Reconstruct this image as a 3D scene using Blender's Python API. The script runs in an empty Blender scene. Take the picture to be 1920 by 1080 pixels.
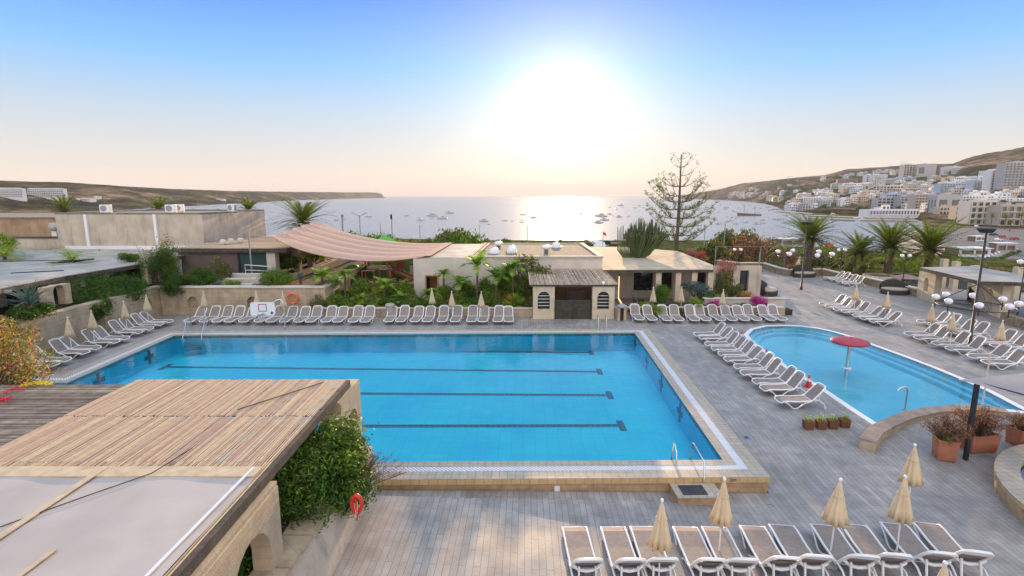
import bpy, bmesh, math, random
import numpy as np
from mathutils import Vector, Matrix
from mathutils.geometry import tessellate_polygon
R = math.radians
scene = bpy.context.scene
C = scene.collection
rng = random.Random(7)

# ---------------------------------------------------------------- camera
PITCH = R(9.8); CT, ST = math.cos(PITCH), math.sin(PITCH); CAMZ = 9.0; FOC = 1000.0
cd = bpy.data.cameras.new('camera'); cam = bpy.data.objects.new('camera', cd); C.objects.link(cam)
cd.sensor_width = 36; cd.lens = 36*FOC/1920; cd.clip_start = .1; cd.clip_end = 90000
cam.location = (0, 0, CAMZ); cam.rotation_euler = (R(90)-PITCH, 0, 0)
scene.camera = cam

# ---------------------------------------------------------------- sky, sun, exposure
SUN_EL, SUN_AZ = R(8.2), R(5.3)          # azimuth clockwise from +Y
world = bpy.data.worlds.new('World'); scene.world = world; world.use_nodes = True
wn, wl = world.node_tree.nodes, world.node_tree.links
wn.clear()
wo = wn.new('ShaderNodeOutputWorld'); bg = wn.new('ShaderNodeBackground'); sky = wn.new('ShaderNodeTexSky')
sky.sky_type = 'NISHITA'; sky.sun_disc = False; sky.sun_elevation = SUN_EL; sky.sun_rotation = SUN_AZ
sky.air_density = 1.0; sky.dust_density = .4; sky.ozone_density = 3.0; sky.altitude = 0
bg.inputs['Strength'].default_value = .12
wl.new(bg.outputs[0], wo.inputs[0])
def wmath(op, a, b=None, c=None):
    n = wn.new('ShaderNodeMath'); n.operation = op
    for i, v in enumerate((a, b, c)):
        if v is None: continue
        if hasattr(v, 'is_linked') or hasattr(v, 'links'): wl.new(v, n.inputs[i])
        else: n.inputs[i].default_value = v
    return n.outputs[0]
tc = wn.new('ShaderNodeTexCoord'); nrm = wn.new('ShaderNodeVectorMath'); nrm.operation = 'NORMALIZE'
wl.new(tc.outputs['Generated'], nrm.inputs[0])
sdir = (math.sin(SUN_AZ)*math.cos(SUN_EL), math.cos(SUN_AZ)*math.cos(SUN_EL), math.sin(SUN_EL))
dt = wn.new('ShaderNodeVectorMath'); dt.operation = 'DOT_PRODUCT'; wl.new(nrm.outputs[0], dt.inputs[0]); dt.inputs[1].default_value = sdir
sep = wn.new('ShaderNodeSeparateXYZ'); wl.new(nrm.outputs[0], sep.inputs[0])
ang = wmath('ARCCOSINE', wmath('MINIMUM', dt.outputs['Value'], 1.0))
GLOW = [(0.030, 12.0), (0.060, 6.0), (.11, 2.2), (.20, 1.3), (.40, .7)]        # angular width (rad), strength: the bright veil of humid air round the low sun
g = None
for wdt, st in GLOW:
    q = wmath('DIVIDE', ang, wdt)
    e = wmath('MULTIPLY', wmath('EXPONENT', wmath('MULTIPLY', wmath('POWER', q, 2.0), -1.0)), st)
    g = e if g is None else wmath('ADD', g, e)
# sky dome: pale at the horizon, azure above, unseen zenith brightened as added fill
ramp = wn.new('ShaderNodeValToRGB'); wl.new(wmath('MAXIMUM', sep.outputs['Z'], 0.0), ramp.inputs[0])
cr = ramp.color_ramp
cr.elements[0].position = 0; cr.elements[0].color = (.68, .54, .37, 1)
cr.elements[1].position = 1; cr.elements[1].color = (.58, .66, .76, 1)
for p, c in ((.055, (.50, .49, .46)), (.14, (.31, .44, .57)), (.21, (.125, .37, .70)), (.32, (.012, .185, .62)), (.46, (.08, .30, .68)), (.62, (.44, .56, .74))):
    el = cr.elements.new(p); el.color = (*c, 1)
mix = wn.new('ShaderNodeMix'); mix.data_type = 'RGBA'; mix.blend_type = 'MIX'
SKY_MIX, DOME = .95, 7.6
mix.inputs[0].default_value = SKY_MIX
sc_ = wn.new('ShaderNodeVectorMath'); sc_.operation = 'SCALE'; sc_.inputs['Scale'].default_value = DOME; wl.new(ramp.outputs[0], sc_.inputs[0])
back = wmath('MAXIMUM', wmath('MULTIPLY', sep.outputs['Y'], -1.0), 0.0); wl.new(wmath('MULTIPLY_ADD', back, .6*DOME, DOME), sc_.inputs['Scale'])   # added fill: unseen sky behind the camera brightened to lift shaded fronts
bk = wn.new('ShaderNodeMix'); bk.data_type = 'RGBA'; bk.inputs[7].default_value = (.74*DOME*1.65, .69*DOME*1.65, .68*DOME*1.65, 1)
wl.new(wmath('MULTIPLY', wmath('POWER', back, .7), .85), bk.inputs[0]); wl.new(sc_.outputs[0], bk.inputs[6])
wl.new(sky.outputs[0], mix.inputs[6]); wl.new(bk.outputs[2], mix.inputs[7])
gl = wn.new('ShaderNodeVectorMath'); gl.operation = 'SCALE'; gl.inputs[0].default_value = (1, .78, .44); wl.new(g, gl.inputs['Scale'])
ad = wn.new('ShaderNodeVectorMath'); ad.operation = 'ADD'; wl.new(mix.outputs[2], ad.inputs[0]); wl.new(gl.outputs[0], ad.inputs[1])
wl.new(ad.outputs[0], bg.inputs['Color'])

sd = bpy.data.lights.new('sun', 'SUN'); sd.energy = 5.0; sd.angle = R(.6); sd.color = (1, .66, .36)
so = bpy.data.objects.new('sun', sd); C.objects.link(so)
so.rotation_euler = Vector(sdir).to_track_quat('Z', 'Y').to_euler(); so.location = (0, 0, 60)
vs = scene.view_settings; scene.display_settings.display_device = 'sRGB'
vs.view_transform = 'Standard'; vs.look = 'None'; vs.exposure = .78; vs.gamma = 1; vs.use_curve_mapping = False
scene.cycles.max_bounces = 6; scene.cycles.transparent_max_bounces = 10
scene.cycles.diffuse_bounces = 3; scene.cycles.glossy_bounces = 3; scene.cycles.transmission_bounces = 3; scene.cycles.volume_bounces = 0
scene.cycles.caustics_reflective = False; scene.cycles.caustics_refractive = False

# ---------------------------------------------------------------- sight lines: a pixel of the photo plus one known plane gives a place
def ray(px, py):
    u, v = (px-960)/FOC, (540-py)/FOC
    return Vector((u, CT+v*ST, -ST+v*CT))
def P(px, py, z=0.0):
    d = ray(px, py); t = (z-CAMZ)/d.z
    return Vector((d.x*t, d.y*t, z))
def at(px, py, Y):
    d = ray(px, py); t = Y/d.y
    return Vector((d.x*t, Y, CAMZ+d.z*t))
def zd(x, y):                              # the pool deck steps down in gentle ramps towards the hotel
    if x < -5.2: return 0.0
    def lerp(a, b, t): return a+(b-a)*max(0, min(1, t))
    fx = lerp(0, 1, (x-8.4)/3.2)
    if y > 33: return -.12*max(fx*lerp(1, 0, (y-37.1)/2.2), lerp(1, 0, (y-33)/2.6))
    if y > 21: return -.12
    return lerp(-.55, -.12, (y-16.5)/4.5)
def PD(px, py, h=0.0):                     # a point h above the deck
    z = h
    for _ in range(12):
        p = P(px, py, z); z = zd(p.x, p.y)+h
    return P(px, py, z)
def scl(Y, z=0): return FOC/(Y*CT+(CAMZ-z)*ST)   # photo pixels per metre there

# ---------------------------------------------------------------- materials
MATS = {}
def mat(name, col, rough=.7, var=.12, scale=3.0, bump=0.0, bscale=None, metal=0.0, spec=.5, col2=None, detail=4, island=0.0, transl=0.0, extra=None):
    if name in MATS: return MATS[name]
    m = bpy.data.materials.new(name); m.use_nodes = True; nt = m.node_tree; N, L = nt.nodes, nt.links
    b = N['Principled BSDF']; b.inputs['Roughness'].default_value = rough; b.inputs['Metallic'].default_value = metal
    b.inputs['Specular IOR Level'].default_value = spec
    geo = N.new('ShaderNodeNewGeometry'); no = N.new('ShaderNodeTexNoise'); no.inputs['Scale'].default_value = scale; no.inputs['Detail'].default_value = detail
    L.new(geo.outputs['Position'], no.inputs['Vector'])
    rp = N.new('ShaderNodeValToRGB'); L.new(no.outputs['Fac'], rp.inputs[0])
    c2 = col2 or tuple(min(1, c*(1+var)) for c in col); c1 = col if col2 else tuple(c*(1-var) for c in col)
    rp.color_ramp.elements[0].position = .32; rp.color_ramp.elements[0].color = (*c1, 1)
    rp.color_ramp.elements[1].position = .68; rp.color_ramp.elements[1].color = (*c2, 1)
    out = rp.outputs[0]
    if island:
        hs = N.new('ShaderNodeHueSaturation'); mr = N.new('ShaderNodeMapRange'); L.new(geo.outputs['Random Per Island'], mr.inputs[0])
        mr.inputs[3].default_value = 1-island; mr.inputs[4].default_value = 1+island; L.new(mr.outputs[0], hs.inputs['Value'])
        mr2 = N.new('ShaderNodeMapRange'); L.new(geo.outputs['Random Per Island'], mr2.inputs[0]); mr2.inputs[3].default_value = .47; mr2.inputs[4].default_value = .52
        L.new(mr2.outputs[0], hs.inputs['Hue']); L.new(out, hs.inputs['Color']); out = hs.outputs[0]
    hgt = None
    if extra: out, hgt = extra(N, L, geo, out, b)
    L.new(out, b.inputs['Base Color'])
    if bump:
        bp = N.new('ShaderNodeBump'); bp.inputs['Strength'].default_value = bump; bp.inputs['Distance'].default_value = .02
        n2 = N.new('ShaderNodeTexNoise'); n2.inputs['Scale'].default_value = bscale or scale*6; n2.inputs['Detail'].default_value = 5
        L.new(geo.outputs['Position'], n2.inputs['Vector']); h = n2.outputs['Fac']
        if hgt is not None:
            a = N.new('ShaderNodeMath'); a.operation = 'ADD'; L.new(h, a.inputs[0]); L.new(hgt, a.inputs[1]); h = a.outputs[0]
        L.new(h, bp.inputs['Height']); L.new(bp.outputs[0], b.inputs['Normal'])
    if transl:
        tr = N.new('ShaderNodeBsdfTranslucent'); L.new(out, tr.inputs[0]); ms = N.new('ShaderNodeMixShader'); ms.inputs[0].default_value = transl
        L.new(b.outputs[0], ms.inputs[1]); L.new(tr.outputs[0], ms.inputs[2]); L.new(ms.outputs[0], N['Material Output'].inputs[0])
    MATS[name] = m; return m
def mx(N, L, a, b, fac, mode='MIX'):
    n = N.new('ShaderNodeMix'); n.data_type = 'RGBA'; n.blend_type = mode
    for i, v in ((0, fac), (6, a), (7, b)):
        if hasattr(v, 'links'): L.new(v, n.inputs[i])
        else: n.inputs[i].default_value = v if i == 0 else (*v, 1)
    return n.outputs[2]
def brick(bw, bh, mortar, plane='ground', c1=.85, c2=1.1, mcol=.55, off=.5, rot=0, fade=None):
    def f(N, L, geo, out, b):
        mp = N.new('ShaderNodeMapping'); src = geo.outputs['Position']
        if plane == 'wall':
            s = N.new('ShaderNodeSeparateXYZ'); L.new(src, s.inputs[0]); a = N.new('ShaderNodeMath'); a.operation = 'ADD'
            L.new(s.outputs[0], a.inputs[0]); L.new(s.outputs[1], a.inputs[1]); c = N.new('ShaderNodeCombineXYZ'); L.new(a.outputs[0], c.inputs[0]); L.new(s.outputs[2], c.inputs[1]); src = c.outputs[0]
        L.new(src, mp.inputs[0]); mp.inputs['Rotation'].default_value = (0, 0, rot)
        t = N.new('ShaderNodeTexBrick'); L.new(mp.outputs[0], t.inputs[0]); t.inputs['Scale'].default_value = 1
        t.inputs['Brick Width'].default_value = bw; t.inputs['Row Height'].default_value = bh; t.inputs['Mortar Size'].default_value = mortar
        t.inputs['Mortar Smooth'].default_value = .1; t.offset = off
        t.inputs['Color1'].default_value = (c1,)*3+(1,); t.inputs['Color2'].default_value = (c2,)*3+(1,); t.inputs['Mortar'].default_value = (mcol,)*3+(1,)
        o = mx(N, L, out, t.outputs['Color'], 1.0, 'MULTIPLY')
        inv = N.new('ShaderNodeMath'); inv.operation = 'MULTIPLY'; inv.inputs[1].default_value = -1.0; L.new(t.outputs['Fac'], inv.inputs[0])
        return o, inv.outputs[0]
    return f
def streaks(N, L, geo, out, b):            # damp stains running down old render
    mp = N.new('ShaderNodeMapping'); L.new(geo.outputs['Position'], mp.inputs[0]); mp.inputs['Scale'].default_value = (2.2, 2.2, .35)
    n = N.new('ShaderNodeTexNoise'); n.inputs['Scale'].default_value = 1; n.inputs['Detail'].default_value = 6; n.inputs['Roughness'].default_value = .7; L.new(mp.outputs[0], n.inputs[0])
    r = N.new('ShaderNodeMapRange'); L.new(n.outputs['Fac'], r.inputs[0]); r.inputs[1].default_value = .5; r.inputs[2].default_value = .75; r.inputs[3].default_value = 0; r.inputs[4].default_value = .5
    return mx(N, L, out, (.10, .085, .065), r.outputs[0]), None
def wall_full(N, L, geo, out, b):
    o, h = brick(.9, .28, .008, 'wall', .92, 1.06, .72)(N, L, geo, out, b)
    o2, _ = streaks(N, L, geo, o, b); return o2, h
M = {}
M['stone'] = mat('limestone_blocks', (.47, .36, .235), .9, .16, 1.4, .5, 25, extra=wall_full)
M['arch'] = mat('cut_limestone', (.50, .38, .24), .85, .14, 2.5, .5, 30, extra=brick(.7, .3, .006, 'wall', .95, 1.05, .8))
M['render'] = mat('old_render', (.52, .43, .33), .9, .13, .9, .45, 12, extra=streaks)
M['render_pale'] = mat('pale_render', (.60, .53, .44), .9, .08, 1.1, .35, 12)
M['rubble'] = mat('rubble_stone', (.30, .22, .14), .95, .4, 5, 1.0, 9)
M['white_stone'] = mat('whitish_stone', (.60, .49, .34), .85, .1, 2, .4, 18, extra=brick(.6, .3, .006, 'wall', .95, 1.05, .85))
def worn(fn):
    def f(N, L, geo, out, b):
        o, h = fn(N, L, geo, out, b); n = N.new('ShaderNodeTexNoise'); n.inputs['Scale'].default_value = .33; n.inputs['Detail'].default_value = 7; n.inputs['Roughness'].default_value = .68; L.new(geo.outputs['Position'], n.inputs[0])
        r = N.new('ShaderNodeMapRange'); L.new(n.outputs['Fac'], r.inputs[0]); r.inputs[1].default_value = .35; r.inputs[2].default_value = .68; r.inputs[3].default_value = .74; r.inputs[4].default_value = 1.12
        r2 = N.new('ShaderNodeMapRange'); L.new(n.outputs['Fac'], r2.inputs[0]); r2.inputs[1].default_value = .35; r2.inputs[2].default_value = .6; r2.inputs[3].default_value = .42; r2.inputs[4].default_value = .72; L.new(r2.outputs[0], b.inputs['Roughness'])
        return mx(N, L, o, r.outputs[0], 1.0, 'MULTIPLY'), h
    return f
def dusty(N, L, geo, out, b):              # dried rain marks and dust patches on sheets and screeds
    n = N.new('ShaderNodeTexNoise'); n.inputs['Scale'].default_value = 1.7; n.inputs['Detail'].default_value = 9; n.inputs['Roughness'].default_value = .75; n.inputs['Distortion'].default_value = .6; L.new(geo.outputs['Position'], n.inputs[0])
    r = N.new('ShaderNodeMapRange'); L.new(n.outputs['Fac'], r.inputs[0]); r.inputs[1].default_value = .42; r.inputs[2].default_value = .62; r.inputs[3].default_value = 0; r.inputs[4].default_value = .5
    return mx(N, L, out, (.30, .24, .18), r.outputs[0]), None
M['deck'] = mat('wood_look_paving', (.285, .262, .245), .62, .14, 2.0, .3, 40, col2=(.38, .355, .335), extra=worn(brick(1.2, .185, .007, 'ground', .88, 1.08, .45, rot=R(90+1.5))))
M['deck_cross'] = mat('cross_laid_paving', (.30, .25, .215), .6, .14, 2.0, .3, 40, col2=(.40, .34, .285), extra=brick(1.2, .185, .008, 'ground', .86, 1.1, .42, rot=R(-12)))
M['roof_sheet'] = mat('grey_roofing_felt', (.40, .375, .33), .6, .3, .55, .25, 6, detail=7, extra=dusty)
M['roof_sand'] = mat('sandy_roof_screed', (.46, .38, .27), .9, .2, 1.3, .4, 14)
M['roof_grey'] = mat('gravelly_roof', (.24, .20, .155), .95, .25, 3, .6, 40)
M['kerbtile'] = mat('beige_pool_tiles', (.44, .37, .285), .5, .08, 3, .25, 30, extra=brick(.26, .26, .008, 'ground', .93, 1.05, .5, off=0, rot=R(1.3)))
M['kerbedge'] = mat('ochre_edge_tiles', (.55, .37, .18), .5, .08, 3, .2, 30, extra=brick(.3, 1.2, .008, 'wall', .93, 1.05, .5, off=0))
M['skirt'] = mat('wood_grain_skirting', (.42, .27, .15), .6, .2, 4, .3, 30, extra=brick(1.2, .2, .004, 'wall', .9, 1.08, .7))
def slots(N, L, geo, out, b):
    w = N.new('ShaderNodeTexWave'); w.inputs['Scale'].default_value = 4.5; w.bands_direction = 'DIAGONAL'; L.new(geo.outputs['Position'], w.inputs[0])
    r = N.new('ShaderNodeMapRange'); L.new(w.outputs['Fac'], r.inputs[0]); r.inputs[1].default_value = .2; r.inputs[2].default_value = .4; r.inputs[3].default_value = .55; r.inputs[4].default_value = 1
    return mx(N, L, out, r.outputs[0], 1.0, 'MULTIPLY'), None
M['grate'] = mat('white_overflow_grate', (.72, .72, .76), .5, .05, 3, extra=slots)
M['pooltile'] = mat('turquoise_pool_tiles', (.022, .66, .97), .5, .10, .5, 0, extra=brick(.5, .5, .018, 'ground', .97, 1.04, .9, off=0, rot=R(1.3)), col2=(.04, .76, .99))
M['kidtile'] = mat('pale_pool_floor', (.18, .70, .92), .5, .08, .6, 0, col2=(.28, .78, .95))
M['lanetile'] = mat('dark_lane_tiles', (.04, .085, .14), .5, .2, 6, extra=brick(.25, .25, .02, 'ground', .9, 1.1, 2.5, off=0, rot=R(1.3)))
M['plastic'] = mat('white_resin', (.80, .78, .76), .38, .03, 4)
M['mesh'] = mat('grey_brown_sling_mesh', (.25, .205, .18), .75, .12, 9, .3, 160, island=.06)
M['canvas'] = mat('cream_canvas', (.80, .66, .45), .85, .06, 4, .3, 30, transl=.3)
M['steel'] = mat('brushed_steel', (.62, .62, .62), .18, .03, 3, metal=1.0)
M['black'] = mat('black_iron', (.022, .022, .024), .45, .2, 6)
M['greypaint'] = mat('grey_paint', (.30, .30, .30), .5, .1, 4)
M['globe'] = mat('opal_globe', (.86, .78, .80), .25, .02, 3)
M['slat'] = mat('weathered_bamboo', (.54, .40, .27), .8, .10, 5, .3, 50, island=.17)
M['slatgrey'] = mat('grey_bamboo', (.27, .215, .165), .85, .3, 3, .3, 50, island=.35)  # darker and greyer than the main bamboo slats
M['beam'] = mat('dark_weathered_timber', (.075, .06, .045), .85, .4, 4, .5, 30)
M['tarp'] = mat('dusty_plastic_sheet', (.46, .40, .36), .6, .10, .8, .25, 3, detail=7)
M['tarpedge'] = mat('sheet_batten', (.56, .43, .28), .8, .15, 4, .2, 20)
M['sail'] = mat('rose_shade_net', (.80, .58, .46), .9, .05, 2, .3, 12, transl=.45)
M['terracotta'] = mat('terracotta', (.36, .13, .07), .75, .12, 4, .2, 30)
M['brownpot'] = mat('brown_pot', (.16, .055, .025), .6, .12, 4)
M['soil'] = mat('dark_soil', (.05, .032, .02), .95, .3, 12, .6, 30)
M['mulch'] = mat('bark_mulch', (.15, .065, .038), .95, .3, 9, .8, 25)
M['red'] = mat('red_plastic', (.62, .035, .02), .35, .05, 4)
M['orange'] = mat('orange_plastic', (.80, .13, .03), .5, .06, 4)
M['mushroom'] = mat('red_fibreglass', (.40, .035, .05), .4, .1, 3)
M['green'] = mat('bright_green_plastic', (.09, .42, .03), .4, .06, 4)
M['greenpanel'] = mat('green_panel', (.05, .20, .05), .5, .15, 6)
M['timber'] = mat('honey_timber', (.45, .20, .07), .6, .15, 4)
M['gate'] = mat('dark_slatted_gate', (.055, .05, .03), .8, .3, 4, .3, 20)
M['dark'] = mat('dark_interior', (.02, .018, .014), .9, .2, 3)
M['glass'] = mat('dark_glass', (.02, .025, .03), .08, .2, 3, spec=.8)
M['screen'] = mat('brown_screen_fabric', (.15, .105, .085), .9, .12, 2)
M['greenscreen'] = mat('green_screen_fabric', (.035, .07, .05), .9, .12, 2)
M['wicker'] = mat('dark_wicker', (.035, .032, .024), .8, .4, 25, .6, 60)
M['cushion'] = mat('taupe_cushion', (.42, .35, .29), .9, .06, 4)
def foliage(n, c, c2, isl=.5, tr=.35): M[n] = mat(n, c, .55, .2, .9, col2=c2, island=isl, transl=tr, spec=.35)
foliage('leaf_deep', (0.036, 0.093, 0.009), (0.080, 0.170, 0.014))
foliage('leaf_mid', (0.080, 0.154, 0.014), (0.160, 0.246, 0.023))
foliage('leaf_olive', (0.120, 0.139, 0.031), (0.208, 0.201, 0.047))
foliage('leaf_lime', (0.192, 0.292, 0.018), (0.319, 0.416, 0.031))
foliage('leaf_gold', (0.464, 0.290, 0.029), (0.580, 0.232, 0.029))
foliage('leaf_dry', (0.232, 0.123, 0.058), (0.377, 0.189, 0.087))
foliage('leaf_palm', (0.096, 0.164, 0.014), (0.216, 0.255, 0.028))
foliage('leaf_garden', (0.154, 0.288, 0.018), (0.307, 0.463, 0.037))
foliage('leaf_blue', (0.072, 0.131, 0.109), (0.131, 0.203, 0.174))
foliage('leaf_pine', (0.079, 0.129, 0.026), (0.158, 0.200, 0.037))
foliage('cactus_skin', (0.065, 0.095, 0.035), (0.110, 0.140, 0.050), .2, 0)
foliage('flower_magenta', (0.500, 0.020, 0.200), (0.720, 0.050, 0.340), .2)
foliage('flower_red', (0.600, 0.020, 0.050), (0.750, 0.050, 0.100), .2)
foliage('flower_pink', (0.550, 0.120, 0.140), (0.700, 0.250, 0.220), .2)
foliage('flower_yellow', (0.620, 0.500, 0.020), (0.750, 0.620, 0.050), .2)
foliage('flower_white', (0.700, 0.700, 0.600), (0.800, 0.800, 0.700), .1)
M['bark'] = mat('bark', (.12, .085, .055), .9, .3, 8, .7, 25)
M['palmbark'] = mat('palm_trunk_bark', (.13, .09, .055), .95, .45, 10, 1.0, 16)

# ---------------------------------------------------------------- mesh builder
class MB:
    def __init__(s): s.v = []; s.f = []; s.m = []; s.sm = []
    def add(s, vs, fs, m=0, sm=False):
        o = len(s.v); s.v += [tuple(v) for v in vs]; s.f += [tuple(i+o for i in f) for f in fs]; s.m += [m]*len(fs); s.sm += [sm]*len(fs); return s
    def box(s, x0, x1, y0, y1, z0, z1, m=0, rot=0, c=None, skew=None):
        vs = [(x, y, z) for z in (z0, z1) for y in (y0, y1) for x in (x0, x1)]
        if rot:
            cx, cy = c if c else ((x0+x1)/2, (y0+y1)/2); ca, sa = math.cos(rot), math.sin(rot)
            vs = [(cx+(x-cx)*ca-(y-cy)*sa, cy+(x-cx)*sa+(y-cy)*ca, z) for x, y, z in vs]
        return s.add(vs, [(0, 2, 3, 1), (4, 5, 7, 6), (0, 1, 5, 4), (2, 6, 7, 3), (0, 4, 6, 2), (1, 3, 7, 5)], m)
    def beam(s, a, b, w, h, m=0, up=(0, 0, 1)):
        a, b = Vector(a), Vector(b); d = (b-a).normalized(); r = d.cross(Vector(up))
        if r.length < 1e-4: r = Vector((1, 0, 0))
        r.normalize(); u = r.cross(d); vs = []
        for p in (a, b):
            for i, j in ((-1, -1), (1, -1), (1, 1), (-1, 1)): vs.append(p+r*(i*w/2)+u*(j*h/2))
        return s.add(vs, [(0, 1, 2, 3), (7, 6, 5, 4), (0, 4, 5, 1), (1, 5, 6, 2), (2, 6, 7, 3), (3, 7, 4, 0)], m)
    def tube(s, pts, r, n=6, m=0, closed=False, r2=None):
        pts = [Vector(p) for p in pts]; k = len(pts); vs = []; fs = []; prev = None
        for i, p in enumerate(pts):
            a = pts[(i-1) % k] if (i or closed) else p; b = pts[(i+1) % k] if (i < k-1 or closed) else p
            d = (b-a).normalized() if (b-a).length > 1e-9 else Vector((0, 0, 1))
            if prev is None: q = d.cross(Vector((0, 0, 1))); q = q if q.length > .05 else d.cross(Vector((1, 0, 0)))
            else: q = prev-d*prev.dot(d)
            q.normalize(); prev = q; w = d.cross(q)
            rr = r if not isinstance(r, (list, tuple)) else r[i]
            for j in range(n):
                t = 2*math.pi*j/n; vs.append(p+q*(math.cos(t)*rr)+w*(math.sin(t)*(rr if r2 is None else r2)))
        for i in range(k if closed else k-1):
            for j in range(n):
                a = i*n+j; b = i*n+(j+1) % n; c = ((i+1) % k)*n
                fs.append((a, b, c+(j+1) % n, c+j))
        s.add(vs, fs, m, True); o = len(s.v)-len(vs)
        if not closed:
            for f in (tuple(range(n))[::-1], tuple(range((k-1)*n, k*n))): s.add([vs[i] for i in f], [tuple(range(n))], m)
        return s
    def lathe(s, prof, n=16, c=(0, 0, 0), m=0, sm=True, star=None):
        vs = []; fs = []
        for i, (r, z) in enumerate(prof):
            for j in range(n):
                t = 2*math.pi*j/n; q = r*(star(j, i) if star else 1); vs.append((c[0]+q*math.cos(t), c[1]+q*math.sin(t), c[2]+z))
        for i in range(len(prof)-1):
            for j in range(n): fs.append((i*n+j, i*n+(j+1) % n, (i+1)*n+(j+1) % n, (i+1)*n+j))
        s.add(vs, fs, m, sm); o = len(s.v)-len(vs)
        for f in (tuple(range(n))[::-1], tuple(range((len(prof)-1)*n, len(prof)*n))): s.add([vs[i] for i in f], [tuple(range(n))], m)
        return s
    def ball(s, c, r, sz=1.0, m=0, n=14, k=8):
        return s.lathe([(max(.001, r*math.sin(math.pi*i/k)), -r*sz*math.cos(math.pi*i/k)) for i in range(k+1)], n, c, m)
    def slab(s, poly, z0, z1, m=0, holes=(), mside=None):
        loops = [[Vector((p[0], p[1], 0)) for p in poly]]+[[Vector((p[0], p[1], 0)) for p in h] for h in holes]
        tr = tessellate_polygon(loops); flat = [p for l in loops for p in l]; n = len(flat)
        zf0 = z0 if callable(z0) else (lambda p: z0); zf1 = z1 if callable(z1) else (lambda p: z1)
        vs = [(p.x, p.y, zf0(p)) for p in flat]+[(p.x, p.y, zf1(p)) for p in flat]; fs = []
        for t in tr:
            a, b, c = (flat[i] for i in t); up = (b-a).cross(c-a).z > 0; t = t if up else t[::-1]
            fs.append(tuple(i+n for i in t)); fs.append(tuple(t[::-1]))
        s.add(vs, fs, m); fs = []; o = 0
        for li, l in enumerate(loops):
            k = len(l); area = sum(l[i].x*l[(i+1) % k].y-l[(i+1) % k].x*l[i].y for i in range(k)); ccw = (area > 0) == (li == 0)
            for i in range(k):
                a, b = o+i, o+(i+1) % k; fs.append((a, b, b+n, a+n) if ccw else (b, a, a+n, b+n))
            o += k
        return s.add(vs, fs, m if mside is None else mside)
    def panel(s, outer, holes, O, U, V, t, m=0):
        a = MB().slab(outer, 0, t, m, holes); O, U, V = Vector(O), Vector(U), Vector(V); W = U.cross(V)
        return s.add([O+U*p[0]+V*p[1]+W*p[2] for p in a.v], a.f, m)
    def build(s, name, mats, parent=None, recalc=False, bevel=0):
        me = bpy.data.meshes.new(name); me.from_pydata(s.v, [], s.f)
        for m_ in (mats if isinstance(mats, (list, tuple)) else [mats]): me.materials.append(m_)
        me.polygons.foreach_set('material_index', s.m); me.polygons.foreach_set('use_smooth', s.sm); me.update()
        o = bpy.data.objects.new(name, me); C.objects.link(o)
        if bevel:
            bm = bmesh.new(); bm.from_mesh(me); bmesh.ops.remove_doubles(bm, verts=bm.verts, dist=.0005)
            bmesh.ops.bevel(bm, geom=[e for e in bm.edges if e.is_manifold and e.calc_face_angle(0) > .6], offset=bevel, segments=1, affect='EDGES', profile=.5); bm.to_mesh(me); bm.free()
        if parent: o.parent = parent
        return o
def arch_hole(cx, w, z0, zs, n=9):         # opening with a round head, as 2D points
    r = w/2; return [(cx-r, z0), (cx+r, z0)]+[(cx+r*math.cos(math.pi*i/n), zs+r*math.sin(math.pi*i/n)) for i in range(n+1)]
def rect(x0, x1, y0, y1): return [(x0, y0), (x1, y0), (x1, y1), (x0, y1)]
def tag(o, label=None, cat=None, group=None, kind=None):
    for k, v in (('label', label), ('category', cat), ('group', group), ('kind', kind)):
        if v: o[k] = v
    return o
def thing(name, label, cat, loc=(0, 0, 0), rz=0, group=None):
    o = bpy.data.objects.new(name, None); C.objects.link(o); o.location = loc; o.rotation_euler = (0, 0, rz); o.empty_display_size = .3
    return tag(o, label, cat, group)
KIDS = {}
def dup(o, loc=None, rz=None, label=None, group=None, s=None, parent=None):
    c = o.copy(); C.objects.link(c)
    if parent is not None: c.parent = parent
    if loc is not None: c.location = loc
    if rz is not None: c.rotation_euler = (0, 0, rz)
    if s is not None: c.scale = s if isinstance(s, (tuple, list)) else (s, s, s)
    if label: c['label'] = label
    if group: c['group'] = group
    if o.name not in KIDS: KIDS[o.name] = [k for k in bpy.data.objects if k.parent == o]
    for k in KIDS[o.name]: dup(k, parent=c)
    return c
ONES = ['', 'first', 'second', 'third', 'fourth', 'fifth', 'sixth', 'seventh', 'eighth', 'ninth', 'tenth', 'eleventh', 'twelfth', 'thirteenth', 'fourteenth', 'fifteenth', 'sixteenth', 'seventeenth', 'eighteenth', 'nineteenth']
TENS = {2: ('twentieth', 'twenty'), 3: ('thirtieth', 'thirty'), 4: ('fortieth', 'forty'), 5: ('fiftieth', 'fifty'), 6: ('sixtieth', 'sixty'), 7: ('seventieth', 'seventy'), 8: ('eightieth', 'eighty'), 9: ('ninetieth', 'ninety')}
def nth(n):
    if n < 20: return ONES[n]
    if n >= 100: return 'hundred and '+nth(n-100) if n > 100 else 'hundredth'
    a, b = divmod(n, 10); return TENS[a][0] if b == 0 else TENS[a][1]+'-'+ONES[b]

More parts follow.
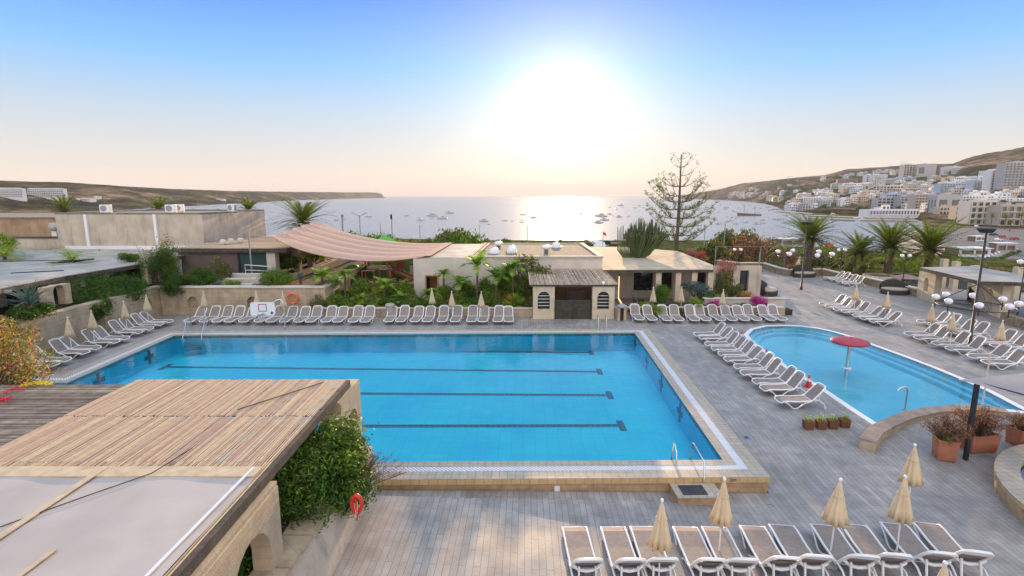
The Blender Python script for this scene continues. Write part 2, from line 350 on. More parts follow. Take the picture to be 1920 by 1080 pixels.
# ---------------------------------------------------------------- foliage by numpy
nr = np.random.default_rng(11)
def leaf_mesh(name, pts, nrm, size, mats, parent=None, mi=None, aspect=1.9, jitter=.5, droop=0):
    n = len(pts); rv = nr.normal(size=(n, 3)); nn = nrm+rv*jitter; nn /= np.linalg.norm(nn, axis=1)[:, None]+1e-9
    a = nr.normal(size=(n, 3)); a[:, 2] -= droop; a -= nn*(a*nn).sum(1)[:, None]; a /= np.linalg.norm(a, axis=1)[:, None]+1e-9
    b = np.cross(nn, a); s = (size*(.65+.7*nr.random(n)))[:, None] if np.isscalar(size) else size[:, None]
    fold = nn*s*.18
    v = np.stack([pts-a*s*aspect*.5, pts+b*s*.42+fold, pts+a*s*aspect*.5, pts-b*s*.42+fold], 1).reshape(-1, 3)
    return quads(name, v, mats, parent, mi)
def quads(name, v, mats, parent=None, mi=None):
    n = len(v)//4; me = bpy.data.meshes.new(name); me.vertices.add(4*n); me.vertices.foreach_set('co', np.asarray(v, dtype=np.float32).ravel())
    me.loops.add(4*n); me.loops.foreach_set('vertex_index', np.arange(4*n, dtype=np.int32)); me.polygons.add(n)
    me.polygons.foreach_set('loop_start', np.arange(0, 4*n, 4, dtype=np.int32))
    for m_ in (mats if isinstance(mats, (list, tuple)) else [mats]): me.materials.append(m_)
    if mi is not None: me.polygons.foreach_set('material_index', np.asarray(mi, dtype=np.int32))
    me.update(calc_edges=True); me.validate(); o = bpy.data.objects.new(name, me); C.objects.link(o)
    if parent: o.parent = parent
    return o
def lobes(n, rad, k=9, fill=.35, base=0, lob=.45):
    """points and outward directions for a crown of k lobes in a half ellipsoid of radii rad"""
    rad = np.array(rad); cs = []
    while len(cs) < k:
        p = nr.uniform(-1, 1, 3)
        if np.linalg.norm(p) < 1 and p[2] > -.55: cs.append(p*(1-lob*.8))
    cs = np.array(cs); lr = lob*(.6+.6*nr.random(k)); idx = nr.integers(0, k, n)
    d = nr.normal(size=(n, 3)); d[:, 2] += .25; d /= np.linalg.norm(d, axis=1)[:, None]
    r = (1-fill*nr.random(n)**1.6)*lr[idx]*(1+.18*nr.normal(size=n))
    p = cs[idx]+d*r[:, None]; p = p*rad; p[:, 2] = p[:, 2]-(-rad[2]*.75)+base; p[:, 2] = np.maximum(p[:, 2], base+.02)
    return p, d
# ================================================================ SETTING
from mathutils import noise as mnoise
SEAZ = -13.0
# columns: (photo x, near shore Y, far shore Y, ridge Y, ridge photo y, sea 0/1)
COLS = [(-700, 80, 250, 900, 325, 0), (-260, 120, 420, 950, 332, 0), (-60, 230, 560, 1050, 336, 1), (0, 250, 610, 1100, 338.5, 1), (120, 255, 740, 1250, 341, 1), (240, 260, 870, 1450, 349, 1), (375, 265, 1258, 1900, 356, 1), (480, 268, 1740, 2400, 358.5, 1),
        (600, 270, 3200, 3900, 360, 1), (690, 272, 5200, 5900, 360.5, 1), (714, 272, 5600, 6100, 361.5, 1), (724, 272, 5700, 6200, 374, 1), (760, 270, 6000, 6200, 380, 1), (1262, 262, 4400, 4600, 380, 1), (1280, 262, 4000, 4500, 367.5, 1), (1320, 262, 3300, 4100, 359, 1), (1355, 260, 2830, 3600, 352.5, 1),
        (1390, 258, 2266, 3300, 343, 1), (1443, 250, 1333, 3000, 338, 1), (1470, 245, 830, 2800, 335, 1), (1540, 232, 567, 2400, 327.5, 1), (1580, 226, 560, 2200, 317, 1), (1690, 205, 555, 2000, 310, 1), (1712, 200, 540, 1970, 309, 1), (1745, 190, 430, 1930, 308, 0), (1780, 180, 420, 1900, 307, 0),
        (1800, 180, 420, 1700, 297, 0), (1840, 180, 420, 1600, 287, 0), (1900, 180, 420, 1430, 277, 0), (1920, 180, 420, 1400, 270, 0), (2150, 180, 420, 1300, 250, 0), (2700, 180, 420, 1300, 250, 0)]
ca = np.array([(c[0]-960)/1014.8 for c in COLS]); cols = [np.array([c[i] for c in COLS], float) for i in (1, 2, 3, 5)]
czr = np.array([at(c[0], c[4], c[3]).z for c in COLS])
def sm(t): t = max(0., min(1., t)); return t*t*(3-2*t)
def H(x, y, rough=True):
    a = x/max(y, 1.); yn, yf, yr, sea = (float(np.interp(a, ca, k)) for k in cols); zr = float(np.interp(a, ca, czr))
    if y < 75: return -1.2
    if y < yn: z = -1.2-11.2*sm((y-75)/(yn-75))
    elif y < yf:
        fl = -12.4-7*sea; z = -12.4+(fl+12.4)*sm((y-yn)/12)*sm((yf-y)/(12+yf*.02))
    elif y < yr:
        t = (y-yf)/(yr-yf); k = min(1, yf/1500.); g = .75*t**1.25+.25*sm(t) if x > 0 else .35*t+.65*sm(t**.8); z = -12.4+(zr+12.4)*g
    else: z = zr-(zr+24)*sm((y-yr)/(yr*.9))
    if rough and y >= yf:
        t = min(1, (y-yf)/(yr-yf)); w = min(1, t*4)*max(.25, 1-abs(t-.5)*1.4); s = 1/(40+y*.03)
        z += w*(zr+13)*.10*(mnoise.fractal(Vector((x*s, y*s*.6, 3)), 1, 2, 4))
    return z
def hit(px, py, y0=76, y1=4200):
    y = y0
    while y < y1:
        p = at(px, py, y)
        if p.z <= H(p.x, p.y): return p
        y *= 1.006
    return at(px, py, y1)
def terr_extra(N, L, geo, out, b):         # scrub, bare earth and terraces by position
    def nz(sc, det, sx=1, sy=.55, sz=1.6):
        n = N.new('ShaderNodeTexNoise'); n.inputs['Scale'].default_value = sc; n.inputs['Detail'].default_value = det; n.inputs['Roughness'].default_value = .72
        mp = N.new('ShaderNodeMapping'); L.new(geo.outputs['Position'], mp.inputs[0]); mp.inputs['Scale'].default_value = (sx, sy, sz); L.new(mp.outputs[0], n.inputs[0]); return n.outputs['Fac']
    r = N.new('ShaderNodeValToRGB'); L.new(nz(.011, 10), r.inputs[0])
    r.color_ramp.elements[0].position = .45; r.color_ramp.elements[0].color = (.016, .024, .010, 1)
    r.color_ramp.elements[1].position = .60; r.color_ramp.elements[1].color = (.30, .19, .125, 1)
    e = r.color_ramp.elements.new(.52); e.color = (.095, .08, .04, 1)
    vr = N.new('ShaderNodeMapRange'); L.new(nz(.045, 7), vr.inputs[0]); vr.inputs[1].default_value = .40; vr.inputs[2].default_value = .56; vr.inputs[3].default_value = .2; vr.inputs[4].default_value = 1.15
    o = mx(N, L, r.outputs[0], vr.outputs[0], 1.0, 'MULTIPLY')
    sp_ = N.new('ShaderNodeSeparateXYZ'); L.new(geo.outputs['Position'], sp_.inputs[0]); nr_ = N.new('ShaderNodeMapRange'); L.new(sp_.outputs[1], nr_.inputs[0]); nr_.inputs[1].default_value = 262; nr_.inputs[2].default_value = 285; nr_.inputs[3].default_value = 1; nr_.inputs[4].default_value = 0
    g_ = N.new('ShaderNodeValToRGB'); L.new(nz(.35, 5, 1, 1, 1), g_.inputs[0]); g_.color_ramp.elements[0].position = .4; g_.color_ramp.elements[0].color = (.02, .035, .01, 1); g_.color_ramp.elements[1].position = .62; g_.color_ramp.elements[1].color = (.13, .13, .05, 1)
    return mx(N, L, o, g_.outputs[0], nr_.outputs[0]), None
M['terrain'] = mat('scrubby_hillside', (.2, .15, .1), 1.0, .2, .5, spec=.0, extra=terr_extra)
na = 420; av = np.linspace(-1.6, 1.75, na); dv = [70]+list(np.geomspace(76, 12500, 150))
mb = MB()
for d in dv:
    for a in av: mb.v.append((a*d, d, H(a*d, d)))
for i in range(len(dv)-1):
    for j in range(na-1): k = i*na+j; mb.f.append((k, k+1, k+na+1, k+na)); mb.m.append(0); mb.sm.append(True)
terr = mb.build('ground', M['terrain']); tag(terr, kind='structure', label='scrub covered headlands and slopes round the bay', cat='land')
g0 = MB().box(-400, 400, -80, 76, -6, -1.6).build('resort_ground', M['soil']); tag(g0, kind='structure', label='bare ground under the resort terraces', cat='ground')

# sea
ms = bpy.data.materials.new('sea_water'); ms.use_nodes = True; N, L = ms.node_tree.nodes, ms.node_tree.links; b = N['Principled BSDF']
b.inputs['Base Color'].default_value = (.20, .20, .23, 1); b.inputs['Roughness'].default_value = .2; b.inputs['IOR'].default_value = 1.33
geo = N.new('ShaderNodeNewGeometry'); hs = None
for sc_v, wt, dt_ in ((.35, .30, 2), (.05, .9, 3), (1.6, .10, 2)):
    mp = N.new('ShaderNodeMapping'); mp.inputs['Scale'].default_value = (sc_v*.6, sc_v*1.6, 1); L.new(geo.outputs['Position'], mp.inputs[0])
    n = N.new('ShaderNodeTexNoise'); n.inputs['Scale'].default_value = 1; n.inputs['Detail'].default_value = dt_; L.new(mp.outputs[0], n.inputs[0])
    m_ = N.new('ShaderNodeMath'); m_.operation = 'MULTIPLY'; m_.inputs[1].default_value = wt; L.new(n.outputs['Fac'], m_.inputs[0])
    if hs is None: hs = m_.outputs[0]
    else:
        a_ = N.new('ShaderNodeMath'); L.new(hs, a_.inputs[0]); L.new(m_.outputs[0], a_.inputs[1]); hs = a_.outputs[0]
bp = N.new('ShaderNodeBump'); bp.inputs['Strength'].default_value = .4; bp.inputs['Distance'].default_value = 1.0; L.new(hs, bp.inputs['Height']); L.new(bp.outputs[0], b.inputs['Normal'])
M['sea'] = ms
mb = MB(); ry = [60]+list(np.geomspace(90, 24000, 40))
for y in ry:
    for x in np.linspace(-1.9, 1.9, 21): mb.v.append((x*y, y, SEAZ))
for i in range(len(ry)-1):
    for j in range(20): k = i*21+j; mb.f.append((k, k+1, k+22, k+21)); mb.m.append(0); mb.sm.append(False)
tag(mb.build('sea', ms), kind='structure', label='calm pale bay reaching the horizon', cat='sea')

# ---------------------------------------------------------------- pools
def offset(poly, d):
    n = len(poly); area = sum(poly[i][0]*poly[(i+1) % n][1]-poly[(i+1) % n][0]*poly[i][1] for i in range(n)); sg = 1 if area > 0 else -1; out = []
    for i in range(n):
        p0, p1, p2 = (Vector(poly[j % n][:2]) for j in (i-1, i, i+1)); e1 = (p1-p0).normalized(); e2 = (p2-p1).normalized()
        n1 = Vector((e1.y, -e1.x))*sg; n2 = Vector((e2.y, -e2.x))*sg; bs = (n1+n2); bs = bs/max(.25, bs.dot(n1)); q = p1+bs*d; out.append((q.x, q.y))
    return out
def water_mat(name, tint, rip, str_, rough=.0):
    m = bpy.data.materials.new(name); m.use_nodes = True; N, L = m.node_tree.nodes, m.node_tree.links; N.remove(N['Principled BSDF'])
    tr = N.new('ShaderNodeBsdfTransparent'); tr.inputs[0].default_value = (*tint, 1); gs = N.new('ShaderNodeBsdfGlossy'); gs.inputs['Roughness'].default_value = rough; gs.inputs[0].default_value = (1, 1, 1, 1)
    fr = N.new('ShaderNodeFresnel'); fr.inputs[0].default_value = 1.33; ge = N.new('ShaderNodeNewGeometry')
    mp = N.new('ShaderNodeMapping'); mp.inputs['Scale'].default_value = (rip, rip*1.3, 1); L.new(ge.outputs['Position'], mp.inputs[0])
    n = N.new('ShaderNodeTexNoise'); n.inputs['Scale'].default_value = 1; n.inputs['Detail'].default_value = 3; L.new(mp.outputs[0], n.inputs[0])
    bp = N.new('ShaderNodeBump'); bp.inputs['Strength'].default_value = 1; bp.inputs['Distance'].default_value = str_; L.new(n.outputs['Fac'], bp.inputs['Height'])
    L.new(bp.outputs[0], gs.inputs['Normal']); L.new(bp.outputs[0], fr.inputs['Normal']); mi_ = N.new('ShaderNodeMixShader')
    L.new(fr.outputs[0], mi_.inputs[0]); L.new(tr.outputs[0], mi_.inputs[1]); L.new(gs.outputs[0], mi_.inputs[2]); L.new(mi_.outputs[0], N['Material Output'].inputs[0]); return m
M['water'] = water_mat('pool_water', (.82, .98, 1.0), 1.6, .02)
FL, FR, NR = P(327, 629), P(1190, 624), P(1355, 862); nl = P(730, 866); dx = (NR-nl).normalized()
KL = Vector((-21.75, 24.9, 0)); nearline = lambda x: NR+dx*((x-NR.x)/dx.x)
pool = [tuple(FL)[:2], tuple(FR)[:2], tuple(NR)[:2], tuple(nearline(-27))[:2], (-27.0, 25.1), tuple(KL)[:2]][::-1]
o1, o2, o3 = offset(pool, .36), offset(pool, .66), offset(pool, 1.16)
pt = thing('swimming_pool', 'large rectangular turquoise swimming pool with dark lane lines', 'swimming pool', (0, 0, 0))
WL = -.05; DEP = -1.25
mb = MB().slab(pool, DEP-.1, DEP); n = len(pool)
for i in range(n):
    a, b_ = pool[i], pool[(i+1) % n]; mb.add([(a[0], a[1], DEP), (b_[0], b_[1], DEP), (b_[0], b_[1], -.002), (a[0], a[1], -.002)], [(0, 1, 2, 3)])
mb.build('basin', M['pooltile'], pt)
MB().slab(o1, -.2, 0, 0, [pool]).build('inner_coping', M['kerbtile'], pt)
MB().slab(o2, -.2, -.008, 0, [o1]).build('overflow_grate', M['grate'], pt)
MB().slab(o3, -.2, .0, 0, [o2], 1).build('outer_coping', [M['kerbtile'], M['kerbedge']], pt)
MB().slab(offset(pool, 1.12), -.62, -.2, 0, [offset(pool, .9)]).build('skirting', M['skirt'], pt)
for i, (l, r_) in enumerate((((372, 655), (1108, 661)), ((310, 688), (1124, 697)), ((232, 735), (1143, 741)), ((140, 800), (1165, 798)))):
    a, b_ = P(*l, DEP+.006), P(*r_, DEP+.006); d = (b_-a).normalized()
    mb = MB().beam(a, b_, .31, .006)
    for e in (a, b_): q = Vector((-d.y, d.x, 0)); mb.beam(e-q*.55, e+q*.55, .31, .0065)
    mb.build('lane_line', M['lanetile'], pt)
    for e, xl, sg in ((a, (FL, KL), 1), (b_, (FR, NR), -1)):          # cross-shaped targets on the end walls
        t = (e.y-xl[0].y)/(xl[1].y-xl[0].y)
        if not -.05 < t < 1.05: continue
        x = xl[0].x+(xl[1].x-xl[0].x)*t+.012*sg; MB().box(x-.01, x+.01, e.y-.12, e.y+.12, -1.05, -.2).box(x-.008, x+.008, e.y-.42, e.y+.42, -.75, -.5).build('wall_target', M['lanetile'], pt)
up = lambda poly, z: MB().add([(p[0], p[1], z) for p in poly], [tuple(range(len(poly)))] if sum(poly[i][0]*poly[(i+1) % len(poly)][1]-poly[(i+1) % len(poly)][0]*poly[i][1] for i in range(len(poly))) > 0 else [tuple(range(len(poly)))[::-1]])
wtr = up(pool, WL).build('pool_water', M['water']); tag(wtr, kind='structure', label='clear still water of the large swimming pool', cat='pool water')
txt = lambda s, size, m, parent, loc, rot, name: None
def text(s, size, m, parent, loc, rot, name='lettering', ext=.003, al='CENTER'):
    cu = bpy.data.curves.new(name, 'FONT'); cu.body = s; cu.size = size; cu.extrude = ext; cu.align_x = al; cu.align_y = 'CENTER'
    o = bpy.data.objects.new(name, cu); C.objects.link(o); bpy.context.view_layer.update()
    me = bpy.data.meshes.new_from_object(o); bpy.data.objects.remove(o); me.materials.clear(); me.materials.append(m); o = bpy.data.objects.new(name, me); C.objects.link(o)
    o.location = loc; o.rotation_euler = rot
    if parent: o.parent = parent
    return o
k2 = P(1376, 901, -.1); text('2m', .17, M['black'], pt, (k2.x, nearline(k2.x).y-1.165, -.1), (R(90), 0, R(1)), 'depth_mark')

KZ = -.12
kp = [(1403, 628), (1413, 618), (1438, 612), (1470, 611), (1500, 612), (1532, 616), (1560, 622), (1600, 634), (1640, 649), (1695, 669), (1750, 690), (1800, 711), (1850, 733), (1905, 762), (1925, 772), (1895, 768), (1850, 764), (1800, 762), (1745, 765), (1697, 776), (1664, 789), (1642, 792), (1600, 765), (1560, 738), (1520, 713), (1480, 689), (1445, 664), (1415, 643)]
kid = [tuple(P(x, y, KZ))[:2] for x, y in kp][::-1]
kt = thing('paddling_pool', 'shallow pale blue curved paddling pool with red mushroom', 'paddling pool')
mb = MB().slab(kid, KZ-.62, KZ-.6); n = len(kid)
for i in range(n):
    a, b_ = kid[i], kid[(i+1) % n]; mb.add([(a[0], a[1], KZ-.6), (b_[0], b_[1], KZ-.6), (b_[0], b_[1], KZ-.002), (a[0], a[1], KZ-.002)], [(0, 1, 2, 3)])
mb.build('basin', M['kidtile'], kt)
ko = offset(kid, .28); MB().slab(ko, KZ-.12, KZ+.012, 0, [kid]).build('coping', M['plastic'], kt)
for s in (.3, .65):
    ii = offset(kid, -s); far = [p for p in ii if p[1] > 31.5]; outer = [p for p in kid if p[1] > 31.5]
    MB().slab(offset(kid, -s+.35) , KZ-.6, KZ-.12-s*.4, 0, [ii]).build('step', M['kidtile'], kt)
tag(up(kid, KZ-.03).build('paddling_pool_water', M['water']), kind='structure', label='still water of the paddling pool', cat='pool water')
# curved bench wall at the near end of the paddling pool
wp = [P(x, y, .06) for x, y in ((1627, 826), (1640, 808), (1664, 794), (1700, 779), (1745, 769), (1800, 764), (1850, 765), (1888, 770))]
def strip(pts, w):
    L_, R_ = [], []
    for i, p in enumerate(pts):
        d = (pts[min(i+1, len(pts)-1)]-pts[max(i-1, 0)]).normalized(); q = Vector((-d.y, d.x, 0))*(w/2); L_.append(tuple(p+q)[:2]); R_.append(tuple(p-q)[:2])
    return L_+R_[::-1]
M['wallcap'] = mat('brown_stone_cap', (.30, .22, .17), .7, .2, 3, .3, 20)
bw = thing('curved_wall', 'low curved brown topped wall at the near end of the paddling pool', 'wall')
MB().slab(strip(wp, .5), -.62, .02).build('wall', M['stone'], bw); MB().slab(strip(wp, .56), -.0+.021, .08).build('cap', M['wallcap'], bw)

# round whirlpool at the right edge
JC = (20.3, 13.2); circ = lambda r, k=56: [(JC[0]+r*math.cos(2*math.pi*i/k), JC[1]+r*math.sin(2*math.pi*i/k)) for i in range(k)]
jt = thing('round_pool', 'round whirlpool with ochre tiled rim cut by the right edge of the picture', 'whirlpool', (0, 0, 0))
MB().slab(circ(5.35), -.12, .02, 0, [circ(4.7)], 1).build('rim', [M['kerbtile'], M['kerbedge']], jt)
MB().slab(circ(5.3), -.66, -.12, 0, [circ(5.1)]).build('skirting', M['skirt'], jt)
MB().slab(circ(4.7), -.7, -.28, 0, [circ(4.1)]).build('ledge', M['grate'], jt)
mb = MB().slab(circ(4.1), -1.3, -1.2); k = circ(4.1)
for i in range(56):
    a, b_ = k[i], k[(i+1) % 56]; mb.add([(a[0], a[1], -1.2), (b_[0], b_[1], -1.2), (b_[0], b_[1], -.28), (a[0], a[1], -.28)], [(0, 1, 2, 3)])
mb.build('basin', mat('deep_teal_tiles', (.03, .20, .26), .4, .2, 3), jt)
tag(up(circ(4.7), -.1).build('whirlpool_water', water_mat('whirlpool_water', (.85, .96, 1), 4, .03)), kind='structure', label='rippled water of the round whirlpool', cat='pool water')

# ---------------------------------------------------------------- deck: one paved sheet with ramps, cut round the pools
PAR = [(1345, 498), (1385, 503), (1430, 503), (1457, 512), (1478, 517), (1540, 515), (1580, 525), (1625, 533)]
par = [P(x, y) for x, y in PAR]
outer = [(-27.3, 15), (-5.2, 15), (-5.2, 3), (75, 3), (75, 40), (52, 48)]+[(p.x, p.y) for p in par[::-1]]+[(par[0].x-12, par[0].y), (16, 41.5), (-27.3, 41.5)]
bm = bmesh.new(); lp = [outer, o3, ko, circ(5.1)]; flat = [p for l in lp for p in l]
vs_ = [bm.verts.new((p[0], p[1], 0)) for p in flat]
for t in tessellate_polygon([[Vector((p[0], p[1], 0)) for p in l] for l in lp]):
    try: bm.faces.new([vs_[i] for i in t])
    except ValueError: pass
for x in (8.4, 11.6): bmesh.ops.bisect_plane(bm, geom=bm.verts[:]+bm.edges[:]+bm.faces[:], plane_co=(x, 0, 0), plane_no=(1, 0, 0))
for y in (16.5, 18, 21, 33, 35.6, 37.1, 39.3, 42.2): bmesh.ops.bisect_plane(bm, geom=bm.verts[:]+bm.edges[:]+bm.faces[:], plane_co=(0, y, 0), plane_no=(0, 1, 0))
for v in bm.verts:
    v.co.z = zd(v.co.x, v.co.y)-.012 if not (abs(v.co.x+5.2) < .01) else -.012
bmesh.ops.recalc_face_normals(bm, faces=bm.faces)
me = bpy.data.meshes.new('pool_deck'); bm.to_mesh(me); bm.free(); me.materials.append(M['deck']); dk = bpy.data.objects.new('pool_deck', me); C.objects.link(dk)
tag(dk, kind='structure', label='grey wood-look paving round the pools', cat='deck')
# ================================================================ BUILDINGS AND WALLS
# ---- foreground pergola with bamboo roof on arches
PZ = 3.2; PX1, PX0 = -5.3, -12.0; PY1 = P(650, 712, PZ).y
t = thing('pergola', 'bamboo roofed pergola on limestone arches in the near left corner', 'pergola', (0, 0, 0))
mb = MB(); x = PX0; YS = P(500, 893, PZ).y
while x < PX1-.02:
    w = rng.uniform(.036, .05); dz = rng.uniform(-.006, .008); j = rng.uniform(-.006, .006)
    for (ya, yb) in ((4.6, YS+.6), (YS+.603, PY1-2.9+rng.uniform(-.06, .06)), (PY1-2.86+rng.uniform(-.03, .03), PY1+rng.uniform(-.05, .02))):
        mb.tube([(x+w/2+j, ya, PZ+dz), (x+w/2+rng.uniform(-.006, .006), yb, PZ+dz+rng.uniform(-.004, .004))], w*.5, 5)
    x += w+rng.uniform(.008, .022)
mb.build('slat_roof', M['slat'], t)
mb = MB()
for y in np.arange(5.2, PY1-.2, .95): mb.beam((PX0, y, PZ-.08), (PX1, y, PZ-.08), .06, .1)
mb.build('rafters', M['beam'], t)
MB().box(PX1+.002, PX1+.12, 4.4, PY1, PZ-.22, PZ-.01).build('edge_beam', M['beam'], t)
MB().box(PX0-.1, PX0-.002, 4.4, PY1, PZ-.2, PZ-.03).build('edge_beam', M['beam'], t)
# plastic sheet over the near half, gently sagging between battens
mb = MB(); nx, ny = 60, 40; xs = np.linspace(PX0-.2, PX1-.06, nx); ys = np.linspace(4.5, YS, ny)
for y in ys:
    for x in xs: mb.v.append((x, y, PZ+.045+.012*math.sin(x*2.1+y*.7)*math.sin(y*1.1)+.02*mnoise.noise(Vector((x*.9, y*.6, 0)))))
for i in range(ny-1):
    for j in range(nx-1): k = i*nx+j; mb.f.append((k, k+1, k+nx+1, k+nx)); mb.m.append(0); mb.sm.append(True)
mb.build('plastic_sheet', M['tarp'], t)
MB().box(PX0-.2, PX1-.05, YS-.12, YS+.28, PZ+.04, PZ+.075).build('batten', M['tarpedge'], t)
MB().beam((-8.75, 4.5, PZ+.085), (-8.7, YS+.25, PZ+.085), .14, .02).build('batten', M['tarpedge'], t)
MB().beam((-7.6, 4.5, PZ+.085), (-7.5, 7.9, PZ+.085), .08, .02).build('batten', M['tarpedge'], t)
MB().beam((-5.62, 4.5, PZ+.085), (-5.52, YS+.2, PZ+.085), .05, .03).build('batten', M['plastic'], t)
a, b_ = P(0, 988, PZ+.08), P(285, 887, PZ+.08)
MB().tube([a, (a+b_)/2+Vector((0, 0, .01)), b_, P(360, 840, PZ+.08)], .012, 5).build('rope', M['beam'], t)
a, b_ = P(445, 768, PZ+.04), P(605, 717, PZ+.04)
MB().tube([a, b_], .014, 5).build('rope', M['beam'], t)
a, b_ = P(20, 821, PZ+.03), P(548, 821, PZ+.03)
def archwall(parent, x, y0, y1, z0, z1, th, cx, w, zs, zb=None, name='arch', m=None):
    """wall in the depth direction with one round-headed opening; faces +x"""
    L = y1-y0; hole = arch_hole(cx, w, zb if zb is not None else z0+.001, zs)
    if zb is None:
        out = [(0, z0)]+[(cx-w/2, z0)]+[(cx+w/2*math.cos(math.pi-math.pi*i/10), zs+w/2*math.sin(math.pi*i/10)) for i in range(11)]+[(cx+w/2, z0), (L, z0), (L, z1), (0, z1)]; holes = []
    else: out = rect(0, L, z0, z1); holes = [hole]
    return MB().panel(out, holes, (x-th, y0, 0), (0, 1, 0), (0, 0, 1), th, 0).build(name, m or M['arch'], parent)
archwall(t, -5.08, 15.0, 17.0, .2, 2.9, .42, 1.05, 1.1, 1.75, name='arch')
archwall(t, -5.02, 7.6, 10.55, -.3, 2.88, .42, 1.7, 1.5, 1.7, name='arch')
MB().box(-5.52, -5.1, 14.55, 14.998, 2.0, 2.62).build('corbel', M['arch'], t)
MB().box(-5.55, -5.06, 7.55, 10.6, 2.882, 2.96).build('capping', M['stone'], t)
MB().box(-5.55, -5.1, 14.95, 17.03, 2.902, 2.97).build('capping', M['stone'], t)
for y in (6.0, 11.5, 16.4): MB().box(-12.1, -11.7, y, y+.4, -.3, PZ-.2).build('pier', M['arch'], t)
# lower grey roof to its left
t2 = thing('pergola', 'lower grey slatted roof left of the bamboo pergola', 'pergola')
Z2 = 3.0; ya = P(60, 833, Z2).y; yb = P(120, 722, Z2).y; mb = MB(); y = 10.0
while y < yb:
    w = rng.uniform(.045, .08); mb.tube([(-21.5, y, Z2+rng.uniform(-.01, .01)), (-16.4, y+rng.uniform(-.02, .02), Z2+rng.uniform(-.01, .01)), (-12.15, y+rng.uniform(-.03, .03), Z2)], w*.5, 5); y += w+rng.uniform(.006, .03)
mb.build('slat_roof', M['slatgrey'], t2)
mb = MB()
for x in np.arange(-21.3, -12.2, 1.5): mb.beam((x, 10, Z2-.09), (x, yb-.05, Z2-.09), .07, .1)
mb.build('rafters', M['beam'], t2)
for x in (-21.0, -16.6, -12.5): MB().box(x-.18, x+.18, yb-.7, yb-.34, -.02, Z2-.15).build('pier', M['arch'], t2)
# parapet wall under the arches, with an arched niche
t3 = thing('terrace_wall', 'sloping limestone parapet wall with arched niche under the near pergola', 'wall')
mb = MB(); ta = [P(706, 951, -.55), P(655, 1085, -.55)]
top = [(-4.45, 15.9), (-4.5, 12.7), (-4.9, 10.4), (-4.95, 7.0)]; botx = [-4.35, -4.3, -4.3, -4.3]; zt = 1.15
vs = []
for (x, y), bx in zip(top, botx): vs += [(x-.62, y, -.6), (x-.62, y, zt), (x, y, zt), (bx, y, -.6)]
fs = []
for i in range(3):
    for j in range(4): a = i*4+j; b2 = i*4+(j+1) % 4; fs.append((a, b2, b2+4, a+4))
fs += [(3, 2, 1, 0), (12, 13, 14, 15)]
mb.add(vs, fs).build('wall', M['render'], t3)
mb = MB(); nc = 10
hp = arch_hole(0, .8, -.6, .1)
MB().panel(hp, [], (-4.42, 9.1, 0), (0, 1, 0), (0, 0, 1), .16).build('niche', mat('ochre_niche', (.34, .20, .09), .9, .15, 3), t3)
for i in range(7):
    y = 9.6+i*.55; xx = -5.02+(y-9.6)*.08; MB().box(xx-.45, xx+.3, y, y+.53, zt+.002, zt+.075+.03*(i % 2)).build('coping_slab', M['stone'], t3)
t3b = MB().box(-5.2, -5.1, 3, 17.2, -1.2, -.0).build('plinth', M['render'], t3)
MB().box(-12.2, -5.6, 3, 15.2, -.35, -.3).build('planting_bed', M['soil'], t3)

# ---- left retaining wall beside the loungers
t = thing('retaining_wall', 'rough limestone retaining wall with arched niches behind the left hand loungers', 'wall')
zt = 2.15; holes = [arch_hole(y-15, 1.0, .55, 1.05) for y in (27.2, 38.6)]+[arch_hole(33.9-15, .95, .02, 1.2)]
MB().panel(rect(0, 25.4, -.1, zt), holes, (-27.35, 15, 0), (0, 1, 0), (0, 0, 1), .45).build('wall', M['stone'], t)
MB().box(-27.8, -27.36, 15, 40.4, -.1, zt).build('backing', M['stone'], t)
mb = MB(); y = 15.0
while y < 40.3: l = rng.uniform(.5, .8); mb.box(-27.45+rng.uniform(-.02, .02), -26.86, y, min(40.35, y+l-.012), zt+.003, zt+.07+rng.uniform(0, .03)); y += l
mb.build('coping', M['stone'], t)
t = thing('retaining_wall', 'limestone planter wall with niches behind the basketball hoop', 'wall')
MB().panel(rect(0, 12.2, -.1, 2.1), [arch_hole(2.45, .85, .55, 1.0), arch_hole(7.0, .85, .55, 1.0)], (-26.85, 40.4, 0), (1, 0, 0), (0, 0, 1), .4).build('wall', M['stone'], t)
MB().box(-26.85, -14.65, 40.405, 40.7, -.1, 2.1).build('backing', M['stone'], t)
MB().box(-26.9, -14.3, 39.92, 40.8, 2.103, 2.17).build('coping', M['render_pale'], t)
mb = MB().box(-14.65, -14.25, 40.0, 46.5, -.1, 2.1)
mb.build('side_wall', M['stone'], t)
MB().box(-14.75, -14.2, 40.81, 46.5, 2.103, 2.17).build('coping', M['render_pale'], t)
tr = MB().slab([(-60, 15), (-27.81, 15), (-27.81, 40.4), (-26.8, 40.8), (-14.7, 40.8), (-14.7, 52.6), (-20, 76), (-60, 76)], -1.2, 1.9).build('upper_terrace', M['soil']); tag(tr, kind='structure', label='raised planted terrace left of the pool', cat='terrace')

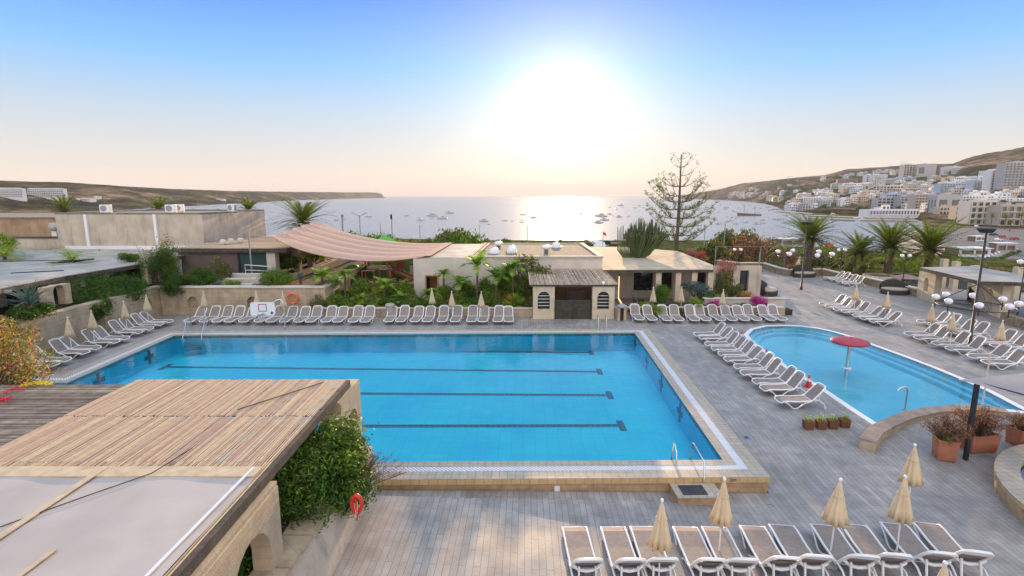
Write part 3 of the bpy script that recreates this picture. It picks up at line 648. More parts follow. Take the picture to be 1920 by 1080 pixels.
# ---- covered walkway on the left
t = thing('covered_walkway', 'flat grey roofed covered walkway with arched piers along the left terrace', 'walkway')
WZ = 3.8; holes = [[(P(x, y, WZ).x, P(x, y, WZ).y) for x, y in ((80, 492), (108, 490), (150, 486), (178, 484), (176, 487), (140, 492), (100, 494))][::-1]]
roof = [tuple(P(x, y, WZ))[:2] for x, y in ((-120, 575), (0, 540), (120, 517), (265, 494), (371, 472.5))]+[(-30.6, 52.5), (-66, 52.5), (-66, 22)]
MB().slab(roof, WZ-.05, WZ, 0, holes).build('roof', M['roof_sheet'], t)
e = offset(roof[::-1], .08)[::-1]; mb = MB()
for i in range(4): mb.beam((roof[i][0], roof[i][1], WZ-.18), (roof[i+1][0], roof[i+1][1], WZ-.18), .09, .26)
mb.build('fascia', M['beam'], t)
def wal(y0, y1, zb=2.22): archwall(t, -28.3, y0, y1, zb, WZ-.31, .5, (y1-y0)/2, .85, zb+.9, name='arch')
wal(31.9, 33.7); wal(41.0, 42.6)
wal(25.0, 27.2)
for y in (29.3, 36.2, 38.4): MB().box(-30.3, -29.7, y, y+.5, 1.9, WZ-.05).build('pier', M['arch'], t)
for y in (24.0, 27, 30.5, 33.5, 36.5, 39.8): MB().box(-33.4, -32.9, y, y+.6, 1.9, WZ-.05).build('pier', M['render'], t)
MB().box(-37.5, -37.1, 15, 52, 1.9, WZ-.05).build('back_wall', M['render'], t)
mb = MB().panel(rect(0, 2.9, 1.9, WZ-.06), [arch_hole(1.7, .8, 2.3, 2.9)], (-32.4, 47.3, 0), (1, 0, 0), (0, 0, 1), .4); mb.build('arch', M['render_pale'], t)
# roof clutter: cables and a lamp box
for (a, b_) in (((170, 456), (186, 470)), ((0, 490), (150, 488)), ((20, 512), (120, 507))):
    p, q = P(*a, WZ+.03), P(*b_, WZ+.03); cb = MB().tube([p, (p+q)/2+Vector((.3, .2, 0)), q], .035, 5).build('roof_cable', M['black'], t)
ll = MB().box(-.14, .14, -.1, .1, -.08, .08).build('floodlight', M['greypaint']); p = P(269, 497, WZ-.1); ll.location = (p.x+.2, p.y, WZ-.12); ll.parent = t
ll = dup(ll); p = P(5, 545, WZ-.1); ll.location = (p.x+.3, p.y, WZ-.15)

# ---- tall rendered building behind the walkway
BZ = 7.2
t = thing('rendered_building', 'tall stained beige rendered block with white drainpipes at upper left', 'building', (-37.5, 52.6, 0))
t.location = (0, 0, 0)
MB().box(-44.7, -30.35, 52.6, 66, 1.9, BZ, 0).build('wall', M['render'], t)
MB().slab([(-44.7, 52.6), (-30.35, 52.6), (-30.35, 66), (-44.7, 66)], BZ+.002, BZ+.16, 0, [[(-44.4, 52.9), (-30.65, 52.9), (-30.65, 65.7), (-44.4, 65.7)]]).build('parapet', mat('blackened_parapet', (.20, .17, .135), .9, .35, 1.5, .4, 14), t)
MB().box(-44.4, -30.65, 52.9, 65.7, BZ+.003, BZ+.02).build('roof', M['roof_grey'], t)
for px in (160, 290): p = at(px, 404, 52.55); MB().box(p.x-.13, p.x+.13, 52.42, 52.598, WZ+.02, BZ+.02).build('drainpipe', M['plastic'], t)
MB().box(-44, -30.35, 52.35, 52.597, WZ+.01, WZ+.34).build('flashing', M['plastic'], t)
t = thing('stone_outbuilding', 'low stained outbuilding with dark parapet at the far left', 'building')
MB().box(-70, -44.9, 57.5, 72, 1.9, 6.6).build('wall', mat('sunlit_brown_render', (.42, .28, .16), .9, .22, .7, .4, 10, extra=streaks), t)
MB().box(-70, -44.9, 57.4, 72.1, 6.603, 6.75).build('roof', M['roof_grey'], t)
MB().box(-70, -43.8, 52.9, 53.3, 1.9, 4.85).build('parapet_wall', M['render'], t)
MB().box(-70, -43.7, 52.8, 53.4, 4.853, 5.0).build('coping', M['beam'], t)
t = thing('roof_cowl', 'grey metal roof cowl on the parapet at far left', 'roof cowl', (at(92, 447, 53.1).x, 54.0, 5.0))
MB().lathe([(.5, .55), (.62, .6), (.72, .95), (.55, 1.3), (.1, 1.35)], 4).build('hood', M['roof_sheet'], t); MB().box(-.25, .25, -.25, .25, 0, .56).build('duct', M['plastic'], t)

def ac(px, py, Y, z, rz, lab):
    p = at(px, py, Y); t = thing('air_conditioner', lab, 'air conditioner', (p.x, Y, z), rz, 'rooftop air conditioners')
    MB().box(-.5, .5, -.2, .2, .12, .9).build('casing', M['plastic'], t, bevel=.02)
    for x in (-.4, .4): MB().box(x-.05, x+.05, -.18, .18, 0, .119).build('foot', M['black'], t)
    MB().lathe([(.001, -.012), (.30, -.01), (.31, .0)], 20).build('fan_grille', M['greypaint'], t).matrix_local = Matrix.Translation((-.12, -.203, .52)) @ Matrix.Rotation(R(90), 4, 'X')
    MB().box(.503, .51, -.15, .15, .2, .8).build('side_grille', M['greypaint'], t)
    return t
ac(200, 403, 55, BZ+.02, R(8), 'grey cased air conditioner under the antenna on the rendered block')
ac(322, 403, 55, BZ+.02, R(8), 'air conditioner between the palm tops on the rendered block roof, nearer of a pair')
ac(336, 400, 57.5, BZ+.02, R(20), 'white air conditioner, rear one of the pair on the rendered block roof')
ac(436, 398, 58, BZ+.02, R(-25), 'white air conditioner alone at the right end of the rendered block roof')
a = thing('antenna', 'thin rooftop antenna above the left air conditioner', 'antenna', (at(196, 395, 57).x, 57, BZ)); MB().tube([(0, 0, 0), (0, 0, 1.7)], .03).build('mast', M['black'], a)
mb = MB()
for i in range(5): mb.tube([(-.3, i*.12-.2, 1.3+i*.09), (.3, i*.12-.2, 1.3+i*.09)], .012, 4)
mb.build('rods', M['black'], a)

# ---- trellised bar building between the block and the shade sail
t = thing('trellis_building', 'slat roofed bar with brown and green screens beside the shade sail', 'building')
TZ = 4.35; X0, X1 = -29.9, -20.0
MB().slab([(X0-.3, 47.4), (X1, 47.4), (X1-1, 62), (X0-.3, 62)], TZ-.05, TZ).build('roof', M['beam'], t)
mb = MB()
for y in np.arange(47.6, 61.8, .85): mb.beam((X0-.3, y, TZ+.06), (X1-.1-(y-47)*.065, y, TZ+.03), .28, .05)
mb.build('roof_slats', M['slat'], t)
MB().box(X0-.3, X1, 47.2, 47.398, TZ-.3, TZ+.05).build('fascia', M['beam'], t)
MB().box(X0, -24.62, 47.6, 47.7, 1.9, TZ-.06).build('screen', M['screen'], t)
MB().box(-24.4, -22.0, 47.6, 47.7, 1.9, TZ-.06).build('screen', M['greenscreen'], t)
MB().box(-24.6, -24.42, 47.55, 47.75, 1.9, TZ-.06).build('post', M['black'], t)
MB().box(-21.98, -21.2, 47.5, 48.3, 1.9, TZ-.06).build('pier', M['render_pale'], t)
for y in (50.6, 54, 57.5): MB().box(-20.9, -20.3, y, y+.6, 1.9, TZ-.06).build('pier', M['render'], t)
MB().beam((-21.2, 48, TZ-.2), (-20.3, 60.5, TZ-.2), .25, .28).build('side_beam', M['render'], t)
MB().box(-29, -21.5, 61.2, 61.5, 1.9, TZ-.06).build('back_wall', M['render'], t)
for i, (px, py) in enumerate(((418, 458), (433, 456), (451, 455))):
    p = P(px, py, TZ+.1); o = thing('roof_fitting', f'small pale roof fitting, {nth(i+1)} from the left on the slatted bar roof', 'roof fitting', (p.x, p.y, TZ+.09), 0, 'fittings on the bar roof')
    MB().lathe([(.28, 0), (.3, .3), (.2, .45), (.02, .5)], 10).build('hood', M['render_pale'], o); MB().box(.2, .65, -.1, .1, .1, .25).build('spout', M['render_pale'], o)
# planter slabs and handrail on the terrace there
t = thing('garden_steps', 'pale stone garden steps between the round shrubs', 'steps', (0, 0, 0))
for i, (a, b_, y) in enumerate(((-25, -20.6, 41.7), (-24.6, -20.6, 43.0), (-24.4, -20.4, 44.2))): MB().box(a, b_, y, y+.5, 1.9, 2.12+.22*i).build('step', M['render_pale'], t)
t = thing('handrail', 'thin white handrail beside the garden steps', 'handrail'); z0 = 2.2
MB().tube([(-22.8, 45.2, z0), (-22.8, 45.2, z0+1), (-20.8, 45.6, z0+.8), (-20.8, 45.6, z0)], .035).tube([(-22.8, 45.2, z0+.55), (-20.8, 45.6, z0+.4)], .03).build('rail', M['plastic'], t)

# ---- shade sail
t = thing('shade_sail', 'large rose coloured scalloped shade sail slung over the playground', 'shade sail')
LF, LB = Vector((-21.2, 46.2, 5.45)), Vector((-21.4, 58.0, 6.15)); RF, RB = Vector((-7.3, 44.1, 4.02)), Vector((-6.9, 57.0, 3.98)); nx, ny = 50, 64
pt_ = np.array([[0]*3]*0)
def sailp(u, v, e=0):
    p = LF.lerp(LB, v).lerp(RF.lerp(RB, v), u); sc = abs(math.sin(v*math.pi*5))**.7; sag = 4*u*(1-u)
    p.z -= sag*(.95-.25*v)+.2*(1-sc)*(.35+.65*sag)*(1-.5*u)-.1; p.x += (1-u)**8*.55*(1-sc)*1.2; p.z += e; return p
mb = MB(); rows = [[sailp(i/nx, j/ny) for i in range(nx+1)] for j in range(ny+1)]
for e in (0, .015):
    o = len(mb.v)
    for r_ in rows:
        for p in r_: mb.v.append((p.x, p.y, p.z+e))
    for j in range(ny):
        for i in range(nx): k = o+j*(nx+1)+i; f = (k, k+1, k+nx+2, k+nx+1); mb.f.append(f if e else f[::-1]); mb.m.append(0); mb.sm.append(True)
mb.build('net', M['sail'], t)
M['sailhem'] = mat('peach_sail_hem', (.74, .50, .38), .9, .06, 3, transl=.3)
for j in (0,): MB().tube([sailp(i/nx, j/ny)-Vector((0, .05, .02)) for i in range(nx+1)], .07, 6).build('hem', M['sailhem'], t)
for k in range(1, 5): MB().tube([sailp(i/nx, k/5, .03) for i in range(nx+1)], .04, 5).build('seam', M['sailhem'], t)
for v in (0, .2, .4, .6, .8, 1): p = sailp(0, v); MB().tube([p, p+Vector((-1.6, -.2, .12))], .02, 4).build('guy_wire', M['steel'], t)
MB().beam(RF+Vector((.15, 0, .08)), RB+Vector((.15, 0, .08)), .75, .04).build('hem_flap', M['sail'], t)
for y in (46.5, 58.2):
    o = thing('sail_post', 'steel post holding the '+('front' if y < 50 else 'back')+' left corner of the shade sail', 'post', (-22.9, y, 1.9)); MB().tube([(0, 0, 0), (0, 0, 4.2)], .07).build('shaft', M['greypaint'], o); MB().box(-.14, .14, -.14, .14, 0, .04).build('foot', M['greypaint'], o)

# ---- central flat roofed building
t = thing('flat_roofed_building', 'low beige flat roofed building with parapet and skylights behind the palm garden', 'building')
CZ = 3.86
MB().panel(rect(0, 15.7, -.2, CZ), [rect(.95, 2.05, .35, 2.5), rect(12.0, 14.2, .2, 2.4)], (-8.2, 44.3, 0), (1, 0, 0), (0, 0, 1), .3).build('wall', M['render_pale'], t)
MB().box(-8.2, -7.9, 44.301, 57, -.2, CZ).build('wall', M['render_pale'], t); MB().box(7.2, 7.5, 44.301, 57, -.2, CZ).build('wall', M['render'], t); MB().box(-7.89, 7.19, 56.7, 57, -.2, CZ).build('wall', M['render_pale'], t)
MB().slab([(-8.0, 44.2), (-3.2, 44.2), (-3.0, 57), (-8.0, 57)], CZ+.002, CZ+.08).build('roof', M['roof_sheet'], t)
MB().slab([(-3.0, 44.6), (7.2, 44.6), (7.2, 57), (-2.9, 57)], CZ+.002, CZ+.06).build('roof', M['roof_grey'], t)
MB().box(-3.3, 7.55, 43.95, 44.299, CZ-.02, CZ+.16).box(7.2, 7.55, 44.3, 57, CZ+.06, CZ+.16).box(-3.3, 7.55, 57.01, 57.3, CZ, CZ+.16).build('parapet', M['render'], t)
MB().box(-3.35, 7.6, 43.9, 44.35, CZ+.163, CZ+.22).box(7.18, 7.62, 44.36, 57, CZ+.163, CZ+.22).build('parapet_coping', M['render_pale'], t)
for x in (-3.1, -2.75): MB().beam((x-.35, 44.4, CZ+.16), (x+.35, 57, CZ+.16), .22, .12).build('roof_flashing', M['roof_sand'], t)
MB().box(-7.2, -6.2, 43.93, 43.998, .35, 2.5).build('door_frame', M['timber'], t) if 0 else None
mb = MB().panel(rect(0, 1.1, 0, 2.15), [rect(.1, 1.0, 0, 2.05)], (-7.25, 43.98, .35), (1, 0, 0), (0, 0, 1), .06).build('door_frame', M['timber'], t)
MB().box(-7.2, -6.2, 46, 46.1, .2, 2.6).build('inner_wall', mat('ochre_inner_wall', (.55, .33, .12), .9, .1, 2), t)
def turb(px, py, n_, kind, lab):
    p = P(px, py, CZ+.1); t = thing('skylight_dome' if kind else 'roof_vent', lab, 'skylight' if kind else 'roof vent', (p.x, p.y, CZ+.06), 0, 'white fittings on the central roof'); t.scale = (.66, .66, .66)
    if kind == 2:
        for i in range(4): MB().lathe([(.62, .2), (.6, .45), (.45, .66), (.2, .78), (.01, .8)], 16, (0, i*.95, 0)).build('dome', M['plastic'], t)
        MB().box(-.66, .66, -.5, 3.4, 0, .2).build('kerb', M['plastic'], t)
    elif kind == 1: MB().lathe([(.72, .15), (.70, .4), (.5, .68), (.2, .8), (.01, .82)], 18).build('dome', M['plastic'], t); MB().lathe([(.8, 0), (.8, .15)], 18).build('kerb', M['plastic'], t)
    else:
        MB().lathe([(.3, 0), (.3, .6), (.5, .65)], 14).build('neck', M['steel'], t)
        MB().lathe([(.45, .6), (.66, .75), (.68, .95), (.5, 1.15), (.01, 1.25)], 24, star=lambda j, i: 1-.06*(j % 2)).build('cowl', M['plastic'], t)
turb(927, 474, 0, 1, 'low white skylight dome nearest the palms on the central roof')
turb(935, 467, 0, 0, 'white turbine vent on a neck behind the low dome at left on the central roof')
turb(960, 473, 0, 2, 'row of four white domed skylights on the central roof')
turb(1024, 475, 0, 0, 'white cowled roof vent above the kiosk pergola')
turb(1043, 463, 0, 1, 'white skylight dome at the back edge of the central roof')

# ---- kiosk with reed pergola
t = thing('kiosk', 'stone kiosk with two arched piers and a reed awning by the pool', 'kiosk')
def pierarch(px0, px1, nm):
    a = (px0-960)/scl(38.8)-.0; b_ = (px1-960)/scl(38.8); w = b_-a
    MB().panel(rect(0, w, -.05, 2.45), [arch_hole(w/2, .9, .72, 1.62)], (a, 38.95, 0), (1, 0, 0), (0, 0, 1), .35).build('arch_pier', M['white_stone'], t)
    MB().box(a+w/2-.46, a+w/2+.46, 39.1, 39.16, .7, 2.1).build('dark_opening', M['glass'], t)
    mb = MB()
    for z in (.95, 1.2, 1.45, 1.7): mb.box(a+w/2-.44, a+w/2+.44, 38.75, 38.79, z, z+.05)
    mb.build('shelf_slats', M['render_pale'], t); return a, b_
a0, a1 = pierarch(999, 1039, 0); b0, b1 = pierarch(1109, 1150, 0)
MB().box(a1+.02, b0-.02, 38.62, 38.72, 0, 1.42).build('gate', M['gate'], t); mb = MB()
for z in np.arange(.08, 1.4, .11): mb.box(a1+.03, b0-.03, 38.6, 38.618, z, z+.07)
mb.build('gate_slats', M['gate'], t)
for x in (a1+.05, (a1+b0)/2, b0-.1): MB().box(x-.05, x+.05, 38.54, 38.598, 0, 1.5).build('gate_post', M['black'], t)
mb = MB(); x = a0-.25
while x < b1+.2:
    mb.tube([(x, 38.45+rng.uniform(-.06, .06), 2.62), (x*.985+rng.uniform(-.05, .05), 43.9, 3.0)], .022+rng.random()*.012, 4); x += .062
mb.build('reed_roof', mat('faded_reed', (.56, .44, .32), .85, .3, 3, .3, 50, island=.3), t)
MB().box(a0-.25, b1+.2, 38.5, 38.6, 2.46, 2.59).build('front_beam', M['beam'], t)
for z, y in ((2.5, 39.8), (2.62, 41.3), (2.72, 42.8)): MB().box(a0-.2, b1+.15, y, y+.1, z, z+.1).build('rafter', M['beam'], t)
MB().box(a0+.1, b1, 43.6, 43.8, 0, 2.9).build('back_wall', mat('clay_wall', (.25, .15, .09), .9, .15, 2), t)  # plain dark brown clay tone
MB().box(a0+.1, a0+.3, 39.2, 43.6, -.02, 2.55).box(b1-.3, b1-.1, 39.2, 43.6, -.02, 2.55).build('side_wall', M['render'], t)
MB().box(b0-1.6, b0-.1, 41.5, 42, 0, 1.5).build('counter', M['screen'], t)
o = thing('wall_lamp', 'small round white lamp above the right kiosk arch', 'wall lamp', ((1131-960)/scl(38.5, 2.5), 38.45, 2.72)); MB().ball((0, 0, 0), .13).build('globe', M['globe'], o); MB().box(-.05, .05, 0, .1, -.15, -.05).build('bracket', M['greypaint'], o)

# ---- right restaurant
t = thing('restaurant', 'long low restaurant with sandy flat roof, dark windows and columns right of the kiosk', 'restaurant')
RZ = 3.06; rp_ = [tuple(P(x, y, RZ))[:2] for x, y in ((1131, 506), (1337, 505), (1337, 497), (1272, 471), (1180, 463), (1100, 462.5))]
MB().slab(rp_[::-1] if 0 else rp_, RZ-.16, RZ).build('roof', M['roof_sand'], t)
MB().beam((rp_[0][0], rp_[0][1]-.05, RZ-.13), (rp_[1][0], rp_[1][1]-.05, RZ-.13), .08, .22).build('fascia', M['beam'], t)
fy = rp_[0][1]; W = 47.0
MB().panel(rect(0, 12.5, 0, RZ-.17), [rect(1.2, 2.9, .7, 2.5), rect(3.7, 4.6, .7, 2.5), rect(6.4, 7.6, .1, 2.5), rect(9.2, 10.0, .6, 2.5), rect(10.6, 11.4, .6, 2.5)], (9.6, W, 0), (1, 0, 0), (0, 0, 1), .25).build('wall', M['render'], t)
for a, b_ in ((1.2, 2.9), (3.7, 4.6), (6.4, 7.6), (9.2, 10.0), (10.6, 11.4)): MB().box(9.6+a-.02, 9.6+b_+.02, W+.05, W+.08, .1, 2.5).build('window', M['glass'], t)
for px in (1233, 1270, 1300, 1330): x = (px-960)/scl(43.6, 1.5); MB().box(x-.22, x+.22, 43.4, 43.84, -.02, RZ-.17).build('column', M['white_stone'], t)
MB().box(7.55, 7.85, 43.4, 60, 0, RZ-.17).build('wall', M['render'], t)
MB().box(8.0, 9.4, 46.5, 46.7, 0, RZ-.17).build('wall', M['render_pale'], t)
s_ = thing('outdoor_table', 'dark dining table with chairs under the restaurant canopy', 'table', ((1208-960)/scl(42.6, .4), 42.6, 0))
MB().box(-.9, .9, -.5, .5, .72, .76).build('tabletop', M['beam'], s_)
for x in (-.8, .8):
    for y in (-.4, .4): MB().box(x-.03, x+.03, y-.03, y+.03, 0, .719).build('leg', M['black'], s_)
def chair(x, y, rz, lab):
    c = thing('garden_chair', lab, 'chair', (x, y, 0), rz, 'dark chairs at the restaurant table')
    MB().box(-.22, .22, -.22, .22, .42, .46).build('seat', M['wicker'], c); MB().box(-.22, .22, .18, .22, .461, .92).build('backrest', M['wicker'], c)
    for a in (-.2, .2):
        for b_ in (-.2, .2): MB().box(a-.02, a+.02, b_-.02, b_+.02, 0, .419).build('leg', M['black'], c)
    return c
tx, ty = s_.location.x, s_.location.y
chair(tx-.5, ty-.75, R(180), 'dark chair at the front left of the restaurant table'); chair(tx+.5, ty-.75, R(180), 'dark chair at the front right of the restaurant table'); chair(tx+1.25, ty, R(-90), 'dark chair at the right end of the restaurant table')

# ---- garden walls
for x0, x1, y, z, lab in ((-14.6, (999-960)/scl(38.9), 39.25, .62, 'long low stone wall between the palm garden and the far loungers'), ((1155-960)/scl(39), 20.7, 39.55, .62, 'low stone wall behind the loungers right of the kiosk')):
    w = thing('garden_wall', lab, 'wall'); MB().box(x0, x1, y, y+.4, -.02, z).build('wall', M['stone'], w); MB().box(x0, x1, y-.04, y+.44, z+.003, z+.07).build('coping', M['render_pale'], w)
w = thing('garden_wall', 'white rendered planter wall behind the magenta bougainvilleas', 'wall'); MB().box(15.2, 21.5, 41.2, 41.5, -.02, 1.0).build('wall', M['render_pale'], w); MB().box(15.1, 21.6, 41.1, 41.6, 1.003, 1.07).build('coping', M['render_pale'], w)
bd = MB().slab([(-14.2, 39.66), (7.6, 39.66), (1.0, 44.0), (-14.2, 44.0)], -.1, .45).build('planting_bed', M['soil']); tag(bd, kind='structure', label='planted bed behind the far loungers', cat='bed')
bd = MB().slab([(8.6, 39.96), (21.5, 39.96), (21.5, 43.2), (9.6, 42.0)], -.1, .4).build('planting_bed', M['soil']); tag(bd, kind='structure', label='planted bed in front of the restaurant', cat='bed')
bd = MB().slab([(-14.2, 44.01), (-8.25, 44.01), (-8.25, 66), (-19, 66), (-19, 52.6), (-14.2, 52.6)], -.2, .5).build('playground_ground', M['mulch']); tag(bd, kind='structure', label='reddish bark mulch of the playground', cat='ground')
# parapet at the far end of the right deck
w = thing('parapet_wall', 'low rubble parapet with pale coping round the far right deck', 'wall')
pp = par+[P(1690, 548), P(1722, 556)]
for i in range(len(pp)-1):
    a, b_ = pp[i], pp[i+1]; d = (b_-a).normalized()*.02
    MB().beam(a+d+Vector((0, 0, .3)), b_-d+Vector((0, 0, .3)), .42, .68).build('wall', M['rubble'], w); MB().beam(a+Vector((0, 0, .7)), b_+Vector((0, 0, .7)), .55, .11).build('coping', M['render_pale'], w)

# ---- right pergola building
t = thing('pergola_building', 'white stone arched pergola with flat grey roof at the right edge', 'pergola')
QZ = 2.85; q = [tuple(P(x, y, QZ))[:2] for x, y in ((1725, 501), (1838, 527), (1925, 529), (2150, 560), (2150, 510), (1925, 516), (1822, 499))]
MB().slab(q, QZ-.04, QZ).build('roof', M['roof_sheet'], t)
mb = MB()
for i in range(3): mb.beam((q[i][0], q[i][1], QZ-.16), (q[i+1][0], q[i+1][1], QZ-.16), .1, .26)
mb.build('fascia', M['beam'], t)
def parch(pxa, pya, pxb, pyb, zb, w_, hb, hs_, depth=.5):
    a, b_ = P(pxa, pya), P(pxb, pyb); u = (b_-a); L_ = u.length; u.normalize()
    MB().panel(rect(0, L_, -.5, QZ-.3), [arch_hole(L_/2, w_, hb, hs_)], a, u, (0, 0, 1), -depth).build('arch_pier', M['white_stone'], t)
    return a, u
parch(1718, 556, 1748, 568, 0, .85, .75, 1.5); parch(1831, 579, 1872, 596, 0, .95, .75, 1.45)
for px, py in ((1790, 545), (1825, 556), (1885, 575), (1905, 560), (1768, 538)): p = P(px, py); MB().box(p.x-.25, p.x+.25, p.y, p.y+.5, -.3, QZ-.05).build('pier', M['white_stone'], t)
for a, b_ in (((1880, 600), (1960, 626)), ((1756, 566), (1826, 580))):
    p, q_ = P(*a), P(*b_); hh = .55 if a[0] > 1800 else .06
    MB().beam(p+Vector((0, 0, hh/2-.1)), q_+Vector((0, 0, hh/2-.1)), .4, hh+.2).build('plinth', M['rubble'] if hh > .3 else M['render'], t)
# ================================================================ LOUNGERS AND PARASOLS
def make_lounger(name, angle=54):
    t = bpy.data.objects.new(name, None); C.objects.link(t); t.empty_display_size = .3
    HW = .335; hy = 1.30; ang = R(angle); bl = .84; zs = .36       # foot at y=0, hinge at hy, head raised towards +y
    cb, sb = math.cos(ang), math.sin(ang)
    def rail(s):
        x = s*HW; return [(x*.92, .0, zs-.07), (x, .06, zs-.015), (x, .25, zs), (x, .7, zs-.025), (x, hy, zs)]
    m = MB(); L_ = rail(-1); R_ = rail(1)
    m.tube(L_[::-1]+[(-.2, -.035, zs-.1), (.2, -.035, zs-.1)]+R_, .033, 6); m.tube([(-HW, hy, zs), (HW, hy, zs)], .028, 6); m.build('seat_frame', M['plastic'], t)
    k = [(-.3, .0, zs-.05), (-.305, .2, zs+.008), (-.305, .7, zs-.012), (-.305, hy, zs+.008)]; m = MB()
    for i in range(3):
        a, b_ = k[i], k[i+1]; m.add([a, (-a[0], a[1], a[2]), (-b_[0], b_[1], b_[2]), b_], [(0, 1, 2, 3)], 0, True)
        m.add([(a[0], a[1], a[2]-.014), (-a[0], a[1], a[2]-.014), (-b_[0], b_[1], b_[2]-.014), (b_[0], b_[1], b_[2]-.014)], [(3, 2, 1, 0)], 0, True)
    m.build('seat', M['mesh'], t)
    bp_ = lambda x, s, off=0: (x, hy+.02+cb*s-sb*off, zs+.01+sb*s+cb*off)
    m = MB().tube([bp_(-HW, 0), bp_(-HW, bl*.6), bp_(-HW*.93, bl-.1), bp_(-HW*.7, bl-.01), bp_(0, bl+.01), bp_(HW*.7, bl-.01), bp_(HW*.93, bl-.1), bp_(HW, bl*.6), bp_(HW, 0)], .034, 6)
    m.tube([bp_(-HW, .40, -.02), bp_(-.2, .30, -.09), bp_(0, .27, -.11), bp_(.2, .30, -.09), bp_(HW, .40, -.02)], .045, 6); m.add([bp_(-.3, .80, -.015), bp_(.3, .80, -.015), bp_(.3, .66, -.03), bp_(-.3, .66, -.03)], [(0, 1, 2, 3), (3, 2, 1, 0)]); bf = m.build('back_frame', M['plastic'], t)
    m = MB(); pts = [(.3, .02), (.3, .5), (.285, .66), (.2, .755)]
    for i in range(3):
        (a, s0), (b_, s1) = pts[i], pts[i+1]
        m.add([bp_(-a, s0, .006), bp_(a, s0, .006), bp_(b_, s1, .006), bp_(-b_, s1, .006)], [(0, 1, 2, 3)], 0, True)
        m.add([bp_(-a, s0, -.008), bp_(a, s0, -.008), bp_(b_, s1, -.008), bp_(-b_, s1, -.008)], [(3, 2, 1, 0)], 0, True)
    m.build('backrest', M['mesh'], t)
    for s in (-1, 1):
        x = s*(HW+.005)
        MB().tube([(x, .10, zs-.03), (x, .28, zs-.13), (x, .46, .06), (x, .54, .022), (x, .64, .022), (x, .74, .08), (x, 1.02, zs-.08), (x, hy, zs-.02)], .028, 6).build('leg', M['plastic'], t)
        lg = MB().tube([(x, hy-.22, zs-.09), (x*1.03, hy+.05, zs+.06), (x*1.04, hy+.28, zs+.05), (x*1.03, hy+.45, zs-.08), (x, hy+.56, .2), (x, hy+.60, .05)], .028, 6).build('leg', M['plastic'], t)
        MB().tube([(x-.02, hy+.60, .05), (x+.02, hy+.60, .05)], .05, 10).build('wheel', M['plastic'], lg)
    MB().tube([bp_(-.2, .42, -.05), (-.22, hy+.42, zs-.16), (.22, hy+.42, zs-.16), bp_(.2, .42, -.05)], .03, 5).build('support_bar', M['plastic'], t)
    return t
protos = [make_lounger('sun_lounger'), make_lounger('sun_lounger', 47)]; used = [False, False]
def lounger(x, y, rz, label, group):
    z = zd(x, y)
    k = 1 if rng.random() < .3 and 'bottom row' not in group else 0; proto = protos[k]
    if not used[k]: o = proto; used[k] = True; o.location = (x, y, z); o.rotation_euler = (0, 0, rz); o['label'] = label; o['group'] = group; o['category'] = 'sun lounger'; return o
    o = dup(proto, (x, y, z), rz, label, group); o['category'] = 'sun lounger'; return o
def row(heads, rz, fmt, group, z=.86, xfix=None, jit=3):
    """heads: photo pixels of the top of each raised back"""
    n = len(heads)
    for i, h in enumerate(heads):
        p = PD(h[0], h[1], z); d = Vector((-math.sin(rz), math.cos(rz), 0))       # local +y
        q = p-d*1.80; x, y = q.x, q.y
        if xfix is not None: x = xfix(p)-d.x*1.8 if abs(d.x) > .5 else x
        lounger(x, y, rz+R(rng.uniform(-jit, jit)), fmt % nth(i+1), group)
far1 = [379, 406, 429, 451, 477, 505, 526, 550, 576, 597, 625, 646, 674, 695]
row([(x, 578) for x in far1], 0, 'grey sun lounger before the hoop and planter wall, %s from the ladder end', 'loungers along the far left pool edge')
far2 = [738, 759, 785, 807, 834, 857, 887, 907, 934, 954]
row([(x, 577.5) for x in far2], 0, 'grey sun lounger before the palm garden, %s to the right of the litter bin', 'loungers before the palm garden')
far3 = [1190, 1213, 1240, 1261, 1289, 1310, 1336, 1357, 1379, 1401, 1427, 1447]
row([(x, 574-.1*i) for i, x in enumerate(far3)], 0, 'grey lounger right of the kiosk, %s from the stone lantern', 'loungers right of the kiosk')
left = [(270, 588), (251, 593), (230, 601), (208, 607), (180, 618), (160, 624), (122, 635), (98, 643), (60, 656), (36, 664)]
row(left, R(90), 'grey sun lounger under the rough left wall, %s counting from the far corner', 'loungers along the left wall')
kidr = [(1357, 611), (1368, 617), (1381, 628), (1395, 636), (1410, 645), (1424, 655), (1445, 668), (1460, 679), (1486, 694), (1504, 706), (1537, 726)]
row(kidr, R(-88), 'grey sun lounger between the two pools, %s from the far end', 'loungers between the pools')
rA = [(1583, 557), (1595, 562), (1612, 567), (1628, 571), (1650, 578), (1665, 583), (1684, 588)]
row(rA, R(-90), 'grey sun lounger beyond the paddling pool, %s from the far end', 'loungers beyond the paddling pool')
rB = [(1775, 589), (1797, 594), (1827, 605), (1851, 610), (1900, 624), (1925, 632)]
row(rB, R(-92), 'lounger in the back row by the tall globe mast, %s from left', 'back row loungers at right')
rF = [(1757, 611), (1777, 618), (1813, 628), (1841, 637), (1888, 651), (1916, 661)]
row(rF, R(-92), 'lounger in the front row by the tall globe mast, %s from left', 'front row loungers at right')
rC = [(1580, 511), (1592, 514), (1606, 518), (1618, 521)]
row(rC, R(-92), 'grey sun lounger by the far planter, %s from the left of four', 'loungers by the far planter')
for i, (x, y) in enumerate(((1392, 523), (1402, 525))):
    p = PD(x, y, .8); lounger(p.x+1.4, p.y-.3, R(80), 'grey sun lounger behind the dark daybed, '+('left' if i == 0 else 'right')+' one of two', 'loungers behind the daybed')
near = [(1076, 990), (1148, 990), (1203, 989), (1283, 990), (1337, 990), (1408, 988), (1463, 986), (1541, 986), (1597, 985), (1672, 983), (1733, 982)]
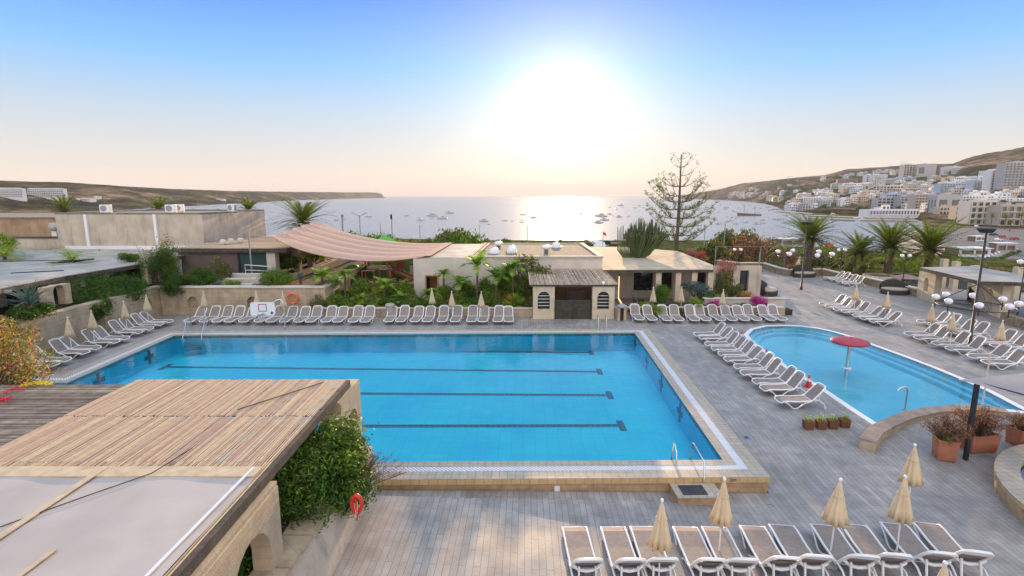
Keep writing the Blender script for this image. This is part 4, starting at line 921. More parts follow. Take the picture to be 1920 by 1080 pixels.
for i, (x, y) in enumerate(near):
    p = PD(x, y, .30); lounger(p.x, p.y, R(180+2-i*1.5)+R(180), 'near sun lounger with taupe mesh, %s from the left in the bottom row' % nth(i+1), 'loungers in the bottom row')
# bottom row faces the pool: head ends towards the hotel
for o in [k for k in bpy.data.objects if k.get('group') == 'loungers in the bottom row']:
    o.rotation_euler.z += R(180); o.scale = (1, 1.32, 1.05)

def closed_parasol(name, full=True):
    t = bpy.data.objects.new(name, None); C.objects.link(t); t.empty_display_size = .3
    n = 32; amp = lambda i: (0, .10, .18, .24, .28, .30)[min(i, 5)]
    st = lambda j, i: 1+amp(i)*(math.cos(j*math.pi/2)+.35*math.sin(j*1.9+i*.5))
    MB().lathe([(.012, 2.36), (.045, 2.28), (.09, 2.05), (.145, 1.75), (.20, 1.45), (.245, 1.2), (.02, 1.22)], n, star=st).build('canopy', M['canvas'], t)
    MB().tube([(0, 0, 0), (0, 0, 2.36)], .021, 8).build('pole', M['plastic'], t)
    MB().tube([(.125*math.cos(a), .125*math.sin(a), 1.95) for a in np.linspace(0, 6.283, 13)[:-1]], .018, 4, closed=True).build('tie_strap', M['canvas'], t); MB().ball((0, 0, 2.40), .045, 1.2, n=8, k=5).build('finial', M['plastic'], t)
    MB().lathe([(.25, 0), (.25, .05), (.06, .09), (.05, .3), (.02, .31)], 16).build('base', M['greypaint'], t)
    return t
pp0 = closed_parasol('closed_parasol'); pu = [False]
def parasol(px, py, label, group, s=1.0, h=2.42):
    p = PD(px, py, h*s); o = pp0
    if pu[0]: o = dup(pp0)
    pu[0] = True; o.location = (p.x, p.y, zd(p.x, p.y)); o.rotation_euler = (R(rng.uniform(-1.2, 1.2)), R(rng.uniform(-1.5, 1.5)), rng.uniform(0, 6)); o.scale = (s, s, s)
    o['label'] = label; o['category'] = 'parasol'; o['group'] = group; return o
for i, (x, y, d) in enumerate(((1243, 938, 'between the third and fourth near loungers'), (1358, 897, 'tallest looking one above the fifth near lounger'), (1572, 897, 'above the eighth near lounger'), (1701, 893, 'above the tenth near lounger, in front of another'), (1719, 833, 'standing alone behind the last near loungers'), (1779, 1057, 'with only its tip in view at the bottom edge'))):
    parasol(x, y, 'closed cream parasol '+d, 'parasols by the bottom row')
for i, (x, y) in enumerate(((126, 595), (169, 583), (232, 565), (272, 553))): parasol(x, y, 'closed pale parasol along the left wall, %s from the camera end' % nth(i+1), 'parasols along the left wall', .93)
for i, (x, y) in enumerate(((380, 547), (481, 547), (530, 547), (810, 541), (847, 546), (901, 547), (1226, 538), (1279, 538), (1356, 543), (1385, 560))[:9]): parasol(x, y, 'closed pale parasol behind the far loungers, %s from the left' % nth(i+1), 'parasols along the far pool edge', .93)
for i, (x, y) in enumerate(((1606, 535), (1665, 548), (1750, 571), (1790, 587), (1881, 601))): parasol(x, y, 'closed pale parasol among the right hand loungers, %s from the left' % nth(i+1), 'parasols right of the paddling pool', .93)
o = parasol(1494, 479, 'leaning closed parasol by the far right parapet', 'parasols right of the paddling pool', .95); o.rotation_euler = (0, R(10), 0)

# ================================================================ POOL FITTINGS
def hoop():
    p = P(535, 617); t = thing('basketball_hoop', 'white poolside basketball backboard on a curved steel post', 'basketball hoop', (p.x, p.y, 0), R(4))
    MB().tube([(0, 0, 0), (0, 0, 1.75), (-.06, 0, 1.95), (-.22, 0, 2.08), (-.42, 0, 2.02), (-.75, -.05, 1.85)], .045, 8).build('post', M['steel'], t)
    bb = MB().slab([(-.78, -.02), (.72, -.02), (.82, .12), (.80, .84), (.68, .9), (-.70, .9), (-.8, .8), (-.8, .1)], 0, .05).build('backboard', M['plastic'], t)
    bb.matrix_local = Matrix.Translation((-1.35, -.1, 1.02)) @ Matrix.Rotation(R(90), 4, 'X')
    rm = mat('red_line_paint', (.45, .03, .06), .5, .05, 3)
    MB().panel(rect(-.28, .28, .26, .78), [rect(-.23, .23, .31, .73)], (0, 0, .052), (1, 0, 0), (0, 1, 0), .004).build('target_square', rm, bb)
    MB().panel([(.60+.1*math.cos(a), .16+.1*math.sin(a)) for a in np.linspace(0, 6.0, 14)], [], (0, 0, .052), (1, 0, 0), (0, 1, 0), .004).build('round_emblem', mat('violet_print', (.12, .05, .22), .5, .05, 3), bb)
    c = Vector((-1.35, -.42, 1.12)); MB().tube([c+Vector((.23*math.cos(a), .23*math.sin(a), 0)) for a in np.linspace(0, 2*math.pi, 17)[:-1]], .014, 5, closed=True).tube([c+Vector((0, .23, 0)), c+Vector((0, .3, 0))], .05, 5).build('rim', M['beam'], t)
    mb = MB()
    for k in range(8):
        for sg in (1, -1): mb.tube([c+Vector((r_*math.cos(k*math.pi/4+sg*q), r_*math.sin(k*math.pi/4+sg*q), z)) for r_, z, q in ((.23, 0, 0), (.19, -.15, .4), (.14, -.32, .8), (.12, -.45, 1.2))], .007, 3)
    mb.build('net', M['plastic'], t)
hoop()
def ladder(loc, rz, label, reach=.55, hgt=.85):
    t = thing('pool_ladder', label, 'pool ladder', loc, rz)
    for x in (-.27, .27): MB().tube([(x, .42, 0), (x, .42, hgt*.75), (x, .3, hgt), (x, .08, hgt), (x, -.06, hgt*.7), (x, -.12, -.1), (x, -.12, -1.1)], .024, 8).build('rail', M['steel'], t)
    for z in (-.3, -.6, -.9): MB().box(-.25, .25, -.18, -.06, z, z+.03).build('tread', M['steel'], t)
ladder((P(1129, 618).x, P(1129, 618).y, 0), R(0), 'steel ladder at the far edge of the pool before the kiosk', hgt=.95)
# near ladder with outside step
nx_ = P(1284, 862).x; t = thing('pool_ladder', 'steel ladder over the near pool edge with a long outer handrail', 'pool ladder', (nx_-.1, nearline(nx_).y, 0), R(181))
for x, out in ((.33, 0), (-.33, 1)):
    pts = [(x, -.12, -1.1), (x, -.1, .1), (x, .0, .62), (x, .12, .66)]
    pts += [(x, .36, .45), (x, .4, 0)] if not out else [(x, 1.12, .5), (x, 1.2, -.3)]
    MB().tube(pts, .028, 8).build('rail', M['steel'], t)
for z in (-.12, -.42, -.72): MB().box(-.3, .3, -.2, -.06, z, z+.03).build('tread', M['plastic'], t)
p = P(1296, 905, -.2); q_ = nearline(p.x).y-1.16; t = thing('step_block', 'wood faced step block with dark rubber mat below the near pool ladder', 'step', (p.x, q_-.42, -.56), R(1))
MB().box(-.68, .68, -.40, .40, 0, .34).build('block', M['skirt'], t); MB().box(-.72, .72, -.44, .40, .341, .375).build('top', M['kerbtile'], t); MB().box(-.5, .28, -.30, .25, .376, .39).build('rubber_mat', M['black'], t)
t = thing('access_cover', 'small white square cover on the near pool wall', 'cover', (P(1045, 918, -.35).x, nearline(P(1045, 918, -.35).x).y-1.125, -.38)); MB().box(-.09, .09, -.02, 0, -.09, .09).build('plate', M['plastic'], t); MB().box(-.07, .07, -.028, -.021, -.07, .07).build('door', M['plastic'], t)
# big entry stairs at the far left
p = P(395, 632); t = thing('pool_stairs', 'steel entry stairs with high handrails at the far left of the pool', 'pool stairs', (P(372, 622).x, P(372, 622).y-.3, 0), R(18))
for x in (-.55, .55):
    MB().tube([(x, 1.5, 0), (x, 1.2, .95), (x, .95, 1.05), (x, .2, .75), (x, -.7, .15), (x, -1.15, -.2), (x, -1.3, -1.0)], .026, 7).tube([(x, 1.2, .5), (x, .3, .35), (x, -1.2, -.55)], .02, 6).tube([(x, .2, .75), (x, .2, -.9)], .02, 6).build('handrail', M['steel'], t)
for i in range(5): MB().box(-.53, .53, -.1-i*.27, .14-i*.27, -.12-i*.2, -.09-i*.2).build('tread', M['steel'], t)
# mushroom and spout in the paddling pool
p = P(1588, 690, KZ); t = thing('water_mushroom', 'red disc water mushroom on a steel column in the paddling pool', 'water mushroom', (p.x, p.y, KZ-.6))
q_ = at(1592, 640, p.y); hz = q_.z-KZ+.6
MB().lathe([(.10, 0), (.085, .1), (.075, hz-.1)], 16).build('column', M['steel'], t)
MB().lathe([(.08, hz-.10), (.55, hz-.13), (.88, hz-.09), (.93, hz-.02), (.90, hz+.04), (.6, hz+.13), (.25, hz+.18), (.06, hz+.19), (.01, hz+.2)], 32).build('cap', M['mushroom'], t)
MB().lathe([(.22, .585), (.22, .62), (.1, .63)], 20).build('collar', M['plastic'], t)
MB().ball((0, 0, hz+.2), .05).build('knob', M['mushroom'], t)
p = PD(1697, 766, .2); t = thing('water_spout', 'curved steel water spout on the curved wall', 'water spout', (p.x, p.y, 0))
MB().tube([(0, 0, 0), (0, 0, .82), (-.03, 0, .98), (-.14, 0, 1.06), (-.28, 0, 1.02), (-.42, -.02, .88)], .035, 8).build('pipe', M['steel'], t); MB().lathe([(.09, 0), (.09, .025)], 12).build('flange', M['steel'], t)
# traffic cones
for i, (px, py) in enumerate(((1390, 638), (1436, 674), (1516, 725))):
    p = PD(px, py); t = thing('traffic_cone', 'small red traffic cone beside the paddling pool, '+('far one', 'middle one', 'nearest one')[i], 'traffic cone', p, rng.random(), 'red cones by the paddling pool'); s = 1.15
    MB().box(-.17*s, .17*s, -.17*s, .17*s, 0, .03).build('base', M['red'], t); MB().lathe([(.13*s, .031), (.085*s, .25*s)], 14).lathe([(.06*s, .37*s), (.03*s, .52*s), (.01, .525*s)], 14).build('cone', M['red'], t); MB().lathe([(.0865*s, .2505*s), (.061*s, .3695*s)], 14).build('band', M['plastic'], t)
# ---- lifebuoys
def buoy(loc, rz, label, tilt=0, r=.3):
    t = thing('lifebuoy', label, 'lifebuoy', loc, rz); mb = MB(); n = 28
    mb.tube([(r*math.cos(2*math.pi*i/n), 0, r*math.sin(2*math.pi*i/n)) for i in range(n)], .075, 8, closed=True); mb.build('ring', M['orange'], t)
    MB().tube([(.02, -.08, -r), (.1, -.1, -r-.25), (-.08, -.1, -r-.42), (.04, -.09, -r-.6)], .035, 5).build('rope', M['orange'], t)
    for a in (.6, 2.2, 3.9, 5.4): MB().box(r*math.cos(a)-.09, r*math.cos(a)+.09, -.08, .08, r*math.sin(a)-.03, r*math.sin(a)+.03).build('band', M['plastic'], t) if 0 else None
p = at(549, 562, 39.85); buoy((p.x, 39.8, p.z+.1), 0, 'orange lifebuoy with hanging rope on the planter wall', r=.38)
t = thing('lifebuoy', 'red lifebuoy with white cords half hidden under the near bush', 'lifebuoy', at(661, 945, 11.8)); t.scale = (.5, .7, .75)
mb = MB(); mb.tube([(.24*math.cos(a), 0, .28*math.sin(a)) for a in np.linspace(0, 2*math.pi, 21)[:-1]], .09, 8, closed=True).build('ring', M['red'], t)
MB().tube([(.0, -.12, .2), (.02, -.14, 0), (.06, -.12, -.35), (.02, -.1, -.5)], .05, 6).build('strap', M['red'], t)
MB().tube([(-.05, -.14, .1), (0, -.17, -.2), (.02, -.14, -.42)], .012, 4).tube([(.1, -.12, .15), (.08, -.17, -.15), (.04, -.14, -.4)], .012, 4).build('cord', M['plastic'], t)
t.location.x += .1
# ---- litter bin and stone lantern
p = PD(728, 612); p = P(727, 604); t = thing('litter_bin', 'grey hooded litter bin between the far lounger rows', 'litter bin', (p.x, p.y+.9, 0)); MB().lathe([(.27, 0), (.3, .95), (.28, 1.0)], 16).build('body', M['greypaint'], t); MB().lathe([(.36, 1.001), (.36, 1.1), (.25, 1.2), (.02, 1.22)], 16).build('lid', M['roof_sheet'], t)
p = P(1165, 601); t = thing('stone_lantern', 'stone lantern pillar with flat grey cap right of the kiosk', 'lantern', (p.x, p.y, 0))
for x in (-.22, .22): MB().box(x-.09, x+.09, -.15, .15, 0, 1.0).build('leg', M['stone'], t)
MB().box(-.12, .12, -.1, .1, .05, .9).build('core', M['dark'], t); MB().lathe([(.3, 1.001), (.5, 1.06), (.3, 1.16), (.12, 1.25), (.02, 1.28)], 14).build('cap', M['greypaint'], t)
# ---- small drain covers
for px, py, lab in ((1445, 948, 'small steel drain cover in the near deck'), (1400, 820, 'small pale drain cover right of the big pool')):
    p = PD(px, py); t = thing('drain_cover', lab, 'drain cover', (p.x, p.y, p.z-.008)); MB().box(-.12, .12, -.12, .12, 0, .004).build('frame', M['steel'], t); MB().box(-.08, .08, -.08, .08, .0045, .006).build('grate', M['black'], t)

# ---- lamps
def globe_pair(px, py, h, label, ring=False, Y=None, base=None):
    p = base or PD(px, py); t = thing('street_lamp', label, 'street lamp', p, 0, 'twin globe lamps'); MB().lathe([(.09, 0), (.09, .15), (.045, .2), (.04, h-.35)], 10).build('pole', M['black'], t)
    for s in (-1, 1):
        MB().tube([(0, 0, h-.55), (s*.2, 0, h-.62), (s*.36, 0, h-.5), (s*.36, 0, h-.3)], .025, 6).build('arm', M['black'], t); MB().ball((s*.36, 0, h-.1), .19, .92).build('globe', M['globe'], t)
globe_pair(1573, 523, 3.3, 'black lamp with two white globes behind the far loungers'); globe_pair(1691, 541, 3.35, 'black lamp with two white globes left of the right pergola')
globe_pair(1380, 516, 3.05, 'black lamp with two globes beside the red bougainvillea at the restaurant corner')
globe_pair(1904, 607, 4.6, 'black lamp with two white globes in front of the right pergola')
def big_lamp(px, py, h, hr, rad, label, k=6, ph=.3, gl=.215):
    p = PD(px, py); t = thing('floodlight_mast', label, 'lamp post', p, 0, 'tall floodlight masts')
    MB().lathe([(.13, 0), (.13, .3), (.085, .34), (.06, h)], 12).build('mast', M['black'], t)
    mb = MB().tube([(rad*math.cos(2*math.pi*i/28), rad*math.sin(2*math.pi*i/28), hr-.35) for i in range(28)], .028, 6, closed=True)
    for i in range(3): a = ph+i*2.094; mb.tube([(rad*math.cos(a), rad*math.sin(a), hr-.35), (0, 0, hr+1.0)], .026, 5).tube([(rad*math.cos(a), rad*math.sin(a), hr-.35), (0, 0, hr-.3)], .02, 5)
    mb.build('ring', M['black'], t)
    for i in range(k):
        a = ph+i*2*math.pi/k; g_ = MB().ball((rad*math.cos(a), rad*math.sin(a), hr), gl, .88).build('globe', M['globe'], t); MB().tube([(rad*math.cos(a), rad*math.sin(a), hr-.65), (rad*math.cos(a), rad*math.sin(a), hr-gl*.8)], .035, 6).build('stem', M['black'], g_)
    hd = MB().lathe([(.32, h-.02), (.44, h+.02), (.62, h+.22), (.60, h+.26), (.02, h+.3)], 4, sm=False).build('floodlight', M['black'], t)
    return t
big_lamp(1817, 652, 7.0, 2.95, 1.9, 'tall black mast with ring of white globes and floodlight at right', 8, .15)
big_lamp(1502, 543, 6.3, 3.6, 2.3, 'distant black mast with ring of white globes before the leftmost date palm', 6, .5, .24)

# ---- daybeds
def daybed(px, py, rz, w, d, label):
    p = PD(px, py); t = thing('daybed', label, 'daybed', p, rz, 'dark wicker daybeds')
    MB().lathe([(w, 0), (w*1.02, .38), (w*.98, .4)], 24).build('base', M['wicker'], t).scale = (1, d, 1)
    MB().lathe([(w*.9, .401), (w*.95, .5), (w*.88, .56), (.02, .57)], 24).build('cushion', M['cushion'], t).scale = (1, d, 1)
    mb = MB(); n = 14; vs = []; 
    for i in range(n+1):
        a = R(20)+R(140)*i/n; hh = .45+.45*math.sin(math.pi*i/n)
        for r_, z in ((w*1.03, .05), (w*1.05, .38+hh), (w*.97, .38+hh), (w*.95, .42)): vs.append((r_*math.cos(a), r_*math.sin(a)*d, z))
    mb.add(vs, [(i*4+j, i*4+(j+1) % 4, i*4+4+(j+1) % 4, i*4+4+j) for i in range(n) for j in range(4)], 0, True).build('hood', M['wicker'], t)
daybed(1676, 551, R(-20), 1.15, .7, 'dark wicker daybed left of the right pergola'); daybed(1508, 519, R(10), 1.3, .6, 'dark wicker daybed before the leftmost date palm')
daybed(1441, 552, R(60), 1.25, .6, 'dark wicker daybed with pale cushion beside the magenta bougainvillea'); daybed(1829, 566, R(60), .8, .7, 'dark wicker daybed inside the right pergola')
p = P(1640, 524); t = thing('round_planter', 'low round pale stone planter by the date palms', 'planter', (p.x, p.y-1.0, 0)); MB().lathe([(1.75, 0), (1.75, .62), (1.55, .66), (1.5, .5)], 28).build('wall', M['render'], t); MB().lathe([(1.5, .49), (.02, .55)], 24).build('soil', M['soil'], t)
p = P(1697, 536); t = thing('beach_umbrella', 'flattened pinkish beach umbrella beside the far planter', 'parasol', (p.x, p.y, 0)); MB().lathe([(1.35, .85), (.9, 1.0), (.3, 1.15), (.02, 1.2)], 8, sm=False).build('canopy', mat('dusty_pink_cloth', (.35, .22, .21), .9, .1, 2), t); MB().tube([(0, 0, 0), (0, 0, 1.2)], .03).build('pole', M['greypaint'], t)

# ---- foreground right awning with black pole
p = PD(1810, 862); top_ = at(1827, 716, p.y); t = thing('shade_canopy', 'taut pale canopy on a black post at the right edge', 'canopy', (p.x, p.y, p.z)); hp_ = top_.z-p.z
MB().box(-.06, .06, -.06, .06, 0, hp_).build('post', M['black'], t)
mb = MB(); c0 = P(1797, 712, top_.z+.05)-Vector(t.location); n = 16; pts = []
A, B_, C_, D_ = c0, P(2150, 800, top_.z-.2)-Vector(t.location), P(2150, 690, top_.z+.2)-Vector(t.location), P(1945, 697, top_.z+.15)-Vector(t.location)
for j in range(n+1):
    for i in range(n+1):
        q = A.lerp(B_, i/n).lerp(D_.lerp(C_, i/n), j/n); q.z -= .25*math.sin(math.pi*i/n)*math.sin(math.pi*j/n)**.7; mb.v.append(tuple(q))
for j in range(n):
    for i in range(n): k = j*(n+1)+i; mb.f += [(k, k+1, k+n+2, k+n+1)]; mb.m.append(0); mb.sm.append(True)
mb.build('cloth', mat('pale_sail_cloth', (.50, .45, .44), .8, .05, 2, transl=.35), t)
MB().tube([(.0, 0, hp_-.02), B_-Vector((0, 0, .05))], .035, 6).build('edge_pole', M['black'], t)
MB().tube([(0, 0, hp_-.02), c0], .02, 5).build('hook', M['steel'], t)
p2 = PD(1841, 765, .2)
MB().tube([Vector((p2.x, p2.y, p2.z))-Vector(t.location), Vector((p2.x, p2.y, top_.z-.05))-Vector(t.location)], .03, 6).build('rear_post', M['render_pale'], t)

# ---- flower pots
def trough(px, py, w, d, h, rz, label, m, name='planter', group=None, taper=.88):
    p = PD(px, py); t = thing(name, label, 'planter', p, rz, group); mb = MB(); a, b_ = w/2, d/2; c, e = a*taper, b_*taper; k = .035
    mb.add([(-c, -e, 0), (c, -e, 0), (c, e, 0), (-c, e, 0), (-a, -b_, h), (a, -b_, h), (a, b_, h), (-a, b_, h), (-a+k, -b_+k, h), (a-k, -b_+k, h), (a-k, b_-k, h), (-a+k, b_-k, h), (-a+k, -b_+k, h*.8), (a-k, -b_+k, h*.8), (a-k, b_-k, h*.8), (-a+k, b_-k, h*.8)],
           [(3, 2, 1, 0)]+[(i, (i+1) % 4, (i+1) % 4+4, i+4) for i in range(4)]+[(i+4, (i+1) % 4+4, (i+1) % 4+8, i+8) for i in range(4)]+[(i+8, (i+1) % 4+8, (i+1) % 4+12, i+12) for i in range(4)])
    mb.build('pot', m, t); MB().box(-a+k+.002, a-k-.002, -b_+k+.002, b_-k-.002, h*.7, h*.82).build('soil', M['soil'], t)
    MB().panel(rect(-a-.02, a+.02, -b_-.02, b_+.02), [rect(-a+.03, a-.03, -b_+.03, b_-.03)], (0, 0, h+.002), (1, 0, 0), (0, 1, 0), .035).build('rim', m, t) if name != 'small_planter' else None
    return t
for i, (px, py) in enumerate(((1515, 803), (1538, 802), (1560, 801), (1582, 799))):
    t = trough(px, py, .36, .34, .32, R(-4), f'square brown pot with narcissus leaves, {nth(i+1)} from the left', M['brownpot'], 'small_planter', 'brown pots by the paddling pool')
    v = []
    for k in range(26):
        a = rng.uniform(0, 6.28); r_ = rng.uniform(.02, .12); l = rng.uniform(.18, .34); bx, by = r_*math.cos(a), r_*math.sin(a); tx_, ty_ = bx*2.4+rng.uniform(-.05, .05), by*2.4+rng.uniform(-.05, .05); w_ = .009
        v += [(bx-w_, by, .25), (bx+w_, by, .25), (tx_+w_*.4, ty_, .25+l), (tx_-w_*.4, ty_, .25+l)]
    quads('leaves', v, M['leaf_lime'], t); pts = np.array([[rng.uniform(-.12, .12), rng.uniform(-.12, .12), .25+rng.uniform(.2, .36)] for _ in range(14)]); leaf_mesh('flowers', pts, np.tile([0, 0, 1.], (14, 1)), .03, M['flower_white'], t)
# ================================================================ PLANTS
def bush_mesh(name, n, rad, k, leaf, m, base=0, fill=.4, lob=.5, aspect=1.9, parent=None, droop=0):
    p, d = lobes(n, rad, k, fill, base, lob); return leaf_mesh(name, p, d, leaf, m, parent, aspect=aspect, droop=droop)
PROTO = {}
def shrub(key, label, loc, s=(1, 1, 1), rz=None, group=None, name='shrub', cat='shrub'):
    """round shrub of many leaves on short stems; the protos are unit sized"""
    if key not in PROTO:
        col, n, k, leaf, lob, mult = {'deep': ('leaf_deep', 4200, 13, .055, .42, 1), 'mid': ('leaf_mid', 4200, 12, .055, .42, 1), 'olive': ('leaf_olive', 3000, 15, .05, .34, 1), 'lime': ('leaf_lime', 3200, 11, .05, .4, 1), 'dry': ('leaf_dry', 2200, 12, .04, .4, 1), 'gold': ('leaf_gold', 2600, 12, .045, .36, 1),
             'blue': ('leaf_blue', 2200, 10, .05, .45, 1), 'magenta': ('flower_magenta', 2600, 12, .045, .4, 1), 'box': ('leaf_mid', 7000, 22, .04, .5, 1), 'far': ('leaf_olive', 1500, 14, .08, .36, 1), 'hill': ('leaf_deep', 1100, 10, .10, .42, 1), 'fardeep': ('leaf_mid', 1500, 14, .08, .4, 1), 'deepfine': ('leaf_deep', 9000, 26, .036, .4, 1), 'midfine': ('leaf_mid', 9000, 26, .036, .4, 1)}[key]
        t = bpy.data.objects.new(name, None); C.objects.link(t); p, d = lobes(n, (1, 1, .62), k, .55, 0, lob); cr_ = leaf_mesh('foliage', p, d, leaf, [M[col], M['leaf_lime' if key in ('deep', 'mid') else col]], t, mi=(nr.random(n) < .12).astype(int))
        mb = MB()
        for i in range(6):
            a = i*1.05+rng.random()*.4; mb.tube([(.04*math.cos(a), .04*math.sin(a), 0), (.22*math.cos(a), .22*math.sin(a), .35), (.5*math.cos(a), .5*math.sin(a), .8)], [.022, .015, .006], 5)
        mb.build('stems', M['bark'], t); PROTO[key] = t; o = t
    else: o = dup(PROTO[key])
    if group is None and 'group' in o: del o['group']
    o.name = name; o.location = loc; o.rotation_euler = (0, 0, rng.uniform(0, 6.28) if rz is None else rz); o.scale = s; return tag(o, label, cat, group)
def shr(key, px, pybase, w, h, Y, label, group=None, zb=None, depth=None, **kw):
    """w,h in photo pixels"""
    p = at(px, pybase, Y); s_ = scl(Y, p.z); z = p.z if zb is None else zb; W = w/2/s_*1.25; Hh = h/s_/1.0
    return shrub(key, label, (p.x, Y, z), (W, depth or W, Hh), group=group, **kw)

# ---- palms
def frond(L_, n, width, arch, droop, m_, taper=1.0, w0=.05, tipc=0, seed=0):
    """one pinnate leaf along +x rising then arching; returns quads"""
    r_ = random.Random(seed); v = []; pts = []
    for i in range(n+1):
        t = i/n; pts.append(Vector((L_*(t*math.cos(arch*(1-t*.3))*.98), 0, L_*(math.sin(arch)*t-droop*t*t))))
    for i in range(1, n+1):
        p = pts[i]; d = (pts[i]-pts[i-1]).normalized(); t = i/n; wl_ = width*(math.sin(math.pi*min(1, t*.92+.08))**.6)*(1 if t < .95 else .7)
        up_ = Vector((0, 1, 0)).cross(d)*-1
        for s in (-1, 1):
            out = (Vector((0, s, 0))*.8+d*.55+up_*(.35 if up_.z > 0 else -.35)+Vector((0, 0, r_.uniform(-.25, .1)))).normalized(); q = p+out*wl_*r_.uniform(.85, 1.1); q.z -= wl_*.22; h = d*w0
            v += [p-h*.5, p+h*.5, q+h*.15, q-h*.15]
    rq = []
    for i in range(n):
        t = i/n; w = .05*(1-t*.8)*L_/3; a, b_ = pts[i], pts[i+1]; rq += [a+Vector((0, -w, 0)), a+Vector((0, w, 0)), b_+Vector((0, w, 0)), b_+Vector((0, -w, 0))]
    return v, rq
def palm_crown(nf, L_, width, seed, elev=(-.25, 1.35), drp=(.25, .6), n=26, w0=.055):
    r_ = random.Random(seed); V = []; mi = []
    for k in range(nf):
        az = k*2.39996+r_.uniform(-.15, .15); e = elev[0]+(elev[1]-elev[0])*((k+.5)/nf)**.9; e += r_.uniform(-.1, .1); l = L_*r_.uniform(.85, 1.1)*(1 if e < 1.1 else .8)
        v, rq = frond(l, n, width*r_.uniform(.85, 1.1), e, r_.uniform(*drp)*(1.1-.35*e), None, w0=w0, seed=seed*100+k); ca_, sa_ = math.cos(az), math.sin(az)
        for src, mm in ((v, 0), (rq, 1)):
            for p in src: V.append((p.x*ca_-p.y*sa_, p.x*sa_+p.y*ca_, p.z))
            mi += [mm]*(len(src)//4)
    return V, mi
def date_palm(label, base, th, tr, L_, nf=58, seed=1, lean=0, group='date palms', width=.46, dropz=0):
    t = thing('date_palm', label, 'palm tree', base, 0, group); mb = MB(); prof = []; nz = int(th/.16)
    for i in range(nz+1):
        z = th*i/nz; rr = tr*(1.05+.22*math.exp(-z*1.2)+.30*sm((z/th-.72)/.28)); prof.append((rr*(1 if i % 2 else .93), z))
    mb.lathe(prof, 22, star=lambda j, i: 1+.05*math.sin(j*math.pi+i*math.pi)+.03*math.sin(j*2+i)); mb.lathe([(tr*1.2, th), (tr*.9, th+.35), (.1, th+.6)], 16); mb.build('trunk', M['palmbark'], t)
    V, mi = palm_crown(nf, L_*1.22, width*L_/4, seed, drp=(.2, .5), n=32, w0=.10); o = quads('crown', V, [M['leaf_palm'], M['leaf_olive']], t, mi); o.location = (0, 0, th+.25)
    ms_ = MB()
    for k in range(16): a = k*2.4; e = -.3+.05*k; ms_.tube([(tr*.5*math.cos(a), tr*.5*math.sin(a), th+.2), (L_*.33*math.cos(a), L_*.33*math.sin(a), th+.2+L_*.33*math.sin(e)-.05), (L_*.55*math.cos(a), L_*.55*math.sin(a), th+.1+L_*.5*math.sin(e)-.25)], [.05, .035, .02], 4)
    ms_.build('dry_fronds', M['leaf_gold'] if 0 else M['leaf_dry'], t); return t
for i, (px, pb, pt_y, trw, L_, Y, lab) in enumerate(((1514, 508, 452, 18, 4.1, 63, 'date palm with wide drooping crown left of the other three'), (1605, 526, 478, 19, 3.0, 60, 'smallest and narrowest date palm, second from the left'), (1661, 528, 468, 21, 3.9, 58, 'date palm with thick diamond patterned trunk, third from the left'), (1737, 520, 474, 22, 4.5, 57, 'bushiest date palm with a short trunk, rightmost by the pergola'))):
    p = at(px, pb, Y); s_ = scl(Y, 0); th = (pb-pt_y)/s_; date_palm(lab, (p.x, Y, p.z), th, trw/s_/2*.62, L_, 84 if i != 1 else 56, i+1)
p = at(570, 437, 72); date_palm('dark date palm rising behind the shade sail', (p.x, 72, -1.1), p.z+2.3, .4, 4.3, 80, 9)
for i, (px, py, r_, Y, lab) in enumerate(((120, 394, 33, 90, 'palm top showing over the roof at far left'), (298, 393, 27, 86, 'palm top showing between the rooftop air conditioners'), (466, 395, 26, 80, 'palm top showing right of the last rooftop air conditioner'))):
    p = at(px, py, Y); L_ = r_/scl(Y, p.z)*1.15; date_palm(lab, (p.x, Y, -1.2), p.z+1.0, .3, L_, 44, 20+i, group='palm tops behind the roofs')
def garden_palm(label, px, pyb, pyt, Y, L_, seed, nf=13, lean=.0):
    b0 = at(px, pyb, Y); t0 = at(px+lean, pyt, Y); h = t0.z-b0.z; t = thing('garden_palm', label, 'palm tree', (b0.x, Y, b0.z), 0, 'small palms in the garden')
    dxl = t0.x-b0.x; MB().tube([(0, 0, -.3), (dxl*.3, 0, h*.4), (dxl, 0, h)], [.12, .085, .075], 8).build('trunk', M['palmbark'], t)
    V, mi = palm_crown(nf, L_, L_*.30, seed, elev=(.1, 1.25), drp=(.35, .8), n=18, w0=.13*L_/1.6); o = quads('crown', V, [M['leaf_garden'], M['leaf_lime']], t, mi); o.location = (dxl, 0, h); return t
gp = [(604, 563, 519, 41.2, 1.3, 'slender garden palm at the planter corner'), (627, 560, 532, 42.4, 1.15, 'short dark garden palm beside the slender one'), (647, 562, 517, 41.6, 1.1, 'bright green garden palm before the slide'), (721, 566, 534, 41.4, 1.15, 'garden palm right of the playground table'), (832, 566, 514, 42.8, .95, 'thin garden palm before the blank beige wall'),
      (863, 568, 531, 41.6, 1.25, 'garden palm with drooping leaves left of the tall one'), (895, 570, 497, 41.0, 1.7, 'tallest garden palm before the central building'), (930, 570, 520, 40.8, 1.3, 'garden palm between the tallest one and the round bush'), (961, 568, 503, 41.3, 1.35, 'light green garden palm left of the kiosk'),
      (676, 585, 562, 40.6, 1.0, 'stubby garden palm low in the bed behind the far loungers'), (752, 585, 562, 40.7, 1.1, 'low garden palm behind the litter bin side of the bed'), (806, 583, 552, 41.0, 1.1, 'low garden palm beside the doorway')]
for i, g in enumerate(gp): garden_palm(g[5], g[0], g[1], g[2], g[3], g[4], 40+i, 13+(i % 3)*2)
